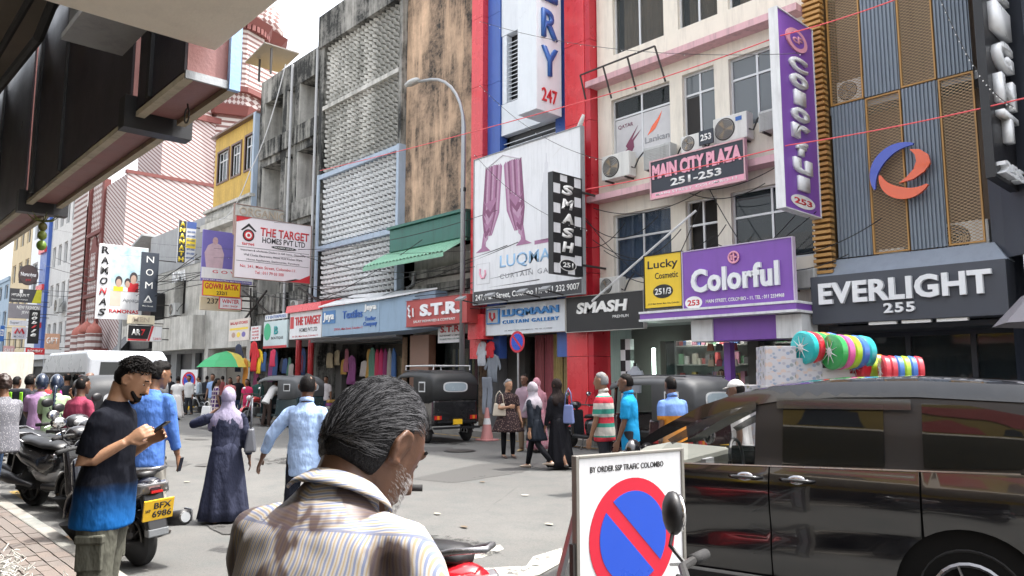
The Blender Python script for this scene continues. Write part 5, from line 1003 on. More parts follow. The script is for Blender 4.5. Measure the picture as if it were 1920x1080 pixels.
for k in range(8):
    a0, a1 = k*pi/4, (k+1)*pi/4; mb = MB()
    for (r0, z0), (r1, z1) in zip([(0, 2.75), (.5, 2.62), (.95, 2.35), (1.25, 2.05)], [(.5, 2.62), (.95, 2.35), (1.25, 2.05)]): mb.quad((r0*cos(a0), r0*sin(a0), z0), (r1*cos(a0), r1*sin(a0), z1), (r1*cos(a1), r1*sin(a1), z1), (r0*cos(a1), r0*sin(a1), z0))
    mb.build('panel', uc[[0, 0, 3, 1, 1, 2, 0, 1][(k+5) % 8]], o, smooth=True)
o = thing('grey_parasol', 'silver grey parasol half in view at the right edge', 'umbrella', (-1.6, 11.42, 0)); MB().cyl((0, 0, 0), (0, 0, 3.0), .025).build('pole', STEEL, o)
for k in range(8):
    a0, a1 = k*pi/4, (k+1)*pi/4; mb = MB(); pr = [(0, 3.05), (.45, 2.95), (.95, 2.7), (1.3, 2.32)]
    for (r0, z0), (r1, z1) in zip(pr, pr[1:]): mb.quad((r0*cos(a0), r0*sin(a0), z0), (r1*cos(a0), r1*sin(a0), z1), (r1*cos(a1), r1*sin(a1), z1), (r0*cos(a1), r0*sin(a1), z0))
    mb.build('panel', M('silver cloth', (.15, .145, .165), .5, var=.2), o, smooth=True); MB().tube([(r*cos(a0), r*sin(a0), z-.015) for r, z in pr], .008, 5).build('rib', DSTEEL, o)
# ================================================================ STREET FURNITURE
SR2 = M('traffic red', (.55, .01, .035), .35, var=.05, bump=0); SB2 = M('traffic blue', (.012, .07, .50), .3, var=.06, bump=0)
def nopark(o, cx, cz, R, y=0, d=.006):
    MB().prism([(cx+R*cos(a*pi/24), cz+R*sin(a*pi/24)) for a in range(48)], 'y', y-d, y).build('red_disc', SR2, o)
    r = R*.775; hw = R*.115; A = math.asin(hw/r)
    for s in (0, 1):      # two blue fields either side of the slanting bar
        P = []
        for i in range(25):
            a = rad(-45)+s*pi+A+(pi-2*A)*i/24; P.append((cx+r*cos(a), cz+r*sin(a)))
        MB().prism(P, 'y', y-d*2, y-d).build('blue_field', SB2, o)
x, z = PY(970, 641, 13.55); o = thing('no_parking_sign', 'round no parking sign on a grey pole before the curtain shop', 'sign', (x, 13.55, 0)); MB().cyl((0, .03, 0), (0, .03, z+.2), .03).build('pole', STEEL, o); nopark(o, 0, z, .285)
x, y = PG(352, 768); o = thing('no_parking_board', 'white no parking board on a yellow concrete block down the street', 'sign', (x, y, 0), rad(25)); MB().box(-.4, .4, -.3, .3, 0, .28).build('block', M('yellow concrete', (.62, .4, .03), .7), o, bevel=.03); MB().box(-.06, .06, -.03, .03, .28, .6).build('stem', STEEL, o); MB().box(-.55, .55, -.02, .02, .55, 2.0).build('board', PLW, o); nopark(o, 0, 1.45, .44, -.022); text(o, 'BY ORDER\nTRAFFIC POLICE', 0, .76, .8, .24, -.022, LETK, .002)
x, y = PG(913, 826); o = thing('traffic_cone', 'faded pink traffic cone with white band by the far kerb', 'cone', (x, y, 0)); MB().box(-.22, .22, -.22, .22, 0, .04).build('base', M('faded pink', (.55, .25, .24), .7), o, bevel=.01)
for nm, a, c, m_ in (('lower_cone', .04, .42, 'faded pink'), ('white_band', .42, .58, 'white paint'), ('upper_cone', .58, .85, 'faded pink')): f = lambda z_: .17-.13*z_/.85; MB().cyl((0, 0, a), (0, 0, c), f(a), f(c), 18).build(nm, MATS[m_], o, smooth=False)
# cartons and bundled buckets on a cart behind the car
cp = PD(1560, 715, 9.3); o = thing('hand_cart', 'low wooden hand cart carrying cartons behind the black car', 'cart', (cp.x, cp.y, 0), -rad(47)+rad(90)); MB().box(-1.5, 1.5, -.5, .5, .55, .62).build('deck', M('cart wood', (.2, .14, .09), .8), o)
for s in (-1, 1): MB().tube([(.1*s+.4*cos(a*pi/10), s*.45, .36+.36*sin(a*pi/10)) for a in range(21)], .03, 8).build('wheel', TYRE, o)
right, fw = Vector((_r[0], _r[1], 0)), Vector((_f[0], _f[1], 0))
BOXP = M('printed carton', (.50, .50, .52), .7, var=.1)
def Mcarton():
    m, n, bb = _new('flower printed carton'); v = _coord(n, (10, 10, 11)); vo = n.nodes.new('ShaderNodeTexVoronoi'); n.links.new(v, vo.inputs['Vector']); vo.inputs['Scale'].default_value = 1.4
    n.links.new(_mix(n, _ramp(n, vo.outputs['Distance'], [(.40, 1), (.50, 0)]), (.44, .44, .48), _ramp(n, vo.outputs['Color'], [(.2, (.25, .22, .08)), (.45, (.2, .27, .4)), (.7, (.5, .4, .36))])), bb.inputs['Base Color']); bb.inputs['Roughness'].default_value = .6; return m
CART = Mcarton(); rows = [(1432, 650, 4, 0), (1480, 672, 3, 0), (1530, 690, 2, 1), (1580, 700, 1, 1), (1630, 706, 1, 1)]
for i, (u, v, n_, pl) in enumerate(rows):
    for k in range(4-i if i < 3 else 1):
        q = PD(u+22, v+(k*24), 9.2); tt = thing('carton', ['topmost', 'second', 'third', 'lowest'][k]+' carton in stack %s from the left on the cart' % ['one', 'two', 'three', 'four', 'five'][i], 'carton', (q.x, q.y, q.z-.16), rad(43), 'cartons stacked on the cart'); MB().box(-.18, .18, -.22, .22, 0, .158).build('box', CART if not (pl or k == 3) else BOXP, tt, bevel=.004); MB().box(-.184, .184, -.03, .03, .156, .161).build('tape', M('tape', (.5, .46, .4), .3), tt)
q = PD(1560, 760, 9.45); tag(MB().box(-1.1, 1.1, -.3, .3, -.6, .25).build('load_base', CART, loc=(q.x, q.y, q.z), rot=(0, 0, rad(43))), 'long printed crate under the cartons', 'crate')
def roll(label, u, v, r, L, cols, ang, d=9.0, tilt=.1):
    q = PD(u, v, d); o = thing('bucket_bundle', label, 'buckets', q, ang, 'wrapped stacks of plastic buckets'); n_ = len(cols)
    for k, c in enumerate(cols):
        m_ = M('plastic %s' % (c,), c, .3, var=.06, bump=0, coat=.3); a = k*L/n_; MB().tube([(a, 0, 0), (a, 0, 0), (a+.02, 0, 0), (a+L/n_*.98, 0, tilt*.0)], [.01, r*.88, r*(.99-.06*k/n_), r*(.93-.06*k/n_)], 28).build('bucket', m_, o, auto=40)
    MB().tube([(-.004, 0, 0), (-.02, 0, 0)], [r*.25, .03], 14).build('wrap_knot', M('clear wrap', (.6, .62, .62), .2), o)
    for k in range(9): a = k*.7; MB().tube([(-.012, .02*cos(a), .02*sin(a)), (-.014, r*.7*cos(a), r*.7*sin(a))], [.008, .002], 4).build('wrap_crease', MATS['clear wrap'], o)
TEAL, GRE, REDP, LIME, BLP, PKP, ORP = (.02, .40, .42), (.03, .33, .08), (.60, .03, .05), (.35, .55, .03), (.05, .16, .5), (.6, .1, .3), (.6, .2, .03)
a0 = rad(43)
roll('teal fronted bucket bundle on top of the cartons', 1502, 652, .205, .5, [TEAL, REDP, GRE, ORP, BLP], a0+rad(25)); roll('green fronted bucket bundle in the middle', 1556, 660, .215, .5, [GRE, PKP, LIME, BLP, TEAL], a0+rad(18), 8.85); roll('red and lime bucket bundle lying behind', 1602, 688, .17, .35, [REDP, LIME, ORP], a0+rad(15), 9.0); roll('red fronted bucket bundle at the right end', 1652, 695, .18, .42, [REDP, REDP, BLP, LIME, BLP, REDP], a0+rad(-8), 8.7)
# tangle of white plastic hooks on the pavement
mb = MB(); rnd = random.Random(5)
for i in range(420):
    x, y = -7.25+rnd.gauss(0, .28), 1.12+rnd.gauss(0, .13); z = .12+abs(rnd.gauss(0, .05)); a = rnd.uniform(0, 6.28); l = rnd.uniform(.03, .08)
    mb.tube([(x, y, z), (x+l*cos(a), y+l*sin(a), z+rnd.uniform(-.02, .05)), (x+l*1.3*cos(a+.8), y+l*1.3*sin(a+.8), z+rnd.uniform(-.02, .06))], .0045, 4)
tag(mb.build('plastic_hooks', M('white plastic', (.36, .35, .32), .5), fix=False), 'heap of small white plastic hooks on the near pavement', 'hooks', kind='stuff')

# hung cloth and bolts crowding the open shops below the white screen and the concrete front
rnd = random.Random(9); cl = [(.30, .04, .06), (.05, .09, .22), (.40, .33, .22), (.10, .22, .16), (.45, .40, .38), (.22, .06, .18), (.42, .24, .06), (.06, .06, .07), (.36, .12, .16)]
for i in range(26):
    x = -33.6+i*.42+rnd.uniform(-.08, .08)
    if -30.3 < x < -28.3: continue
    c = rnd.choice(cl); garment('%s cloth hung in the open shop, number %s from the left' % ({0: 'red', 1: 'navy', 2: 'tan', 3: 'green', 4: 'pale', 5: 'plum', 6: 'ochre', 7: 'black', 8: 'rose'}[cl.index(c)], ['one', 'two', 'three', 'four', 'five', 'six', 'seven', 'eight', 'nine', 'ten', 'eleven', 'twelve', 'thirteen', 'fourteen', 'fifteen', 'sixteen', 'seventeen', 'eighteen', 'nineteen', 'twenty', 'twenty one', 'twenty two', 'twenty three', 'twenty four', 'twenty five', 'twenty six'][i]), x, 15.85+rnd.uniform(-.1, .15), rnd.uniform(2.2, 2.95), rnd.uniform(.3, .62), rnd.uniform(.6, 1.6), c, 'cloth', 'cloth hung in the open shops')
for i, (x, c) in enumerate([(-27.2, 3), (-26.5, 2), (-25.6, 8), (-32.8, 1), (-31.9, 6)]):
    o = thing('fabric_stack', 'stack of folded %s fabric on the shop step' % ['green', 'tan', 'rose', 'navy', 'ochre'][i], 'fabric', (x, 15.0, .12), rnd.uniform(-.2, .2))
    for k in range(5): MB().box(-.26, .26, -.17, .17, k*.13, k*.13+.12).build('folded_bolt', M('bolt cloth %d' % ((c+k) % 9), cl[(c+k) % 9], .85), o, bevel=.03)

for lb, x in (('lit ceiling tube inside the black gothic shop', -10.7), ('lit ceiling tube inside the purple fronted shop', -8.0)): tag(MB().cyl((x-.6, 16.75, 2.85), (x+.6, 16.75, 2.85), .04).build('tube_light', Memit('warm tube light', (1, .96, .88), 14)), lb, 'lamp')
HB = [M('display bag %d' % i, c, .5) for i, c in enumerate([(.30, .10, .05), (.04, .04, .05), (.45, .36, .25), (.25, .03, .06), (.08, .12, .25), (.5, .45, .4)])]
for i in range(16):
    x, z = -10.05+(i % 4)*.2+rnd.uniform(-.04, .04), 1.15+(i//4)*.38; o = thing('display_bag', '%s bag hung in the lit shop doorway, row %s, place %s' % (['brown', 'black', 'tan', 'wine', 'navy', 'cream'][i % 6], ['one', 'two', 'three', 'four'][i//4], ['one', 'two', 'three', 'four'][i % 4]), 'bag', (x, 16.05, z), rnd.uniform(-.3, .3), 'bags hung in the shop doorway')
    MB().hexa([(-.09, -.04, 0), (.09, -.04, 0), (.09, .04, 0), (-.09, .04, 0), (-.07, -.02, .17), (.07, -.02, .17), (.07, .02, .17), (-.07, .02, .17)]).build('pouch', HB[i % 6], o, bevel=.015); MB().tube([(-.05, 0, .16), (-.03, 0, .27), (.03, 0, .27), (.05, 0, .16)], .006, 5).build('handle', HB[i % 6], o)
# ================================================================ VEHICLES
CARB = M('black car paint', (.006, .006, .0075), .16, 0, var=.05, bump=0, coat=1.0, spec=.6); TRIMB = M('black trim', (.012, .012, .013), .35, bump=.02); DARKG = Mglass('tinted car glass', (.006, .007, .007), .9, .02); CLRG = Mglass('pale car glass', (.02, .03, .03), .25, .02)
PLATEY = M('yellow number plate', (.75, .45, .02), .4, var=.04, bump=0); TAILR = M('tail lamp red', (.45, .02, .02), .15, bump=0, coat=.6); LENS = M('clear lamp lens', (.5, .5, .5), .1, .2, bump=0, coat=.5); AMBER = M('amber lens', (.6, .2, .02), .2, bump=0)
INTG = M('pale grey interior', (.17, .175, .155), .7)
def wheel(par, x, y, z, r, wd, rim=STEEL, spokes=5, name='wheel'):
    o = MB().tube([(0, -wd/2, 0), (0, -wd*.5, 0), (0, -wd*.3, 0), (0, wd*.3, 0), (0, wd*.5, 0), (0, wd/2, 0)], [r*.66, r*.92, r, r, r*.92, r*.66], 28, True).build(name, TYRE, par, auto=35, loc=(x, y, z))
    mb = MB(); 
    for s in (-1, 1):
        mb.tube([(0, s*wd*.52, 0), (0, s*wd*.50, 0)], [r*.14, r*.2], 12)
        for k in range(spokes): a = 2*pi*k/spokes; mb.bar((0, s*wd*.5, 0), (r*.64*cos(a), s*wd*.48, r*.64*sin(a)), r*.16, wd*.06)
        mb.tube([(r*.65*cos(a*pi/12), s*wd*.5, r*.65*sin(a*pi/12)) for a in range(25)], r*.05, 5, False)
    mb.build('rim', rim, o, fix=True); return o
def lerp_tab(t, x):
    if x <= t[0][0]: return t[0][1]
    for (a, p), (b_, q) in zip(t, t[1:]):
        if x <= b_: k = (x-a)/(b_-a); return p+(q-p)*k
    return t[-1][1]
def smooth_tab(t, x, w_=.05): return sum(lerp_tab(t, x+d*w_)*c for d, c in ((-1, .25), (0, .5), (1, .25)))
def arc(cx, cz, r, a0, a1, n=12): return [(cx+r*cos(rad(a0+(a1-a0)*i/n)), cz+r*sin(rad(a0+(a1-a0)*i/n))) for i in range(n+1)]
def mpv():
    h = math.atan2(-.227, -.973); o = thing('black_car', 'glossy black people carrier with tinted rear windows crossing the right foreground', 'car', (-2.98, 5.87, 0), h)
    zt = [(.15, .76), (.25, .82), (.40, .845), (.62, .845), (.70, .852), (.86, .858), (.93, .848), (.99, .832), (1.06, .80), (1.3, .755), (1.5, .70), (1.62, .655), (1.7, .6)]
    def Wf(x, z):
        y = smooth_tab(zt, z, .03)
        if x > .7: y -= ((x-.7)/.95)**2*.34
        if x < -1.4: y -= ((-1.4-x)/.6)**2*.09
        zc = .60-.12*x-.05*x*x; y -= .016*math.exp(-((z-zc)/.085)**2)*min(1, max(0, 1.3-abs(x)*.5))
        return y
    belt = lambda x: 1.036-.03*x
    sill = .26
    roof = [(1.22, 1.02), (1.07, 1.10), (.80, 1.27), (.47, 1.45), (.2, 1.545), (-.12, 1.605), (-.5, 1.635), (-1, 1.645), (-1.6, 1.62), (-1.95, 1.57)]
    rz_ = lambda x: lerp_tab(sorted(roof), x)
    inner = lambda x, z: Wf(x, z)-.03
    for s in (1, -1):
        panel([(1.5, .95), (1.55, .3), (.75, .25), (-.85, .25), (-1.95, .32), (-1.95, 1.05), (0, 1.0)], inner, 'inner_body', M('under seal', (.008, .008, .008), .9, bump=0, spec=.1), o, 0, side=s)
        # lower panels
        panel([(1.02, belt(1.02)), (1.3, .93), (1.56, .72), (1.6, .45), (1.52, .27)]+arc(1.12, .31, .36, -5, 185)+[(.72, .27), (.80, belt(.8))], Wf, 'front_wing', CARB, o, side=s, exact=True)
        fd = panel([(.795, belt(.8)), (.715, .55), (.715, sill), (-.045, sill), (-.045, belt(0))], Wf, 'front_door', CARB, o, side=s, exact=True)
        sd_ = panel([(-.055, belt(0)), (-.055, sill), (-.832, sill)]+arc(-1.25, .31, .42, 0, 53, 7)+[(-1.0, .8), (-1.0, belt(-1))], Wf, 'sliding_door', CARB, o, side=s, exact=True)
        panel([(-1.012, belt(-1)), (-1.012, .66)]+arc(-1.25, .31, .42, 56, 184, 14)+[(-1.95, .29), (-2.02, .7), (-2.0, belt(-2))], Wf, 'rear_quarter', CARB, o, side=s, exact=True)
        panel([(.72, sill-.01), (.72, .17), (-.85, .17), (-.80, sill-.01)], Wf, 'side_skirt', CARB, o, side=s, exact=True, off=.012); panel([(.72, sill+.012), (.72, sill-.012), (-.80, sill-.012), (-.80, sill+.012)], Wf, 'chrome_strip', CHROME, o, side=s, exact=True, off=.016, nz=2)
        # window frames: dark band from belt to roof rail with glazing proud of it
        panel([(.06, belt(0)+.004), (-1.0, belt(-1)+.004), (-2.0, belt(-2)+.004), (-1.95, 1.50)]+[(x, rz_(x)-.10) for x in (-1.6, -1, -.5, -.12, .06)], Wf, 'window_band', TRIMB, o, side=s, exact=True, off=-.012, nx=22)
        g = panel([(.56, belt(.6)+.02), (.06, belt(0)+.02), (.06, 1.465), (.22, 1.44), (.42, 1.335), (.57, 1.245)], Wf, 'window', CLRG if s > 0 else CLRG, fd, 0, side=s, exact=True, off=.002); g2 = panel([(.87, belt(.9)+.02), (.61, belt(.6)+.02), (.62, 1.215), (.74, 1.15)], Wf, 'quarter_light', CLRG, fd, 0, side=s, exact=True, off=.002)
        panel([(-.14, belt(0)+.022), (-.80, belt(-.8)+.022), (-.80, 1.485), (-.14, 1.475)], Wf, 'window', DARKG, sd_, 0, side=s, exact=True, off=.003)
        panel([(-1.03, belt(-1)+.022), (-1.55, belt(-1.5)+.03), (-1.80, 1.22), (-1.62, 1.43), (-1.3, 1.49), (-1.03, 1.50)], Wf, 'quarter_window', DARKG, o, 0, side=s, exact=True, off=.003)
        VIS = Mglass('smoked visor', (.03, .032, .034), .85, .12)
        panel([(.72, 1.19), (.55, 1.29), (.30, 1.42), (.05, 1.50), (.05, 1.435), (.26, 1.375), (.5, 1.245), (.68, 1.155)], Wf, 'rain_visor', VIS, fd, .004, side=s, exact=True, off=.03); panel([(-.10, 1.52), (-.97, 1.525), (-.97, 1.455), (-.10, 1.445)], Wf, 'rain_visor', VIS, sd_, .004, side=s, exact=True, off=.03)
        panel([(.95, belt(1)+.008), (-1.55, belt(-1.5)+.008), (-1.55, belt(-1.5)-.002), (.95, belt(1)-.002)], Wf, 'belt_moulding', M('satin moulding', (.3, .3, .31), .25, .9, bump=0), o, .006, 30, 2, side=s, exact=True, off=.008)
        # roof rail
        panel([(x, rz_(x)+.004) for x, _ in roof]+[(x, rz_(x)-.105) for x, _ in roof[::-1] if x < .3]+[(.47, 1.355), (.80, 1.185), (1.05, 1.045)], Wf, 'roof_rail', CARB, o, .02, 26, 4, side=s, exact=True, off=.004)
        for dx, dr in ((.12, fd), (-.24, sd_)):
            hz = .955; hy = Wf(dx, hz); MB().tube([(dx+.11, s*(hy+.005), hz), (dx+.07, s*(hy+.04), hz+.003), (dx-.07, s*(hy+.04), hz+.003), (dx-.12, s*(hy+.005), hz)], [(.012, .012), (.02, .012), (.02, .012), (.012, .012)], 10).build('handle', CHROME if False else CARB, dr, smooth=True)
            MB().ball((dx, s*(hy-.012), hz-.012), .075, .02, .045).build('handle_cup', M('handle chrome', (.35, .35, .37), .15, .9, bump=0), dr, smooth=True)
        MB().ball((.98, s*.88, 1.10), .055, .10, .085).build('door_mirror', CARB, o, smooth=True)
        wheel(o, 1.12, s*.72, .31, .315, .2, M('alloy', (.25, .25, .26), .3, .9)); wheel(o, -1.25, s*.72, .31, .315, .2, MATS['alloy'])
    # roof, screen, nose and tail lofted across the car
    def cross(st, name, mat, par=o, n=12, th=.015):
        mb = MB(); k = 0
        for (x, z, hw, cr) in st:
            for i in range(n+1): t = -1+2*i/n; mb.v.append((x-.06*abs(t)**2.5*(1 if x > 0 else -1), t*hw, z+cr*(1-abs(t)**2.6)))
        for j in range(len(st)-1):
            for i in range(n): a = j*(n+1)+i; mb.f.append((a, a+1, a+n+2, a+n+1)); mb.m.append(0)
        return mb.build(name, mat, par, smooth=True)
    cross([(x, rz_(x), Wf(x, rz_(x))+.003, c) for x, c in ((.18, .03), (-.12, .035), (-.5, .04), (-1, .04), (-1.6, .035), (-1.92, .02))], 'roof', CARB); cross([(1.42, .98, .6, .03), (1.2, 1.08, .64, .03), (.8, 1.29, .66, .03), (.47, 1.46, .655, .03), (.19, 1.555, .65, .03)], 'windscreen', CLRG)
    cross([(1.66, .30, .60, 0), (1.70, .50, .62, 0), (1.69, .72, .62, .0), (1.62, .86, .62, .02), (1.42, .97, .64, .03)], 'nose', CARB); cross([(-1.95, 1.57, .62, .02), (-2.05, 1.05, .72, 0), (-2.08, .7, .75, 0), (-2.0, .3, .72, 0)], 'tailgate', CARB)
    MB().box(-1.9, 1.5, -.7, .7, .2, .3).build('floor_pan', TRIMB, o); MB().hexa([(.75, -.66, .7), (1.3, -.6, .7), (1.3, .6, .7), (.75, .66, .7), (.68, -.66, 1.02), (1.3, -.6, 1.05), (1.3, .6, 1.05), (.68, .66, 1.02)]).build('dashboard', INTG, o, bevel=.05); MB().box(.62, .66, -.15, .15, .95, 1.12).build('screen', BLACK, o, rot=(0, .2, 0)); MB().tube([(.55+.02*sin(a*pi/10), -.36+.18*cos(a*pi/10), .95+.17*sin(a*pi/10)) for a in range(21)], .015, 6).build('steering_wheel', BLACK, o); MB().box(.60, .64, .1, .3, .9, 1.0).build('vent', GREY, o)
    for x in (.05, -.8):
        for y in (-.36, .36):
            st = MB().box(x-.2, x+.3, y-.25, y+.25, .35, .6).build('seat', INTG, o, bevel=.06); MB().hexa([(x-.32, y-.24, .55), (x-.14, y-.24, .55), (x-.14, y+.24, .55), (x-.32, y+.24, .55), (x-.45, y-.2, 1.2), (x-.33, y-.2, 1.2), (x-.33, y+.2, 1.2), (x-.45, y+.2, 1.2)]).build('backrest', INTG, st, bevel=.05); MB().box(x-.47, x-.37, y-.12, y+.12, 1.22, 1.38).build('headrest', INTG, st, bevel=.03)
    for s in (-1, 1): MB().ball((1.55, s*.52, .75), .12, .12, .07).build('headlight', LENS, o, smooth=True); MB().box(-2.06, -1.98, s*.7-.06, s*.7+.06, .8, 1.05).build('tail_lamp', TAILR, o)
    MB().box(1.70, 1.715, -.26, .26, .4, .52).build('number_plate', PLATEY, o)
    return o
mpv()
# ---------------------------------------------------------------- three wheelers
def tuk(label, x, y, h, canopy=(.06, .06, .062), body=(.012, .012, .013), rack=False, plate='ABL', stripe=None, s=1.0):
    o = thing('three_wheeler', label, 'three-wheeler', (x, y, 0), h, 'three-wheeled taxis'); o.scale = (s, s, s)
    CM = M('canopy vinyl %s' % (canopy,), canopy, .55, var=.2, vs=4, bump=.15, bs=30); BMt = M('tuk paint %s' % (body,), body, .25, bump=0, coat=.6)
    # x forward; canopy shell: roof sections with rounded shoulders
    secs = [(-1.28, 1.00, 1.46, .60), (-1.24, .96, 1.58, .62), (-1.05, .92, 1.67, .64), (-.4, .92, 1.70, .65), (.3, .95, 1.68, .63), (.62, 1.35, 1.60, .60)]
    def sec(zb, zt, hw, n=14):
        P = [(-hw, zb)]; r = .17
        for i in range(n+1):
            a = pi-pi*i/n; c, q = cos(a), sin(a); P.append((hw*math.copysign(abs(c)**.45, c), zt-r+r*abs(q)**.8))
        P.append((hw, zb)); return P
    mb = MB(); base = []
    for (xx, zb, zt, hw) in secs: base.append(len(mb.v)); mb.v += [(xx, p[0], p[1]) for p in sec(zb, zt, hw)]
    n = len(sec(0, 1, 1))
    for k in range(len(secs)-1):
        for i in range(n-1):
            if k == 4 and (i < 1 or i > n-3): continue
            if k == 3 and (i == 0 or i == n-2): continue
            mb.f.append((base[k]+i, base[k]+i+1, base[k+1]+i+1, base[k+1]+i)); mb.m.append(0)
    mb.f.append(tuple(base[0]+i for i in range(n))); mb.m.append(0)
    cn = mb.build('canopy', CM, o, auto=50); sm = cn.modifiers.new('solid', 'SOLIDIFY'); sm.thickness = .012
    # rear and side windows
    RW = MB().prism([(.33*math.copysign(abs(cos(a*pi/12))**.5, cos(a*pi/12)), 1.30+.12*math.copysign(abs(sin(a*pi/12))**.6, sin(a*pi/12))) for a in range(24)], 'x', -1.275, -1.285).build('rear_window_frame', ALU, cn); MB().prism([(.29*math.copysign(abs(cos(a*pi/12))**.5, cos(a*pi/12)), 1.30+.095*math.copysign(abs(sin(a*pi/12))**.6, sin(a*pi/12))) for a in range(24)], 'x', -1.286, -1.292).build('rear_window', M('cloudy plastic window', (.30, .36, .40), .25), cn)
    for q in (-1, 1):
        MB().box(-.98, -.68, q*.650-.008, q*.650+.008, 1.18, 1.42).build('side_window_frame', ALU, cn, bevel=.004); MB().box(-.95, -.71, q*.650-.012, q*.650+.012, 1.21, 1.39).build('side_window', ROOM, cn)
        MB().tube([(xx, q*hw*.86, zt-.0) for xx, zb, zt, hw in secs[2:5]], .012, 6).build('roof_seam', BLACK, cn)
    # lower body
    MB().hexa([(-1.3, -.62, .42), (-.25, -.64, .36), (-.25, .64, .36), (-1.3, .62, .42), (-1.28, -.60, 1.0), (-.30, -.62, .95), (-.30, .62, .95), (-1.28, .60, 1.0)]).build('rear_body', BMt, o, bevel=.05); MB().box(-.4, .62, -.6, .6, .34, .42).build('floor', BMt, o); MB().hexa([(.55, -.5, .38), (.92, -.22, .45), (.92, .22, .45), (.55, .5, .38), (.50, -.56, 1.02), (.86, -.3, .98), (.86, .3, .98), (.50, .56, 1.02)]).build('front_cowl', BMt, o, bevel=.06)
    for q in (-1, 1): MB().bar((.56, q*.54, 1.0), (.5, q*.54, 1.58), .04).build('screen_post', BMt, o)
    MB().quad((.60, -.52, 1.03), (.60, .52, 1.03), (.54, .52, 1.56), (.54, -.52, 1.56)).build('windscreen', GLASSC, o)
    MB().box(-1.15, -.75, -.52, .52, .5, .75).build('passenger_seat', TRIMB, o, bevel=.05); MB().box(-.02, .25, -.25, .25, .55, .72).build('driver_seat', TRIMB, o, bevel=.04); MB().bar((.5, -.3, 1.0), (.5, .3, 1.0), .03).build('handlebar', BLACK, o)
    for q in (-1, 1): wheel(o, -.88, q*.54, .21, .21, .11, ALU, 4); MB().tube([(-.88+.27*cos(a*pi/10), q*.58, .22+.27*sin(a*pi/10)) for a in range(1, 10)], [(.03, .09)]*9, 8).build('rear_mudguard', BMt, o)
    wheel(o, .92, 0, .21, .21, .1, ALU, 4); MB().tube([(.92+.26*cos(a*pi/10), 0, .22+.26*sin(a*pi/10)) for a in range(1, 10)], [(.08, .02)]*9, 8).build('front_mudguard', BMt, o); MB().bar((.78, .0, .7), (.92, 0, .21), .07).build('fork', BLACK, o); MB().ball((.93, 0, .78), .09, .10, .09).build('headlight', LENS, o, smooth=True)
    MB().bar((-1.36, -.62, .36), (-1.36, .62, .36), .05, .05).build('rear_bumper', BLACK, o); MB().bar((-1.36, -.5, .5), (-1.36, .5, .5), .04, .04).build('rear_bumper_bar', BLACK, o)
    for q in (-1, 1): MB().box(-1.325, -1.295, q*.48-.09, q*.48+.09, .55, .64).build('tail_lamp', TAILR, o); MB().box(-1.328, -1.30, q*.48-.03, q*.48+.03, .55, .64).build('indicator', AMBER, o)
    pl = MB().box(-1.40, -1.375, -.12, .12, .44, .56).build('number_plate', PLATEY, o)
    if stripe: MB().box(-1.24, -.3, -.655, -.640, .55, .62).build('body_stripe', M('tuk red', (.4, .02, .02), .4), o); MB().box(-1.24, -.3, .640, .655, .55, .62).build('body_stripe', MATS['tuk red'], o)
    if rack:
        for q in (-.5, .5): MB().tube([(-1.1, q, 1.70), (-1.1, q, 1.80), (.3, q, 1.80), (.3, q, 1.70)], .016, 6).build('roof_rail', ALU, o)
        for xx in (-1.1, -.6, -.1, .3): MB().tube([(xx, -.5, 1.8), (xx, .5, 1.8)], .014, 6).build('roof_crossbar', ALU, o)
    return o
tuk('black three-wheeler seen from behind with roof rails and yellow plate', -16.35, 12.2, rad(172), (.02, .021, .022), rack=True, s=1.08)
tuk('grey canopied three-wheeler beside the leaning man in white', -24.2, 11.9, rad(196), (.11, .115, .12), (.02, .04, .045))
tuk('grey canopied three-wheeler behind the three men in polo shirts', -8.15, 11.2, rad(176), (.075, .078, .082), (.03, .01, .012), stripe=True)
tuk('dark three-wheeler behind the young man with the phone', -14.3, 3.9, rad(172), (.04, .042, .045))
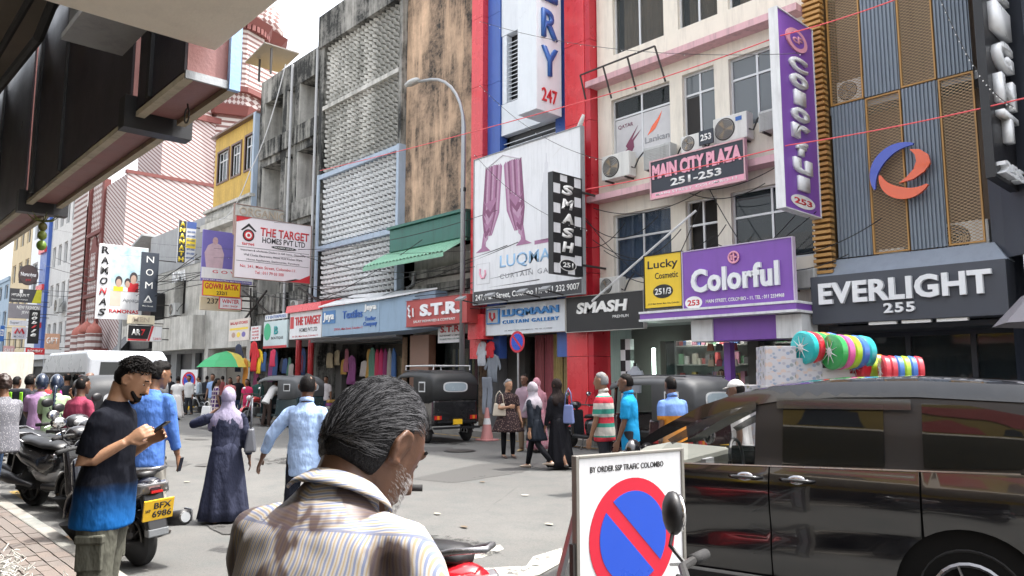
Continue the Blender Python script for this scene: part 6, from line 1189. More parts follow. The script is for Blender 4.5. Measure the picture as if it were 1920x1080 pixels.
# ---------------------------------------------------------------- vans and cars down the street
def van(name, label, x, y, h, L=5.2, W=1.88, H=2.2, col=(.66, .68, .70), cat='van', box=False, grp=None):
    o = thing(name, label, cat, (x, y, 0), h, grp); VM = M('van paint %s' % (col,), col, .3, var=.06, bump=0, coat=.4); hw = W/2
    prof = [(L*.5, .45, .80), (L*.5, .95, .86), (L*.44, 1.12, .9), (L*.30, H*.93, .86), (L*.22, H, .82), (-L*.44, H, .82), (-L*.49, H*.93, .86), (-L*.5, 1.1, .94), (-L*.5, .4, .94)]
    poly = [(p[0], p[1]) for p in prof]+[(-L*.5+.1, .28), (L*.5-.1, .28)]
    # side walls tapered inwards above the waist
    mb = MB(); n = 24
    def hwz(z): return hw*(1 if z < 1.1 else 1-.09*((z-1.1)/(H-1.1))**1.6)
    k = len(poly)
    for s in (-1, 1): mb.v += [(p[0], s*hwz(p[1]), p[1]) for p in poly]
    mb.f.append(tuple(range(k))); mb.f.append(tuple(reversed(range(k, 2*k)))); mb.m += [0, 0]
    for i in range(k): mb.f.append((i, k+i, k+(i+1) % k, (i+1) % k)); mb.m.append(0)
    mb.build('body', VM, o, bevel=.07, seg=3)
    zw0, zw1 = 1.15, 1.15+(H-1.15)*.55
    for s in (-1, 1):
        for (a, c) in ((L*.24, L*.33), (L*.06, L*.22), (-L*.2, L*.04), (-L*.46, -L*.22)):
            y0, y1 = s*(hwz(zw0)+.006), s*(hwz(zw1)+.008); MB().hexa([(a, y0, zw0), (c, y0, zw0), (c, y0-s*.02, zw0), (a, y0-s*.02, zw0), (a, y1, zw1), (c-(.12 if c > L*.3 else 0), y1, zw1), (c-(.12 if c > L*.3 else 0), y1-s*.02, zw1), (a, y1-s*.02, zw1)]).build('side_window', DARKG, o)
        MB().box(-L*.5-.02, -L*.5+.03, s*hw*.88-.07, s*hw*.88+.07, .75, 1.15).build('tail_lamp', TAILR, o); MB().box(L*.5-.05, L*.5+.02, s*hw*.7-.15, s*hw*.7+.15, .7, .9).build('headlight', LENS, o)
        for xx in (L*.32, -L*.30): wheel(o, xx, s*(hw-.1), .33, .33, .2, ALU, 6)
    MB().hexa([(-L*.5-.012, -hw*.72, 1.2), (-L*.5-.012, hw*.72, 1.2), (-L*.5+.02, hw*.72, 1.2), (-L*.5+.02, -hw*.72, 1.2), (-L*.49-.012, -hw*.66, H*.88), (-L*.49-.012, hw*.66, H*.88), (-L*.49+.02, hw*.66, H*.88), (-L*.49+.02, -hw*.66, H*.88)]).build('rear_window', DARKG, o)
    MB().hexa([(L*.445, -hw*.8, 1.16), (L*.445, hw*.8, 1.16), (L*.40, hw*.8, 1.16), (L*.40, -hw*.8, 1.16), (L*.317, -hw*.74, H*.90), (L*.317, hw*.74, H*.90), (L*.28, hw*.74, H*.9), (L*.28, -hw*.74, H*.9)]).build('windscreen', DARKG, o)
    MB().box(-L*.5-.02, -L*.5, -.26, .26, .55, .68).build('number_plate', PLATEY, o); return o
van('white_van', 'white high roofed passenger van seen from behind', -21.9, 5.5, rad(181), 5.2, 1.9, 2.28, (.40, .42, .45))
van('parked_van', 'small white van ahead of the passenger van on the left', -52, 7.6, rad(178), 4.2, 1.7, 1.9, (.6, .61, .6), grp='distant traffic')
van('distant_car', 'small silver car at the far left of the traffic', -46, 5.2, rad(178), 3.9, 1.65, 1.5, (.5, .52, .53), 'car', grp='distant traffic')
van('distant_car', 'pale hatchback beyond the box truck', -60, 8.2, rad(180), 4, 1.7, 1.55, (.55, .55, .5), 'car', grp='distant traffic')
o = van('box_truck', 'white box truck in the far traffic', -43, 6.4, rad(180), 5, 1.9, 2.1, (.62, .6, .55), 'truck', grp='distant traffic'); MB().box(-2.7, 1.0, -1.05, 1.05, .9, 2.75).build('cargo_box', M('cargo box', (.62, .59, .52), .6, dirt=.3), o, bevel=.03)
# ---------------------------------------------------------------- scooters and motorcycles
def scooter(label, x, y, h, col=(.01, .01, .012), s=1.0, plate=None, mirrors=(1, -1), lean=.0, body2=None, bare=False):
    o = thing('scooter', label, 'scooter', (x, y, 0), 0, 'parked scooters'); o.rotation_euler = (lean, 0, h); o.scale = (s, s, s)
    PM = M('scooter paint %s' % (col,), col, .22, bump=0, coat=.8); P2 = M('scooter paint %s' % (body2,), body2, .25, bump=0, coat=.8) if body2 else PM; SEAT = M('scooter seat vinyl', (.014, .014, .015), .38, bump=.1, bs=90)
    wheel(o, .62, 0, .24, .24, .09, M('wheel grey', (.1, .1, .1), .4, .5), 5, 'front_wheel'); wheel(o, -.62, 0, .24, .24, .11, MATS['wheel grey'], 5, 'rear_wheel')
    MB().rings([(.0, 0, 0, .0, .0)]+[], 4, False) if False else None
    # apron
    mb = MB(); mb.hexa([(.28, -.17, .26), (.38, -.20, .26), (.38, .20, .26), (.28, .17, .26), (.36, -.20, .90), (.50, -.15, .88), (.50, .15, .88), (.36, .20, .90)]); mb.build('apron', PM, o, bevel=.05, seg=3); MB().hexa([(.38, -.10, .3), (.56, -.06, .36), (.56, .06, .36), (.38, .10, .3), (.46, -.12, .86), (.56, -.08, .82), (.56, .08, .82), (.46, .12, .86)]).build('front_fairing', P2, o, bevel=.04, seg=3)
    MB().tube([(.62+.29*cos(a*pi/10), 0, .25+.29*sin(a*pi/10)) for a in range(0, 9)], [(.07, .02)]*9, 10).build('front_mudguard', PM, o, smooth=True); MB().bar((.44, 0, .85), (.60, 0, .24), .07, .05).build('fork', BLACK, o)
    MB().box(-.25, .36, -.18, .18, .24, .33).build('floorboard', TRIMB, o, bevel=.03)
    # rear body: tapered tail
    MB().tube([(-.12, 0, .50), (-.3, 0, .55), (-.6, 0, .62), (-.82, 0, .70), (-.92, 0, .74)], [(.17, .20), (.19, .17), (.18, .13), (.13, .10), (.06, .05)], 16).build('rear_body', PM, o, smooth=True); MB().tube([(-.14, 0, .40), (-.35, 0, .42), (-.6, 0, .48)], [(.16, .12), (.17, .12), (.10, .08)], 12).build('side_cover', P2, o, smooth=True)
    MB().tube([(.02, 0, .72), (-.08, 0, .755), (-.3, 0, .765), (-.5, 0, .80), (-.72, 0, .82), (-.80, 0, .80)], [(.08, .03), (.14, .05), (.15, .055), (.14, .05), (.12, .05), (.05, .03)], 14).build('seat', SEAT, o, smooth=True)
    MB().tube([(-.62, .14, .80), (-.86, .12, .87), (-.96, 0, .88), (-.86, -.12, .87), (-.62, -.14, .80)], .016, 8).build('grab_rail', M('rail grey', (.2, .2, .21), .3, .7), o, smooth=True)
    tl = MB().hexa([(-.90, -.14, .66), (-.80, -.17, .64), (-.80, .17, .64), (-.90, .14, .66), (-.95, -.10, .75), (-.84, -.15, .76), (-.84, .15, .76), (-.95, .10, .75)]).build('tail_lamp', M('smoked lamp', (.16, .16, .165), .1, bump=0, coat=.8), o, bevel=.02); MB().box(-.955, -.93, -.05, .05, .67, .69).build('red_reflector', TAILR, tl)
    MB().hexa([(-.98, -.08, .36), (-.94, -.10, .36), (-.94, .10, .36), (-.98, .08, .36), (-.88, -.09, .66), (-.82, -.10, .66), (-.82, .10, .66), (-.88, .09, .66)]).build('rear_mudguard', TRIMB, o, bevel=.01); MB().box(-.98, -.90, -.09, .09, .30, .37).build('splash_guard', M('grey guard', (.16, .17, .18), .5), o, bevel=.01)
    if plate:
        p_ = MB().box(-.13, .13, -.008, .008, -.09, .09).build('number_plate', PLATEY, o, loc=(-.972, 0, .53), rot=(.25, 0, -pi/2)); t1 = text(p_, plate[0], .03, .04, .15, .055, -.010, LETK, .002, .02); t2 = text(p_, plate[1], .03, -.035, .17, .06, -.010, LETK, .002, .02); t3 = text(p_, 'WP', -.095, 0, .045, .03, -.010, LETK, .002)
    MB().tube([(-.35, -.20, .30), (-.6, -.21, .34), (-.72, -.22, .37), (-1.0, -.22, .42)], [.03, .04, .065, .07], 12).build('muffler', BLACK, o, smooth=True); MB().box(-1.0, -.86, -.30, -.285, .37, .48).build('muffler_guard', M('guard grey', (.35, .36, .37), .3, .8), o, bevel=.01); MB().tube([(-1.0, -.22, .42), (-1.02, -.22, .424)], [.05, .045], 10).build('muffler_tip', STEEL, o)
    MB().tube([(.40, 0, .90), (.36, 0, 1.0)], .04, 8).build('steering_head', BLACK, o); hb = MB().tube([(.36, 0, .99), (.34, .16, 1.0), (.24, .33, .995)], .016, 8).tube([(.36, 0, .99), (.34, -.16, 1.0), (.24, -.33, .995)], .016, 8).build('handlebar', M('bar', (.06, .06, .06), .4, .5), o)
    bz = -.2 if bare else 0
    MB().ball((.42, 0, 1.0+bz), .11, .15, .09).build('headlight_shell', PM, o, smooth=True); MB().ball((.50, 0, .99+bz), .05, .10, .055).build('headlight', LENS, o, smooth=True)
    for q in (-1, 1):
        MB().cyl((.28, q*.27, .997), (.20, q*.385, .993), .021).build('grip', TYRE, o, smooth=True); MB().tube([(.32, q*.24, .99), (.34, q*.36, .96)], .007, 6).build('brake_lever', CHROME, o)
    ms = -.10 if bare else 0
    for q in mirrors:
        mm = MB().tube([(.32, q*.20, 1.0), (.36, q*.27, 1.1+ms*.5), (.34, q*.30, 1.2+ms)], .008, 6).build('mirror_stem', BLACK, o); mk = 1.5 if bare else 1; MB().ball((.335, q*.32, 1.26+ms), .028*mk, .075, .055*mk).build('mirror_shell', BLACK, mm, smooth=True); MB().ball((.335-.018*mk, q*.32, 1.26+ms), .014*mk, .066, .047*mk).build('mirror_glass', CHROME, mm, smooth=True)
    MB().bar((-.05, .15, .28), (-.14, .30, .0), .025).build('side_stand', DSTEEL, o); MB().tube([(-.2, 0, .28), (-.4, .02, .25), (-.62, .06, .24)], [.07, .08, .06], 10).build('engine', M('engine grey', (.09, .09, .09), .5, .5), o, smooth=True); return o
def two(pr, pf): return math.atan2(pf[1]-pr[1], pf[0]-pr[0])
scooter('dark scooter with yellow plate BFX 6986 beside the young man', -7.95, 2.2, rad(188), (.008, .010, .02), 1.0, ('BFX', '6986'), lean=-.06)
scooter('black and red scooter parked second from the young man', -9.85, 2.58, rad(192), (.012, .011, .012), 1.0, ('BCD', '2141'), lean=-.08, body2=(.3, .05, .04))
scooter('silver fronted black scooter third in the parked row', -11.0, 2.52, rad(22), (.02, .02, .022), 1.05, None, lean=.08, body2=(.28, .28, .28))
scooter('dark grey scooter with raised mirror at the end of the parked row', -12.0, 2.62, rad(20), (.035, .036, .04), 1.08, None, lean=.08)
scooter('blue trimmed scooter carrying the two helmeted riders', -13.6, 3.05, rad(162), (.05, .10, .2), 1.05, ('BGH', '5520'))
scooter('scooter at the left edge under the woman in grey', -13.0, 3.45, rad(150), (.03, .03, .05), 1.0, None)
scooter('bright red scooter behind the old man, only seat and tail in view', -3.66, 2.42, rad(176), (.45, .012, .02), 1.0, None, mirrors=())
gt = PD(1322, 1018, 3.0)-Matrix.Rotation(math.atan2(-_r[1], -_r[0]), 3, 'Z') @ Vector((.20, -.385, 0))
scooter('black scooter in front of the no parking board with one mirror', gt.x, gt.y, math.atan2(-_r[1], -_r[0]), (.012, .012, .013), 1.0, None, mirrors=(-1,), bare=True)
scooter('black scooter parked by the red pillar', -11.7, 13.3, rad(170), (.015, .016, .018), 1.0, None)
def bike(label, x, y, h, col, rackm=False):
    o = thing('motorcycle', label, 'motorcycle', (x, y, 0), h, 'motorcycles by the far traffic'); PM = M('bike paint %s' % (col,), col, .25, bump=0, coat=.7)
    for q, nm in ((.66, 'front_wheel'), (-.62, 'rear_wheel')): wheel(o, q, 0, .3, .3, .08, STEEL, 9, nm)
    MB().tube([(.42, 0, .78), (.25, 0, .86), (0, 0, .84), (-.15, 0, .74)], [(.06, .05), (.13, .11), (.13, .11), (.06, .05)], 14).build('tank', PM, o, smooth=True); MB().tube([(-.08, 0, .80), (-.3, 0, .80), (-.65, 0, .84), (-.78, 0, .86)], [(.08, .04), (.13, .05), (.12, .05), (.06, .03)], 12).build('seat', TRIMB, o, smooth=True)
    MB().box(-.15, .28, -.12, .12, .3, .6).build('engine', M('engine grey', (.09, .09, .09), .5, .5), o, bevel=.05)
    for q in (-.07, .07): MB().bar((.38, q, 1.0), (.66, q, .3), .035).build('fork', STEEL, o); MB().bar((-.3, q*1.8, .75), (-.6, q*1.5, .3), .04).build('shock', STEEL, o)
    MB().tube([(.30, .36, 1.04), (.38, .15, 1.06), (.38, -.15, 1.06), (.30, -.36, 1.04)], .015, 8).build('handlebar', BLACK, o); MB().ball((.48, 0, .92), .1, .1, .1).build('headlight', LENS, o, smooth=True); MB().tube([(.66+.34*cos(a*pi/10), 0, .3+.34*sin(a*pi/10)) for a in range(1, 9)], [(.06, .015)]*8, 8).build('front_mudguard', PM, o, smooth=True); MB().tube([(-.62+.35*cos(a*pi/10), 0, .3+.35*sin(a*pi/10)) for a in range(3, 10)], [(.07, .015)]*7, 8).build('rear_mudguard', PM, o, smooth=True)
    MB().tube([(.2, -.14, .35), (0, -.16, .25), (-.75, -.18, .34)], [.025, .03, .05], 8).build('exhaust', CHROME, o, smooth=True)
    for q in (-1, 1): MB().tube([(.34, q*.25, 1.05), (.36, q*.3, 1.2)], .008, 5).build('mirror_stem', BLACK, o); MB().ball((.35, q*.32, 1.25), .02, .06, .045).build('mirror', CHROME, o, smooth=True)
    return o
bike('black motorcycle beside the no parking board', -35.5, 13.0, rad(200), (.015, .015, .016)); bike('red motorcycle in front of the grey three-wheeler', -25.6, 11.6, rad(300), (.42, .03, .03))
# metal goods trolley between the motorcycles
x, y = PG(455, 775); o = thing('goods_trolley', 'flat metal goods trolley between the motorcycles', 'trolley', (x, y, 0), .3); MB().box(-1, 1, -.45, .45, .75, .82).build('deck', M('trolley deck', (.26, .24, .2), .7), o)
for a in (-.9, .9):
    for c in (-.4, .4): MB().bar((a, c, 0), (a, c, .75), .05).build('leg', DSTEEL, o)
# ---------------------------------------------------------------- no parking board in the foreground
bd = Vector((-2.463+2.58, 3.589-2.85, 0)); L_ = bd.length
o = thing('no_parking_stand', 'white framed no parking board with police lettering standing in the foreground', 'sign', (-2.52, 3.22, 0), math.atan2(bd.y, bd.x))
W_ = .748; MB().box(-W_/2, W_/2, 0, .012, .15, 1.265).build('board', PLW, o); FRG = M('grey brown frame', (.22, .21, .19), .5, .3, var=.2)
MB().box(-W_/2-.012, -W_/2+.01, -.008, .03, .14, 1.28).box(W_/2-.01, W_/2+.012, -.008, .03, .14, 1.28).box(-W_/2+.01, W_/2-.01, -.008, .03, 1.265, 1.28).box(-W_/2+.01, W_/2-.01, -.008, .03, .14, .16).build('frame', FRG, o, bevel=.003)
text(o, 'BY ORDER SSP TRAFIC COLOMBO', -.03, 1.205, .52, .03, -.001, LETK, .0015, .02); nopark(o, -.0, .845, .302, -.001, .002)
for a in (-.3, .3): MB().bar((a, .03, 0), (a, .03, 1.2), .03).build('leg', STEEL, o); MB().bar((a, .5, 0), (a, .05, 1.1), .03).build('rear_leg', STEEL, o)
MB().box(-W_/2-.03, -W_/2-.012, 0, .03, .55, .85).build('hinge', DSTEEL, o)
# ================================================================ PEOPLE
def Mskin(name, c):
    if name in MATS: return MATS[name]
    m, n, b = _new(name); v = _coord(n); f = _noise(n, v, 14, 5); g = _noise(n, v, 160, 3)
    n.links.new(_mix(n, f, [x*.82 for x in c], [x*1.15 for x in c]), b.inputs['Base Color']); b.inputs['Roughness'].default_value = .48
    b.inputs['Subsurface Weight'].default_value = .08; b.inputs['Subsurface Radius'].default_value = (.02, .008, .004); _bump(n, b, g, .25, .002); return m
SK = [Mskin('brown skin', (.21, .105, .06)), Mskin('deep brown skin', (.12, .058, .035)), Mskin('light brown skin', (.34, .185, .11))]
def Mcloth(name, c, pat=None, c2=(.7, .7, .7), p=(6, .5), wr=.35, c3=None, rough=.85):
    """woven cloth with soft wrinkle relief; pat: hstripe, vstripe, check, flower, grad, blocks (object coordinates)"""
    if name in MATS: return MATS[name]
    m, n, b = _new(name); v = _coord(n); sx = n.nodes.new('ShaderNodeSeparateXYZ'); n.links.new(v, sx.inputs[0]); X, Y, Z = sx.outputs
    col = c
    fr = lambda t, per, duty: _math(n, 'LESS_THAN', _math(n, 'FRACT', _math(n, 'DIVIDE', t, per)), duty)
    if pat == 'hstripe': col = _mix(n, fr(Z, *p), c, c2); col = _mix(n, fr(_math(n, 'ADD', Z, p[0]*.7), p[0]*1.5, .3), col, c3) if c3 else col
    if pat == 'vstripe': col = _mix(n, fr(X, *p), c, c2)
    if pat == 'check': col = _mix(n, _math(n, 'MAXIMUM', fr(_math(n, 'ADD', X, Y), *p), fr(Z, *p)), c, c2)
    if pat == 'flower':
        vo = n.nodes.new('ShaderNodeTexVoronoi'); vo.inputs['Scale'].default_value = p[0]; n.links.new(v, vo.inputs['Vector']); col = _mix(n, _ramp(n, vo.outputs['Distance'], [(p[1]*.8, 1), (p[1], 0)]), c, c2 if not c3 else _ramp(n, vo.outputs['Color'], [(.3, c2), (.6, c3)]))
    if pat == 'grad': col = _mix(n, _ramp(n, _math(n, 'ADD', Z, _math(n, 'MULTIPLY', _noise(n, v, 6), .06)), [(p[0], 0), (p[1], 1)]), c, c2)
    if pat == 'blocks': col = _mix(n, _math(n, 'GREATER_THAN', Z, p[0]), c, _mix(n, _math(n, 'GREATER_THAN', Z, p[1]), c2, c3 or c2))
    f = _noise(n, v, 5, 4); col = _mix(n, _math(n, 'MULTIPLY', f, .35), col, _mix(n, .5, col, (.01, .01, .012))) if True else col
    n.links.new(col, b.inputs['Base Color']); b.inputs['Roughness'].default_value = rough; b.inputs['Sheen Weight'].default_value = .0
    w1 = _noise(n, _coord(n, (6, 6, 3), rot=(.3, .5, 0)), 1.7, 3); wf = _noise(n, v, 380, 2)
    h_ = _math(n, 'ADD', w1, _math(n, 'MULTIPLY', wf, .012)); _bump(n, b, h_, wr, .045); b.inputs['Specular IOR Level'].default_value = .12; return m
HAIRK = M('black hair', (.006, .005, .005), .6, var=.4, vs=40, bump=.6, bs=120, spec=.12); HAIRG = M('grey hair', (.16, .16, .165), .5, var=.5, vs=40, bump=.6, bs=120)
def remesh(o, vox, it=4, disp=0, dsz=.1):
    r = o.modifiers.new('remesh', 'REMESH'); r.mode = 'VOXEL'; r.voxel_size = vox; r.use_smooth_shade = True
    s = o.modifiers.new('smooth', 'SMOOTH'); s.factor = .5; s.iterations = it
    if disp:
        t = bpy.data.textures.get('wrinkle%g' % dsz) or bpy.data.textures.new('wrinkle%g' % dsz, 'CLOUDS'); t.noise_scale = dsz; t.noise_depth = 2
        d = o.modifiers.new('wrinkles', 'DISPLACE'); d.texture = t; d.strength = disp; d.mid_level = .5; d.texture_coords = 'LOCAL'
    return o
def hand(mb, w_, d, side, k, curl=.5, up=Vector((0, 0, 1)), spread=.2, palm=None):
    """palm and five fingers from wrist w_ along d; palm normal roughly towards the body"""
    d = d.normalized(); nrm = (palm or Vector((-side, 0, 0))); nrm = (nrm-d*nrm.dot(d)).normalized(); lat = d.cross(nrm).normalized()
    if lat.dot(Vector((0, 1, 0)))+lat.dot(Vector((0, 0, .6))) < 0: lat = -lat
    mb.tube([w_-d*.03*k, w_+d*.02*k, w_+d*.055*k, w_+d*.088*k], [(.024*k, .02*k), (.03*k, .016*k), (.04*k, .015*k), (.038*k, .012*k)], 10, ref=nrm)
    for i in range(4):
        b0 = w_+d*.08*k+lat*(.030-.02*i)*k; L = (.040, .045, .042, .033)[i]*k; p = [b0]; dd = d+lat*(.5-i/3)*spread
        for j in range(3):
            a = curl*(j+.6)*.75; q = (dd*cos(a)+nrm*sin(a)).normalized(); p.append(p[-1]+q*L*(.9, .62, .5)[j])
        mb.tube([b0-d*.02*k]+p, [.010*k, .0105*k, .009*k, .0085*k, .006*k], 7)
    t0 = w_+d*.02*k+lat*.026*k; q = (d*.75+lat*.8+nrm*.35).normalized(); q2 = (d+lat*.15+nrm*curl*.8).normalized()
    mb.tube([t0-q*.015*k, t0+q*.03*k, t0+q*.03*k+q2*.028*k, t0+q*.03*k+q2*.05*k], [.014*k, .0125*k, .011*k, .007*k], 7)
def person(label, pos, heading, h=1.68, lean=.03, arms=None, legs=((.06, -.04, .03), (-.08, -.2, .03)), skin=0, top=None, sleeve=.5, top_len=.10, bottom=None, bottoms='trousers', hair='short', hairm=None, head_pitch=.05, head_yaw=0, nk=1.0, vox=.012, build=1.0, seat=None, shoe=(.03, .025, .022), hij=None, skirt_len=0, skirt_w=.2, bottom_fit=1.0, cap=None, group='pedestrians on the street', anchor=None, disp=0, fold=.06, detail=False, headscale=1.0, curls=(.4, .4), collar=None, neckless=False, top_fit=1.0):
    k = h/1.7; o = thing('person', label, 'person', (0, 0, 0), heading-pi/2, group)
    arms = arms or ((.12, .1, .25, .05), (-.12, .1, .1, .05)); V = Vector
    Pz = .53*h; S = V((0, sin(lean), cos(lean))); P = V((0, 0, Pz)); N = P+S*.300*h
    ks = []
    # legs
    LJ = []
    for s, (f1, f2, ab) in zip((1, -1), legs):
        hp = P+V((s*.047*h, 0, -.005*h)); kn = hp+V((s*sin(ab), sin(f1)*cos(ab), -cos(f1)*cos(ab)))*.245*h; an = kn+V((0, sin(f2), -cos(f2)))*.24*h; LJ.append((hp, kn, an))
    low = min(j[2].z for j in LJ)-.045*h
    dz = -low if seat is None else seat-(Pz-.075*h)
    sh = V((0, 0, dz)); P = P+sh; N = N+sh; LJ = [tuple(q+sh for q in j) for j in LJ]
    AJ = []
    for s, (f1, a1, f2, a2) in zip((1, -1), arms):
        sp_ = N-S*.046*h+V((s*.098*h*build**.5, 0, 0)); el = sp_+V((s*sin(a1), sin(f1)*cos(a1), -cos(f1)*cos(a1)))*.175*h; wr = el+V((s*sin(a2), sin(f2)*cos(a2), -cos(f2)*cos(a2)))*.15*h; AJ.append((sp_, el, wr))
    R = Matrix.Rotation(-head_yaw, 3, 'Z') @ Matrix.Rotation(-(lean*.6+head_pitch), 3, 'X'); hd = headscale*k
    neckd = (S*.6+R @ V((0, 0, 1))*.4).normalized(); HC = N+neckd*.040*nk*h+R @ V((0, .024*k, .058*h)); T = lambda x, y, z: HC+R @ V((x*hd, y*hd, z*hd))
    if anchor is not None:      # put the base of the neck at a surveyed point
        rz = Matrix.Rotation(heading-pi/2, 3, 'Z'); q = rz @ N; o.location = (anchor.x-q.x, anchor.y-q.y, pos[2] if len(pos) > 2 else 0)
    else: o.location = pos if len(pos) > 2 else (pos[0], pos[1], 0)
    bd = build
    # ---- body
    mb = MB()
    mb.tube([P-S*.06*h, P-S*.03*h, P+S*.02*h, P+S*.09*h, P+S*.18*h, P+S*.245*h, N-S*.028*h, N-S*.008*h, N+neckd*.025*h, N+neckd*.075*h], [(.07*k, .06*k), (.145*k*bd, .095*k*bd), (.15*k*bd, .10*k*bd), (.125*k*bd, .09*k*bd), (.15*k*bd, .105*k*bd), (.16*k*bd**.5, .095*k*bd), (.115*k, .078*k), (.07*k, .064*k), (.055*k, .058*k), (.054*k, .058*k)], 16, ref=(0, 1, 0))
    for s, (a, e, w_), cu in zip((1, -1), AJ, curls):
        mb.tube([a-V((s*.03*k, 0, 0)), a+(e-a)*.12, a+(e-a)*.5, e, e+(w_-e)*.25, w_], [.046*k, .050*k*bd**.5, .046*k*bd**.5, .039*k, .041*k, .027*k], 12); hand(mb, w_+(w_-e).normalized()*.02*k, (w_-e), s, k*1.03, cu)
    for s, (a, e, w_) in zip((1, -1), LJ):
        mb.tube([a+V((0, 0, .03*k)), a+(e-a)*.3, e, e+(w_-e)*.3, w_, w_-V((0, 0, .02*k))], [.075*k, .072*k, .05*k, .052*k, .034*k, .034*k], 12); mb.tube([w_+V((0, -.05*k, -.03*k)), w_+V((0, .02*k, -.03*k)), w_+V((0, .10*k, -.045*k)), w_+V((0, .15*k, -.052*k))], [(.028*k, .03*k), (.036*k, .032*k), (.038*k, .02*k), (.026*k, .012*k)], 10)
    # head: sections from chin to crown, then nose, brow, lips, ears
    prof = [(-.112, .062, .018, .014), (-.104, .050, .040, .036), (-.085, .032, .053, .062), (-.055, .014, .064, .082), (-.02, .006, .071, .093), (.015, .002, .074, .098), (.05, -.004, .075, .099), (.085, -.01, .066, .085), (.108, -.014, .046, .058), (.120, -.016, .018, .022)]
    base = len(mb.v); n = 20
    for (z, cy, rx, ry) in prof:
        for j in range(n): a = 2*pi*j/n; mb.v.append(tuple(T(cos(a)*rx, cy+sin(a)*ry, z)))
    for q in range(len(prof)-1):
        for j in range(n): a = base+q*n+j; b_ = base+q*n+(j+1) % n; mb.f.append((a, b_, b_+n, a+n)); mb.m.append(0)
    mb.f.append(tuple(base+j for j in reversed(range(n)))); mb.f.append(tuple(base+(len(prof)-1)*n+j for j in range(n))); mb.m += [0, 0]
    mb.tube([T(0, .094, .03), T(0, .108, .0), T(0, .118, -.026), T(0, .10, -.036)], [.008*hd, .012*hd, .018*hd, .010*hd], 8); mb.tube([T(-.04, .085, .038), T(0, .10, .036), T(.04, .085, .038)], .010*hd, 7); mb.tube([T(-.024, .088, -.062), T(0, .10, -.06), T(.024, .088, -.062)], .009*hd, 7); mb.ball(T(0, .085, -.10), .02*hd)
    for s in (-1, 1):
        RT = R.to_3x3() @ Matrix.Rotation(-.25, 3, 'X') @ Matrix.Rotation(s*.35, 3, 'Z'); mb.ball(T(s*.076, -.006, -.004), .011*hd, .024*hd, .034*hd, 10, 8, RT)
        mb.tube([T(s*.079, .010, -.025), T(s*.083, -.012, -.03), T(s*.090, -.028, .0), T(s*.089, -.018, .028), T(s*.083, .004, .03), T(s*.079, .014, .012)], .0065*hd, 6)
    body = mb.build('body', SK[skin], o); remesh(body, vox, 3 if detail else 2)
    for s in (-1, 1):
        e_ = MB().ball(T(s*.030, .077, .014), .0125*hd, .0125*hd, .010*hd, 8, 6).build('eye', M('eye white', (.6, .58, .55), .3), o, smooth=True); MB().ball(T(s*.030, .0875, .014), .006*hd, .004*hd, .006*hd, 8, 5).build('iris', M('iris', (.02, .012, .008), .2), e_, smooth=True)
    if detail: MB().tube([T(-.046, .085, .042), T(-.03, .096, .046), T(-.012, .098, .042)], .004*hd, 5).tube([T(.046, .085, .042), T(.03, .096, .046), T(.012, .098, .042)], .004*hd, 5).build('eyebrows', HAIRK, o)
    cv = max(vox*1.35, .011)
    # ---- top
    if top:
        mb = MB(); tf = top_fit; zb = -top_len*h; hf = 1+.26*(bottom_fit-1)
        mb.tube([P+S*zb, P+S*(zb+.03*h), P+S*.02*h, P+S*.09*h, P+S*.18*h, P+S*.245*h, N-S*.030*h, N-S*.010*h, N+neckd*.008*h], [(.174*k*bd*tf*hf, .132*k*bd*tf*hf), (.174*k*bd*tf*hf, .132*k*bd*tf*hf), (.168*k*bd*tf*hf, .126*k*bd*tf*hf), (.158*k*bd*tf, .118*k*bd*tf), (.17*k*bd, .126*k*bd), (.176*k*bd**.5, .112*k*bd), (.135*k*bd**.5, .094*k), (.088*k, .078*k), (.067*k, .068*k)], 18, ref=(0, 1, 0))
        for s, (a, e, w_) in zip((1, -1), AJ):
            pts = [a-V((s*.06*k, 0, -.012*k)), a+V((0, 0, -.004*k)), a+(e-a)*.16]; rr = [.050*k, .058*k, .068*k]
            t1 = min(sleeve, 1.0); pts += [a+(e-a)*(t1*.6), a+(e-a)*t1]; rr += [.066*k, .062*k]
            if sleeve > 1: pts += [e+(w_-e)*(sleeve-1)*.5, e+(w_-e)*(sleeve-1)]; rr += [.055*k, .044*k]
            mb.tube(pts, rr, 12)
        tp = mb.build('top', top, o); remesh(tp, cv, 4, disp, .12)
        if collar: MB().tube([N+neckd*.012*h+R @ V((.066*k*cos(a*pi/12), .068*k*sin(a*pi/12)-.004, .012*k*(1-sin(a*pi/12)))) for a in range(25)], [(.006*k, .022*k)]*25, 8).build('collar', collar, o, smooth=True)
    if bottom and bottoms in ('trousers', 'shorts'):
        mb = MB(); mb.tube([P+S*.045*h, P, P-S*.05*h], [(.158*k*bd, .112*k*bd), (.165*k*bd, .118*k*bd), (.12*k*bd, .10*k*bd)], 16, ref=(0, 1, 0)); bf = bottom_fit
        for s, (a, e, w_) in zip((1, -1), LJ):
            if bottoms == 'shorts': mb.tube([a+V((0, 0, .02*k)), a+(e-a)*.4, e], [.095*k*bd, .092*k*bf, .085*k*bf], 12)
            else: mb.tube([a+V((0, 0, .02*k)), a+(e-a)*.35, e, e+(w_-e)*.35, w_-(w_-e)*.0, w_-V((0, 0, .022*k))], [.094*k*bd, .087*k*bf, .068*k*bf, .066*k*bf, .056*k*bf, .056*k*bf], 12)
        remesh(mb.build('trousers', bottom, o), cv, 3, disp*.7, .12)
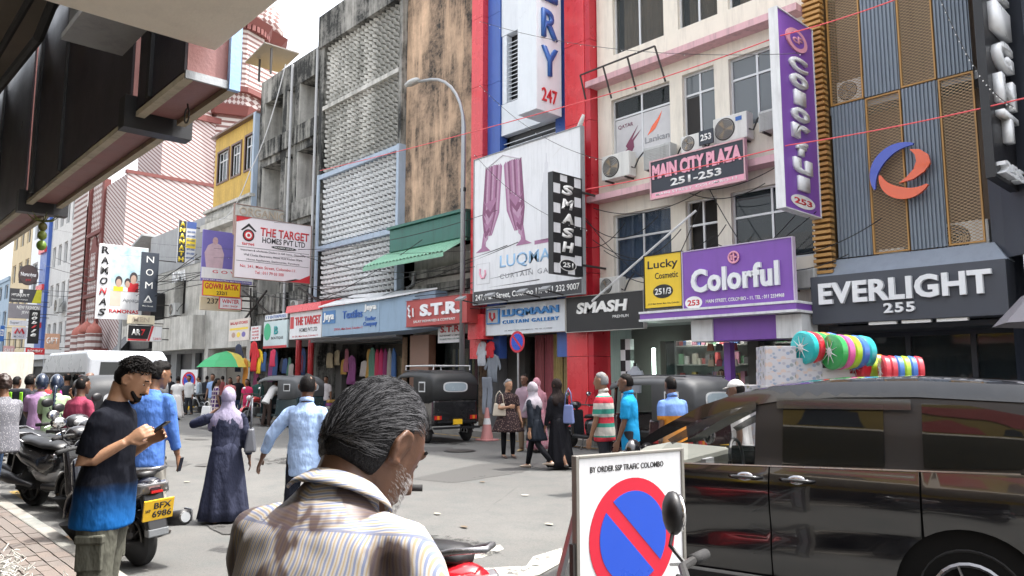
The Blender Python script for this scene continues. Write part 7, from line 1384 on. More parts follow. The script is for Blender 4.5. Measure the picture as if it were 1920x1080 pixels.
    if skirt_len:
        zt = P.z+.06*h; zb = max(.04, P.z-skirt_len*h); sec = []
        for i in range(9): t = i/8; sec.append((0, (LJ[0][2].y+LJ[1][2].y)*.5*t*.5, zt+(zb-zt)*t, (.15+(skirt_w-.15)*t**.8)*k*bd, (.115+(skirt_w*.85-.115)*t**.8)*k*bd, fold*t, 9))
        MB().rings(sec, 54).build('skirt', bottom or top, o, smooth=True)
    # ---- shoes
    SH = M('shoe %s' % (shoe,), shoe, .5)
    for s, (a, e, w_) in zip((1, -1), LJ): MB().tube([w_+V((0, -.07*k, -.035*k)), w_+V((0, -.05*k, -.04*k)), w_+V((0, .05*k, -.045*k)), w_+V((0, .13*k, -.055*k)), w_+V((0, .185*k, -.06*k))], [(.01*k, .01*k), (.036*k, .034*k), (.042*k, .03*k), (.044*k, .022*k), (.02*k, .01*k)], 12).build('shoe', SH, o, smooth=True)
    # ---- hair, scarf or hat
    def shell(zone, amp, sc, name, mat, grow=1.1, n=30, m=22, jit=.0):
        mb = MB(); mb.ball((0, 0, 0), 1, 1, 1, n, m); rr = random.Random(len(label))
        for i, q in enumerate(mb.v):
            d = V(q); z = d.z; w1 = zone(d); g = grow+amp*noise.noise(d*sc+V((len(label), 3, 1)))+rr.uniform(-jit, jit); g = g*w1+.80*(1-w1); mb.v[i] = tuple(T(d.x*.076*g, -.004+d.y*.100*g, .012+z*.112*g))
        return mb.build(name, mat, o, smooth=True)
    step = lambda a, b_, x: min(1, max(0, (x-a)/(b_-a)))
    hm = hairm or HAIRK
    zs = lambda d: max(step(.28, .42, d.z-.55*max(0, d.y-.15)), step(.0, .18, -d.y-.05)*step(-.72, -.5, d.z))*1.0
    if hair == 'short' and not hij: shell(zs, .06, 3.2, 'hair', hm, 1.10, jit=.012)
    elif hair == 'curly': shell(zs, .16, 4.6, 'hair', hm, 1.22, 34, 26, .05)
    elif hair == 'bald': shell(lambda d: step(.0, .15, -d.y+.1)*step(-.6, -.4, d.z)*step(.55, .3, d.z), .03, 4, 'hair', hm, 1.05)
    elif hair in ('long', 'bun', 'braid'):
        shell(zs, .05, 3, 'hair', hm, 1.12)
        if hair == 'long': MB().tube([T(0, -.07, .04), T(0, -.115, -.06), T(0, -.13, -.17), T(0, -.125, -.30), T(0, -.11, -.36)], [(.06*hd, .04*hd), (.085*hd, .045*hd), (.09*hd, .04*hd), (.06*hd, .03*hd), (.02*hd, .012*hd)], 14).build('hair_length', hm, o, smooth=True)
        if hair == 'bun': MB().ball(T(0, -.125, .02), .045*hd).build('hair_bun', hm, o, smooth=True)
        if hair == 'braid': MB().tube([T(.0, -.10, -.04)]+[T(.006*(-1)**i, -.135-.002*i, -.08-i*.035) for i in range(14)], [.03*hd]+[(.028-.001*i)*hd*(1+.16*(-1)**i) for i in range(14)], 10).build('braid', hm, o, smooth=True)
    if hij:
        shell(lambda d: 1-step(.42, .72, d.y)*step(.62, .42, abs(d.x))*step(.75, .5, d.z)*step(-.95, -.75, d.z), .05, 2.5, 'headscarf', hij, 1.20, 34, 26)
        sec = [(0, .04, -.42), (0, .02, -.36), (0, .0, -.28), (0, -.012, -.20), (0, -.008, -.13), (0, -.004, -.075), (0, -.004, -.03)]; rad_ = [(.215, .165, .10), (.23, .165, .07), (.225, .15, .05), (.17, .125, .04), (.095, .098, .03), (.082, .1, 0), (.078, .1, 0)]
        mb = MB(); b0 = len(mb.v); n = 40
        for (cx_, cy, cz), (rx, ry, am) in zip(sec, rad_):
            for j in range(n): a = 2*pi*j/n; g = 1+am*sin(7*a+cz*20); q = T(cx_+cos(a)*rx*g, cy+sin(a)*ry*g-.0, cz); mb.v.append((q.x, q.y, q.z+(.03*k*sin(a*2) if cz < -.35 else 0)))
        for q in range(len(sec)-1):
            for j in range(n): a = b0+q*n+j; b_ = b0+q*n+(j+1) % n; mb.f.append((a, b_, b_+n, a+n)); mb.m.append(0)
        c_ = mb.build('scarf_drape', hij, o, smooth=True); sm = c_.modifiers.new('solid', 'SOLIDIFY'); sm.thickness = .006
    if cap == 'helmet':
        shell(lambda d: 1-step(.25, .45, d.y)*step(.25, .05, d.z), .0, 1, 'helmet', hairm, 1.34, 28, 20); MB().tube([T(-.09, .06, .03), T(0, .135, .04), T(.09, .06, .03)], [.008*hd]*3, 6).build('helmet_rim', BLACK, o)
    elif cap: shell(lambda d: step(.15, .3, d.z), .0, 1, 'cap', cap, 1.16, 24, 18); MB().tube([T(0, .07, .045), T(0, .13, .035), T(0, .16, .03)], [(.07*hd, .008*hd), (.06*hd, .008*hd), (.02*hd, .004*hd)], 10).build('cap_peak', cap, o, smooth=True)
    o['_'] = 0; del o['_']
    return o, dict(P=P, N=N, S=S, T=T, AJ=AJ, LJ=LJ, k=k, R=R, HC=HC, hd=hd)
FWD, RGT = math.atan2(_f[1], _f[0]), math.atan2(_r[1], _r[0])     # headings: away from the viewer / to the viewer's right
def at(u, d): q = PD(u, 705, d); return (q.x, q.y)
def D(a): return rad(a)
# ---------------------------------------------------------------- the old man in front
def Mshirt(lean, damp=.88):
    m, n, b = _new('striped damp shirt' if damp else 'striped shirt collar'); v = _coord(n); vr = _coord(n, rot=(lean, 0, 0)); sx = n.nodes.new('ShaderNodeSeparateXYZ'); n.links.new(vr, sx.inputs[0]); X, Y, Z = sx.outputs
    wob = _math(n, 'MULTIPLY', _noise(n, v, 5, 3), .03)
    def lines(t, per):
        f = _math(n, 'FRACT', _math(n, 'DIVIDE', t, per)); blue = _math(n, 'LESS_THAN', f, .30); tan = _math(n, 'MULTIPLY', _math(n, 'GREATER_THAN', f, .52), _math(n, 'LESS_THAN', f, .74))
        return _mix(n, tan, _mix(n, blue, (.44, .415, .40), (.20, .235, .36)), (.39, .31, .205))
    yoke = _math(n, 'ADD', _math(n, 'MULTIPLY', _math(n, 'ABSOLUTE', X), .10), 1.245)
    col = _mix(n, _math(n, 'GREATER_THAN', Z, yoke), lines(_math(n, 'ADD', X, wob), .0105), lines(_math(n, 'ADD', _math(n, 'SUBTRACT', Z, _math(n, 'MULTIPLY', _math(n, 'ABSOLUTE', X), .25)), wob), .0105))
    seam = _math(n, 'LESS_THAN', _math(n, 'ABSOLUTE', _math(n, 'SUBTRACT', Z, yoke)), .0025); col = _mix(n, _math(n, 'MULTIPLY', seam, .8), col, (.16, .18, .28))
    wet = _noise(n, _coord(n, (11, 11, 3.0)), 1.0, 3, .5); lowz = _ramp(n, Z, [(1.235, 1), (1.265, 0)]); wm = _math(n, 'MULTIPLY', _ramp(n, wet, [(.50, 0), (.55, 1)]), lowz)
    col = _mix(n, _math(n, 'MULTIPLY', wm, damp), col, (.075, .045, .042)); n.links.new(col, b.inputs['Base Color'])
    n.links.new(_ramp(n, wm, [(0, .85), (1, .45)]), b.inputs['Roughness'])
    w1 = _noise(n, _coord(n, (6, 6, 3), rot=(.4, .3, 0)), 1.3, 2); wf = _noise(n, v, 420, 2); _bump(n, b, _math(n, 'ADD', w1, _math(n, 'MULTIPLY', wf, .012)), .5, .03); return m
OMH = FWD-D(26)
SHM = Mshirt(.36)
om, J = person('old man with thin grey hair in a striped shirt seen from behind in the foreground', (0, 0, .11), OMH, 1.655, .36, ((.35, .12, .9, -.2), (.3, .12, .9, -.2)), ((.05, -.05, .05), (-.05, -.1, .05)), 1, SHM, .75, .12, Mcloth('dark trousers', (.04, .04, .05)), hair='none', head_pitch=.42, head_yaw=D(14), vox=.0055, build=1.0, group=None, anchor=PD(634, 905, 1.42), disp=.012, detail=True, headscale=1.04, nk=.35)
om['label'] = 'old man with thin grey hair in a striped shirt seen from behind in the foreground'
def old_hair():
    T, hd = J['T'], J['hd']; rr = random.Random(11)
    def surf(a, t, g):     # a azimuth from the face, t polar from the crown
        d = Vector((sin(t)*sin(a), sin(t)*cos(a), cos(t))); k = 1.0
        return T(d.x*.078*g, -.006+d.y*.102*g, .010+d.z*.115*g)
    mb = MB(); mb.ball((0, 0, 0), 1, 1, 1, 40, 30); st = lambda a, b_, x: min(1, max(0, (x-a)/(b_-a)))
    for i, q in enumerate(mb.v):
        d = Vector(q); w1 = max(st(.34, .46, d.z-.5*max(0, d.y-.1)), st(-.05, .12, -d.y-.02)*st(-.86, -.62, d.z)); w1 = max(w1, st(.55, .7, abs(d.x))*st(.3, .1, d.y)*st(.08, .22, d.z))
        g = (1.085+.03*noise.noise(d*4))*w1+.8*(1-w1); mb.v[i] = tuple(T(d.x*.078*g, -.006+d.y*.102*g, .010+d.z*.115*g))
    cap_ = mb.build('hair', M('old hair', (.011, .011, .013), .5, var=.5, vs=60, bump=.8, bs=160, spec=.2), om, smooth=True)
    mb = MB()
    for i in range(9500):
        a0 = rr.uniform(-pi, pi); t0 = abs(rr.gauss(0, .55)) if rr.random() < .5 else rr.uniform(.5, 2.0)
        front = abs(a0) < 1.0
        if front and t0 > 1.05: continue
        if not front and abs(a0) < 1.75 and t0 > 1.30: continue
        L = rr.uniform(.35, .8); a, t = a0, t0; P = []
        steps = 6
        for s_ in range(steps):
            u_ = s_/(steps-1); g = 1.092+.018*sin(pi*u_)*rr.uniform(.3, 1)+.008*rr.random()+(.05*u_*u_ if rr.random() < .05 else 0)
            P.append(surf(a, t, g))
            # combed back: azimuth drifts to the back of the head, polar grows behind and shrinks before the crown
            x, y, z = sin(t)*sin(a), sin(t)*cos(a), cos(t); flow = Vector((.35*math.copysign(1, x)*(abs(x)**.7), -1.0, -.45 if y < .2 else .1)); d = Vector((x, y, z)); flow = (flow-d*flow.dot(d)).normalized()+Vector((rr.gauss(0, .12), rr.gauss(0, .12), rr.gauss(0, .12))); d = (d+flow*L/steps*1.25).normalized()
            a, t = math.atan2(d.x, d.y), math.acos(max(-1, min(1, d.z)))
            if t > 2.4: break
        if len(P) < 3: continue
        x_side = sin(t0)*sin(a0); grey = rr.random() < (.42 if (t0 < .8 or x_side > .35) else .16); mb.mi = 1 if grey else 0
        mb.tube(P, [.0002+.00026*(1-abs(2*j/(len(P)-1)-1)) for j in range(len(P))], 3, False)
    tag(mb.build('hair_strands', [M('dark strand', (.010, .010, .012), .45, bump=0, spec=.25), M('grey strand', (.13, .13, .14), .42, bump=0)], om, fix=False), kind='stuff')
    mb = MB()
    for i in range(650):
        a = rr.uniform(.35, 1.5)*(1 if rr.random() < .6 else -1); z = rr.uniform(-.105, -.02); k = lerp_tab([(-.112, .03), (-.104, .05), (-.085, .06), (-.055, .072), (-.02, .076), (0, .077)], z); ky = lerp_tab([(-.112, .04), (-.104, .06), (-.085, .075), (-.055, .09), (-.02, .096), (0, .098)], z); cy = lerp_tab([(-.112, .062), (-.085, .032), (-.055, .014), (0, .004)], z)
        p = T(sin(a)*k*.97, cy+cos(a)*ky*.97, z); q = T(sin(a)*k*1.035, cy+cos(a)*ky*1.035, z-.003); mb.tube([p, q], [.00035, .00025], 3, False)
    tag(mb.build('stubble', M('grey stubble', (.18, .17, .17), .6, bump=0), om, fix=False), kind='stuff')
    # folded collar standing round the neck
    N, R = J['N'], J['R']; nd = (J['S']).normalized(); mb = MB(); n = 40; X = Vector((1, 0, 0)); Yv = nd.cross(X) if nd.cross(X).y > 0 else -nd.cross(X)
    for z, r0 in ((-.004, .066), (.024, .060), (.027, .064), (.006, .088), (-.004, .094)):
        for j in range(n): a = rad(-60)+rad(300)*j/(n-1)-pi/2-rad(90); mb.v.append(tuple(N+X*r0*1.12*cos(a+pi/2)+Yv*(r0*sin(a+pi/2)+.008)+nd*(z-.012*cos(a))))
    for q in range(4):
        for j in range(n-1): a = q*n+j; mb.f.append((a, a+1, a+n+1, a+n)); mb.m.append(0)
    c_ = mb.build('collar', Mshirt(.36, 0), om, smooth=True); sm = c_.modifiers.new('solid', 'SOLIDIFY'); sm.thickness = .004
old_hair()
# ---------------------------------------------------------------- young man with phone
GT = Mcloth('black to blue tee', (.010, .13, .42), 'grad', (.006, .007, .012), (.70, .98), .4)
def phone(label, p, rz, tilt=.9):
    t = thing('phone', label, 'phone', p, 0); t.rotation_euler = (tilt, 0, rz); MB().box(-.036, .036, -.005, .005, -.075, .075).build('case', BLACK, t, bevel=.008); MB().box(-.032, .032, -.0065, -.0055, -.07, .07).build('screen', M('phone screen', (.02, .022, .03), .08, bump=0), t); return t
q = at(212, 4.62)
ym, Jy = person('young bearded man in a black and blue T-shirt looking at his phone', (q[0], q[1], .11), RGT+D(4), 1.69, .06, ((-.30, .06, 2.12, -.22), (-.15, .05, 2.10, -.30)), ((.03, -.03, .05), (-.06, -.12, .05)), 2, GT, .80, .13, Mcloth('olive cargo cloth', (.105, .105, .085), wr=.6), hair='short', head_pitch=.50, vox=.0065, build=1.06, bottom_fit=1.42, group=None, disp=.012, detail=True, curls=(.75, .75), top_fit=1.08)
T = Jy['T']; mb = MB()
for i in range(26): a = -1.15+2.3*i/25; mb.ball(T(sin(a)*.054, .035+cos(a)*.062, -.088+.045*abs(a)**1.6*.6), .0125*Jy['hd'], .0125*Jy['hd'], .017*Jy['hd'], 8, 6)
mb.ball(T(0, .075, -.106), .024, .022, .022); remesh(mb.build('beard', HAIRK, ym), .006, 2, .004, .02); MB().tube([T(-.03, .10, -.045), T(0, .112, -.043), T(.03, .10, -.045)], .006, 6).build('moustache', HAIRK, ym, smooth=True)
mb = MB(); rr = random.Random(21)
for i in range(520):
    a, t = rr.uniform(-pi, pi), rr.uniform(0, 1.25); d = Vector((sin(t)*sin(a), sin(t)*cos(a), cos(t)))
    if d.z-.55*max(0, d.y-.15) < .30: continue
    r0 = rr.uniform(.008, .014); c0 = Vector((d.x*.076*1.13, -.004+d.y*.100*1.13, .012+d.z*.112*1.13)); e1 = d.orthogonal().normalized(); e2 = d.cross(e1); ph = rr.uniform(0, 6.3)
    mb.tube([T(*(c0+(e1*cos(ph+j*1.1)+e2*sin(ph+j*1.1))*r0+d*.003*j)) for j in range(6)], .0032, 4, False)
tag(mb.build('curls', HAIRK, ym, fix=False), kind='stuff')
rz = Matrix.Rotation(RGT+D(4)-pi/2, 3, 'Z'); wv = (Jy['AJ'][0][2]+Jy['AJ'][1][2])/2; fd_ = (Jy['AJ'][0][2]-Jy['AJ'][0][1]).normalized(); pp = rz @ (wv+fd_*.115+Vector((0, .015, .02)))+Vector(ym.location); phone('dark phone held in both hands by the young man', pp, RGT+D(4)-pi/2, -.95)
for s, (a, e, w_) in zip((1, -1), Jy['LJ']):
    m_ = a+(e-a)*.82; MB().box(-.03, .006, -.075, .075, -.10, .08).build('cargo_pocket', MATS['olive cargo cloth'], ym, bevel=.012, loc=(m_.x+s*.098, m_.y, m_.z), rot=(0, 0, 0 if s > 0 else pi)); MB().box(-.03, .018, -.08, .08, -.03, .02).build('pocket_flap', MATS['olive cargo cloth'], ym, bevel=.01, loc=(m_.x+s*.098, m_.y, m_.z+.085), rot=(0, 0, 0 if s > 0 else pi))
# ---------------------------------------------------------------- walkers in the middle ground
LBS = Mcloth('light blue shirting', (.36, .50, .76), wr=.55); NAVYC = Mcloth('navy trouser cloth', (.012, .014, .022)); STONE = Mcloth('stone trouser cloth', (.40, .38, .34)); DENIM = Mcloth('denim', (.04, .07, .13)); KHAKI = Mcloth('khaki cloth', (.20, .15, .10)); BLKC = Mcloth('black cloth', (.010, .010, .013), wr=.5); CHARC = Mcloth('charcoal cloth', (.03, .032, .04))
WHC = Mcloth('white cloth', (.62, .61, .60), wr=.4)
p5, J5 = person('man in a light blue shirt walking away with his left arm out', at(575, 7.6), FWD-D(6), 1.70, .05, ((-.1, .22, .1, .1), (-.15, .62, .25, .45)), ((.25, .1, .02), (-.2, -.55, .02)), 1, LBS, 1.75, .12, NAVYC, vox=.009, build=1.02, disp=.02, detail=True, collar=LBS, head_yaw=-.25)
ABY = Mcloth('dusty navy abaya cloth', (.030, .034, .060), wr=.7); LAV = Mcloth('lavender scarf cloth', (.29, .26, .36), wr=.6)
p4, J4 = person('woman in a navy abaya and lavender headscarf walking away with a handbag', PG(418, 978), FWD+D(18), 1.53, .06, ((-.05, .25, .15, .15), (.9, 1.0, 2.2, -.75)), ((.15, 0, .02), (-.1, -.3, .02)), 1, ABY, 1.85, .16, ABY, 'skirt', hair='none', hij=LAV, skirt_len=.51, skirt_w=.27, vox=.010, build=1.12, disp=.02, shoe=(.2, .12, .07), fold=.10)
BAG = M('grey handbag leather', (.09, .095, .11), .4, bump=.1)
def bag(label, p, rz, w_=.3, h_=.24, d_=.12, m_=BAG, strap=.5):
    o = thing('handbag', label, 'bag', p, rz); MB().hexa([(-w_/2, -d_/2, 0), (w_/2, -d_/2, 0), (w_/2, d_/2, 0), (-w_/2, d_/2, 0), (-w_*.4, -d_*.25, h_), (w_*.4, -d_*.25, h_), (w_*.4, d_*.25, h_), (-w_*.4, d_*.25, h_)]).build('pouch', m_, o, bevel=.025, seg=3); MB().box(-w_*.41, w_*.41, -d_*.27, d_*.27, h_*.55, h_*.64).build('band', M('bag trim', (.3, .29, .27), .4), o)
    if strap: MB().tube([(-w_*.34, 0, h_*.95), (-w_*.22, 0, h_+strap*.7), (0, 0, h_+strap), (w_*.22, 0, h_+strap*.7), (w_*.34, 0, h_*.95)], .011, 6).build('strap', m_, o, smooth=True)
    return o
def hang(per, J, hd_, x, y, z): q = Matrix.Rotation(hd_-pi/2, 3, 'Z') @ Vector((x, y, z)); return (per.location.x+q.x, per.location.y+q.y, per.location.z+q.z)
bag('grey shoulder bag on the woman in the lavender headscarf', hang(p4, J4, FWD+D(18), .27, -.06, .80), FWD+D(18), .36, .27, .14, strap=.34)
BSH = Mcloth('cornflower shirting', (.075, .17, .48), wr=.55)
p3, J3 = person('curly haired person in a blue shirt and pale trousers behind the young man', at(282, 8.0), FWD-D(8), 1.84, .10, ((.12, .12, .25, .12), (.1, .1, .9, -.2)), ((.22, .1, .03), (-.15, -.5, .03)), 0, BSH, 1.8, .13, STONE, hair='curly', head_pitch=.25, head_yaw=.5, vox=.009, build=1.08, disp=.018, detail=True)
phone('black phone held low by the person in the blue shirt', hang(p3, J3, FWD-D(30), J3['AJ'][0][2].x+.02, J3['AJ'][0][2].y+.06, J3['AJ'][0][2].z-.10), FWD, .2)
person('person in jeans half hidden behind the young man', at(268, 8.2), FWD, 1.66, .05, skin=0, top=BSH, sleeve=1.7, bottom=DENIM, hair='short', vox=.012)
# group of women crossing
DRS = Mcloth('brown print dress', (.035, .022, .024), 'flower', (.28, .19, .16), (34, .30), .5)
g1, Jg = person('woman in a dark flower print dress with a beige bag, facing the others', PG(952, 858), RGT-D(70), 1.60, .0, ((.5, .2, 1.7, -.5), (.1, .2, .4, .1)), ((.04, -.02, .05), (.12, .0, .05)), 2, DRS, .75, .12, DRS, 'skirt', hair='bun', hairm=HAIRG, skirt_len=.20, skirt_w=.30, vox=.011, build=1.18, disp=.015, head_yaw=-.3, shoe=(.08, .05, .04), fold=.08)
mb = MB()
for s, (a, e, w_) in zip((1, -1), Jg['LJ']): mb = MB().tube([a, a+(e-a)*.5, e, e+(w_-e)*.4, w_], [.085, .075, .058, .056, .042], 12).build('leggings', BLKC, g1, smooth=True)
bag('beige handbag on the arm of the woman in the print dress', hang(g1, Jg, RGT-D(70), .22, .10, .86), RGT-D(10), .28, .26, .1, M('beige leather', (.45, .40, .33), .5), .25)
GSC = Mcloth('pale grey scarf', (.34, .31, .35), wr=.6); TUN = Mcloth('black tunic cloth', (.014, .018, .026), wr=.6); PNK = Mcloth('pink scarf cloth', (.52, .25, .30), wr=.6)
g2, Jg2 = person('woman in a black tunic and pale grey headscarf striding left', PG(1003, 879), FWD+D(55), 1.58, .04, ((.15, .12, .3, .1), (-.2, .15, 0, .1)), ((.35, .2, .02), (-.35, -.75, .02)), 2, TUN, 1.85, .16, TUN, 'skirt', hair='none', hij=GSC, skirt_len=.19, skirt_w=.22, vox=.011, build=1.05, disp=.015, shoe=(.42, .34, .27))
for (a, e, w_) in Jg2['LJ']: MB().tube([a, a+(e-a)*.5, e, e+(w_-e)*.4, w_], [.085, .075, .058, .056, .042], 12).build('leggings', BLKC, g2, smooth=True)
g3, Jg3 = person('woman in a flowing black abaya with long dark scarf and a blue bag', PG(1048, 879), FWD+D(40), 1.62, .03, ((-.1, .12, .1, .1), (.1, .15, .3, .1)), ((.2, .05, .02), (-.2, -.5, .02)), 0, BLKC, 1.9, .16, BLKC, 'skirt', hair='none', hij=Mcloth('dark brown scarf', (.02, .014, .013), wr=.6), skirt_len=.50, skirt_w=.26, vox=.011, build=1.05, disp=.015, fold=.12)
bag('pale blue bag held against the black abaya', hang(g3, Jg3, FWD+D(40), .06, -.20, .82), FWD+D(60), .22, .34, .1, M('pale blue bag', (.16, .20, .40), .6), .3)
person('man with short dark hair walking behind the women', PG(985, 846), FWD+D(150), 1.72, .03, skin=1, top=Mcloth('mauve shirt', (.35, .25, .30)), sleeve=.7, bottom=KHAKI, vox=.012, shoe=(.4, .3, .15)); person('woman in pink headscarf and pink dress behind the group', PG(1008, 848), FWD+D(20), 1.62, .03, skin=2, top=PNK, sleeve=1.9, top_len=.15, bottom=Mcloth('pink flower cloth', (.5, .22, .27), 'flower', (.55, .5, .5), (30, .3)), bottoms='skirt', hair='none', hij=PNK, skirt_len=.48, skirt_w=.25, vox=.012, build=1.08)
# three men beside the car
PST = Mcloth('striped polo', (.50, .47, .43), 'hstripe', (.05, .26, .20), (.19, .36), .5, (.50, .04, .06)); CYN = Mcloth('cyan shirting', (.015, .27, .55), wr=.55); BLK3 = Mcloth('three colour polo', (.55, .22, .03), 'blocks', (.13, .23, .55), (1.14, 1.14), .4, (.16, .27, .58))
person('grey haired man in a red, white and green striped polo', at(1132, 11.0), FWD+D(60), 1.72, .02, ((-.05, .1, .15, .05), (.1, .1, .3, .05)), skin=0, top=PST, sleeve=.85, bottom=CHARC, hairm=M('white hair', (.20, .20, .20), .7, bump=.5, spec=.1), vox=.011, build=1.12, disp=.012, collar=PST); person('man in a bright cyan shirt beside the striped polo', at(1180, 10.6), FWD+D(70), 1.70, .04, ((-.1, .12, .2, .1), (.1, .1, .3, .1)), skin=1, top=CYN, sleeve=.85, bottom=CHARC, vox=.011, disp=.015, collar=CYN, top_len=.15); person('man in a blue and orange polo by the three-wheeler', at(1262, 10.4), FWD+D(20), 1.66, .08, skin=1, top=BLK3, sleeve=.8, bottom=KHAKI, vox=.011, build=1.1, collar=BLK3, disp=.012)
person('man in a maroon shirt beyond the three-wheeler', at(1326, 13.6), FWD-D(150), 1.72, .1, skin=0, top=Mcloth('maroon cloth', (.18, .02, .03)), sleeve=.8, bottom=CHARC, vox=.014, head_yaw=.8); person('person in a white cap beyond the black car', at(1388, 9.0), FWD+D(60), 1.62, .05, skin=1, top=WHC, sleeve=.7, bottom=CHARC, cap=WHC, vox=.013); person('shopkeeper inside the black gothic shop', (-10.4, 17.0, .14), FWD+D(180), 1.7, 0, skin=1, top=CHARC, bottom=BLKC, vox=.014); person('person in white by the dark shop door at the right', (-1.9, 12.6), FWD+D(30), 1.66, .03, skin=1, top=WHC, sleeve=.8, bottom=CHARC, vox=.014, cap=WHC)
def dummy(label, x, y, z, m_):
    o = thing('shirt_dummy', label, 'mannequin', (x, y, z)); remesh(MB().tube([(0, 0, 0), (0, 0, .3), (0, 0, .5), (0, 0, .62), (0, 0, .68)], [(.17, .11), (.18, .12), (.19, .11), (.12, .08), (.06, .06)], 14, ref=(0, 1, 0)).tube([(-.16, 0, .55), (-.27, 0, .3)], .065, 10).tube([(.16, 0, .55), (.27, 0, .3)], .065, 10).build('shirt', m_, o), .015, 3); MB().cyl((0, 0, .66), (0, 0, .76), .045).build('neck', BLACK, o); MB().cyl((0, 0, -z+.12), (0, 0, 0), .03).build('stand', STEEL, o)
dummy('headless dummy in a pale striped shirt in the black gothic shop front', -11.9, 15.4, 1.25, Mcloth('pale stripe shirt', (.4, .45, .55), 'vstripe', (.6, .6, .62), (.02, .5)))
# by the grey three-wheeler and the far crowd
person('man in a white shirt leaning into the grey three-wheeler', PG(500, 800), FWD-D(40), 1.70, .55, ((.9, .1, 1.3, .1), (.9, .1, 1.3, .1)), skin=1, top=WHC, sleeve=1.6, bottom=Mcloth('brown trouser cloth', (.05, .035, .03)), vox=.013, head_pitch=.3, disp=.015); person('man in a pale patterned shirt and jeans before the red columns', PG(610, 786), FWD+D(160), 1.66, 0, skin=0, top=Mcloth('pale print shirt', (.6, .56, .57), 'flower', (.4, .25, .28), (26, .25)), sleeve=.8, bottom=DENIM, vox=.014)
x, y = PG(608, 786)
PUR = Mcloth('purple check dress', (.06, .025, .11), 'check', (.42, .36, .36), (.13, .3))
pw, _ = person('woman in a purple and white checked dress with a white carrier bag', at(405, 24.5), FWD-D(60), 1.60, .05, skin=1, top=PUR, sleeve=.7, bottom=PUR, bottoms='skirt', hair='long', skirt_len=.34, skirt_w=.22, vox=.015, build=1.05)
q = at(391, 24.3); bag('white plastic carrier bag held by the woman in purple checks', (q[0], q[1], .22), .4, .42, .5, .2, M('white plastic bag', (.62, .62, .62), .4), .15)
person('woman in a long white dress beside the no parking board', at(334, 29), FWD+D(10), 1.66, .03, skin=1, top=WHC, sleeve=.6, bottom=WHC, bottoms='skirt', hair='bun', skirt_len=.48, skirt_w=.26, vox=.018, build=1.1)
far = [(356, 33, 1.7, 160, WHC, CHARC, 'man in a white shirt with backpack straps behind the no parking board'), (375, 35, 1.66, 100, Mcloth('pale blue cloth', (.4, .48, .55)), CHARC, 'person in a pale blue top among the far crowd'), (400, 31, 1.76, 170, Mcloth('sky blue shirt', (.28, .40, .66)), STONE, 'tall man in a sky blue shirt under the umbrella'), (432, 29, 1.62, 190, Mcloth('salmon print', (.55, .2, .2), 'flower', (.3, .12, .12), (14, .3)), KHAKI, 'woman in a salmon print dress by the stall'), (447, 30, 1.7, 200, BLKC, DENIM, 'man in black by the stall'), (465, 28, 1.56, 170, Mcloth('rose red cloth', (.55, .04, .12)), Mcloth('rose red cloth', (.55, .04, .12)), 'woman in a rose red dress by the red motorcycle'), (485, 31, 1.62, 20, Mcloth('teal dark cloth', (.03, .08, .07)), BLKC, 'person in dark green at the clothes stall'), (528, 30, 1.72, 160, CHARC, BLKC, 'man looking over the grey three-wheeler roof'), (388, 38, 1.68, 10, CHARC, BLKC, 'person in charcoal deep in the far crowd'), (418, 36, 1.68, 30, Mcloth('dusty red cloth', (.3, .08, .08)), CHARC, 'person in dusty red deep in the far crowd'), (320, 40, 1.7, 40, CHARC, BLKC, 'person in dark clothes beyond the white van')]
for u, d, hh, hd_, tp, bt, lb in far: person(lb, at(u, d), FWD+D(hd_), hh, .03, skin=random.choice((0, 1)), top=tp, sleeve=random.choice((.7, 1.7)), bottom=bt, hair='long' if 'woman' in lb else 'short', vox=.02)
# riders and bystanders on the left
MAR = Mcloth('raspberry shirt', (.27, .045, .085), wr=.5); ORP_ = Mcloth('yellow print shirt', (.46, .24, .05), 'flower', (.10, .06, .16), (13, .36), .4, (.45, .12, .05)); GRNC = Mcloth('pale green cloth', (.36, .48, .29), wr=.5); LIL = Mcloth('lilac cloth', (.36, .22, .38)); SPK = Mcloth('grey speckle cloth', (.15, .15, .17), 'flower', (.4, .4, .42), (60, .3))
HELM = M('blue black helmet', (.02, .03, .055), .2, bump=0, coat=.7)
person('man in a raspberry shirt and khaki trousers beside the parked scooters', at(150, 10.5), FWD-D(20), 1.66, .05, skin=1, top=MAR, sleeve=1.5, bottom=KHAKI, vox=.012, build=1.08, disp=.012); person('bald man in a yellow print shirt holding his chin', at(170, 14.5), FWD+D(170), 1.74, 0, ((.6, .1, 2.5, -.3), (.5, .1, 1.6, -.8)), skin=1, top=ORP_, sleeve=.9, bottom=STONE, hair='bald', vox=.013, build=1.1)
seatl = ((1.25, .1, .18), (1.25, .1, .18))
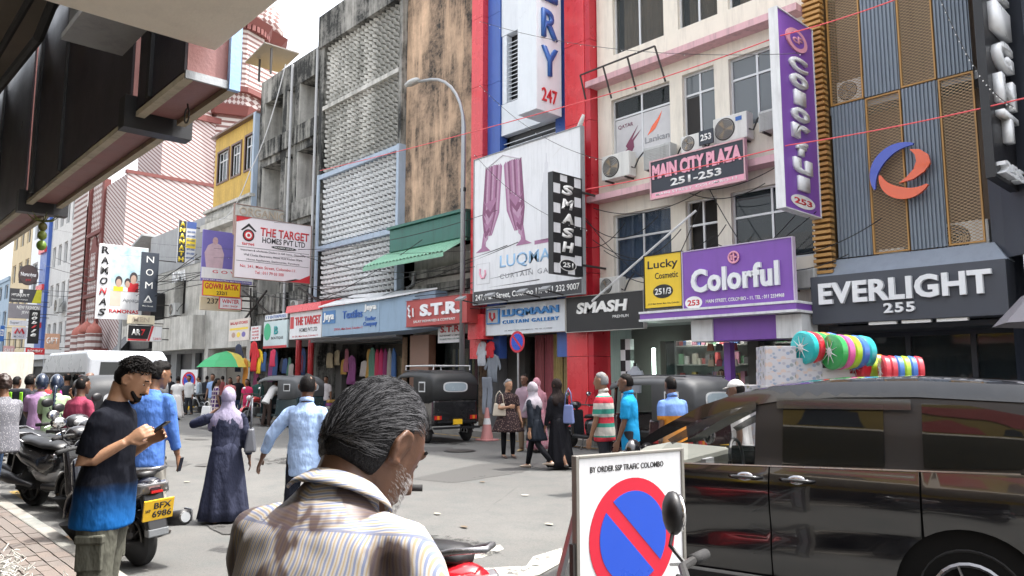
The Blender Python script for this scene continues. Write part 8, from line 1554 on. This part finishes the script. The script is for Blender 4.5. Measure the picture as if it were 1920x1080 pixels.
person('rider with a long braid in pale green and a dark helmet', at(106, 11.6), FWD+D(25), 1.62, .12, ((.5, .15, 1.2, 0), (.5, .15, 1.2, 0)), seatl, 1, GRNC, .85, .12, DENIM, hair='braid', cap='helmet', hairm=HELM, seat=.80, vox=.011, disp=.012, group='riders and bystanders'); person('rider in lilac with a blue helmet', at(78, 12.2), FWD+D(25), 1.64, .12, ((.5, .15, 1.2, 0), (.5, .15, 1.2, 0)), seatl, 1, LIL, .85, .12, DENIM, hair='none', cap='helmet', hairm=HELM, seat=.80, vox=.012, group='riders and bystanders'); person('curly haired woman in speckled grey at the left edge', at(14, 9.2), FWD+D(60), 1.60, .1, ((.5, .15, 1.2, 0), (.5, .15, 1.2, 0)), seatl, 0, SPK, .9, .12, DENIM, hair='curly', hairm=M('brown hair', (.03, .016, .012), .5), seat=.82, vox=.011, build=1.15, group='riders and bystanders')
bp, Jb = person('person wearing a grey and green backpack among the riders', at(54, 13), FWD, 1.7, .05, skin=1, top=CHARC, sleeve=1.7, bottom=BLKC, hair='short', vox=.013)
t = thing('backpack', 'grey backpack with bright green stripes', 'bag', hang(bp, Jb, FWD, 0, -.2, 1.05), FWD-pi/2); MB().box(-.16, .16, -.1, .08, 0, .42).build('pack', CHARC, t, bevel=.05); 
for s in (-1, 1): MB().box(s*.09-.025, s*.09+.025, -.115, -.09, .08, .36).build('green_stripe', M('signal green', (.25, .6, .03), .6), t, bevel=.008)
for u, d, tp, lb in ((88, 14.5, Mcloth('bright red cloth', (.5, .04, .04)), 'person in red behind the helmeted riders'), (30, 16, Mcloth('pale straw cloth', (.5, .45, .3)), 'person in straw yellow at the far left'), (108, 16, Mcloth('magenta cloth', (.4, .05, .25)), 'person in magenta beyond the riders'), (128, 18, CHARC, 'person in dark clothes near the white van'), (2, 15, Mcloth('pale blue cloth', (.4, .48, .55)), 'person in pale blue cut by the left edge'), (66, 18, CHARC, 'dark haired person among the far left heads')): person(lb, at(u, d), FWD+D(random.uniform(-40, 200)), random.uniform(1.62, 1.74), .03, skin=random.choice((0, 1)), top=tp, sleeve=.8, bottom=CHARC, vox=.016)
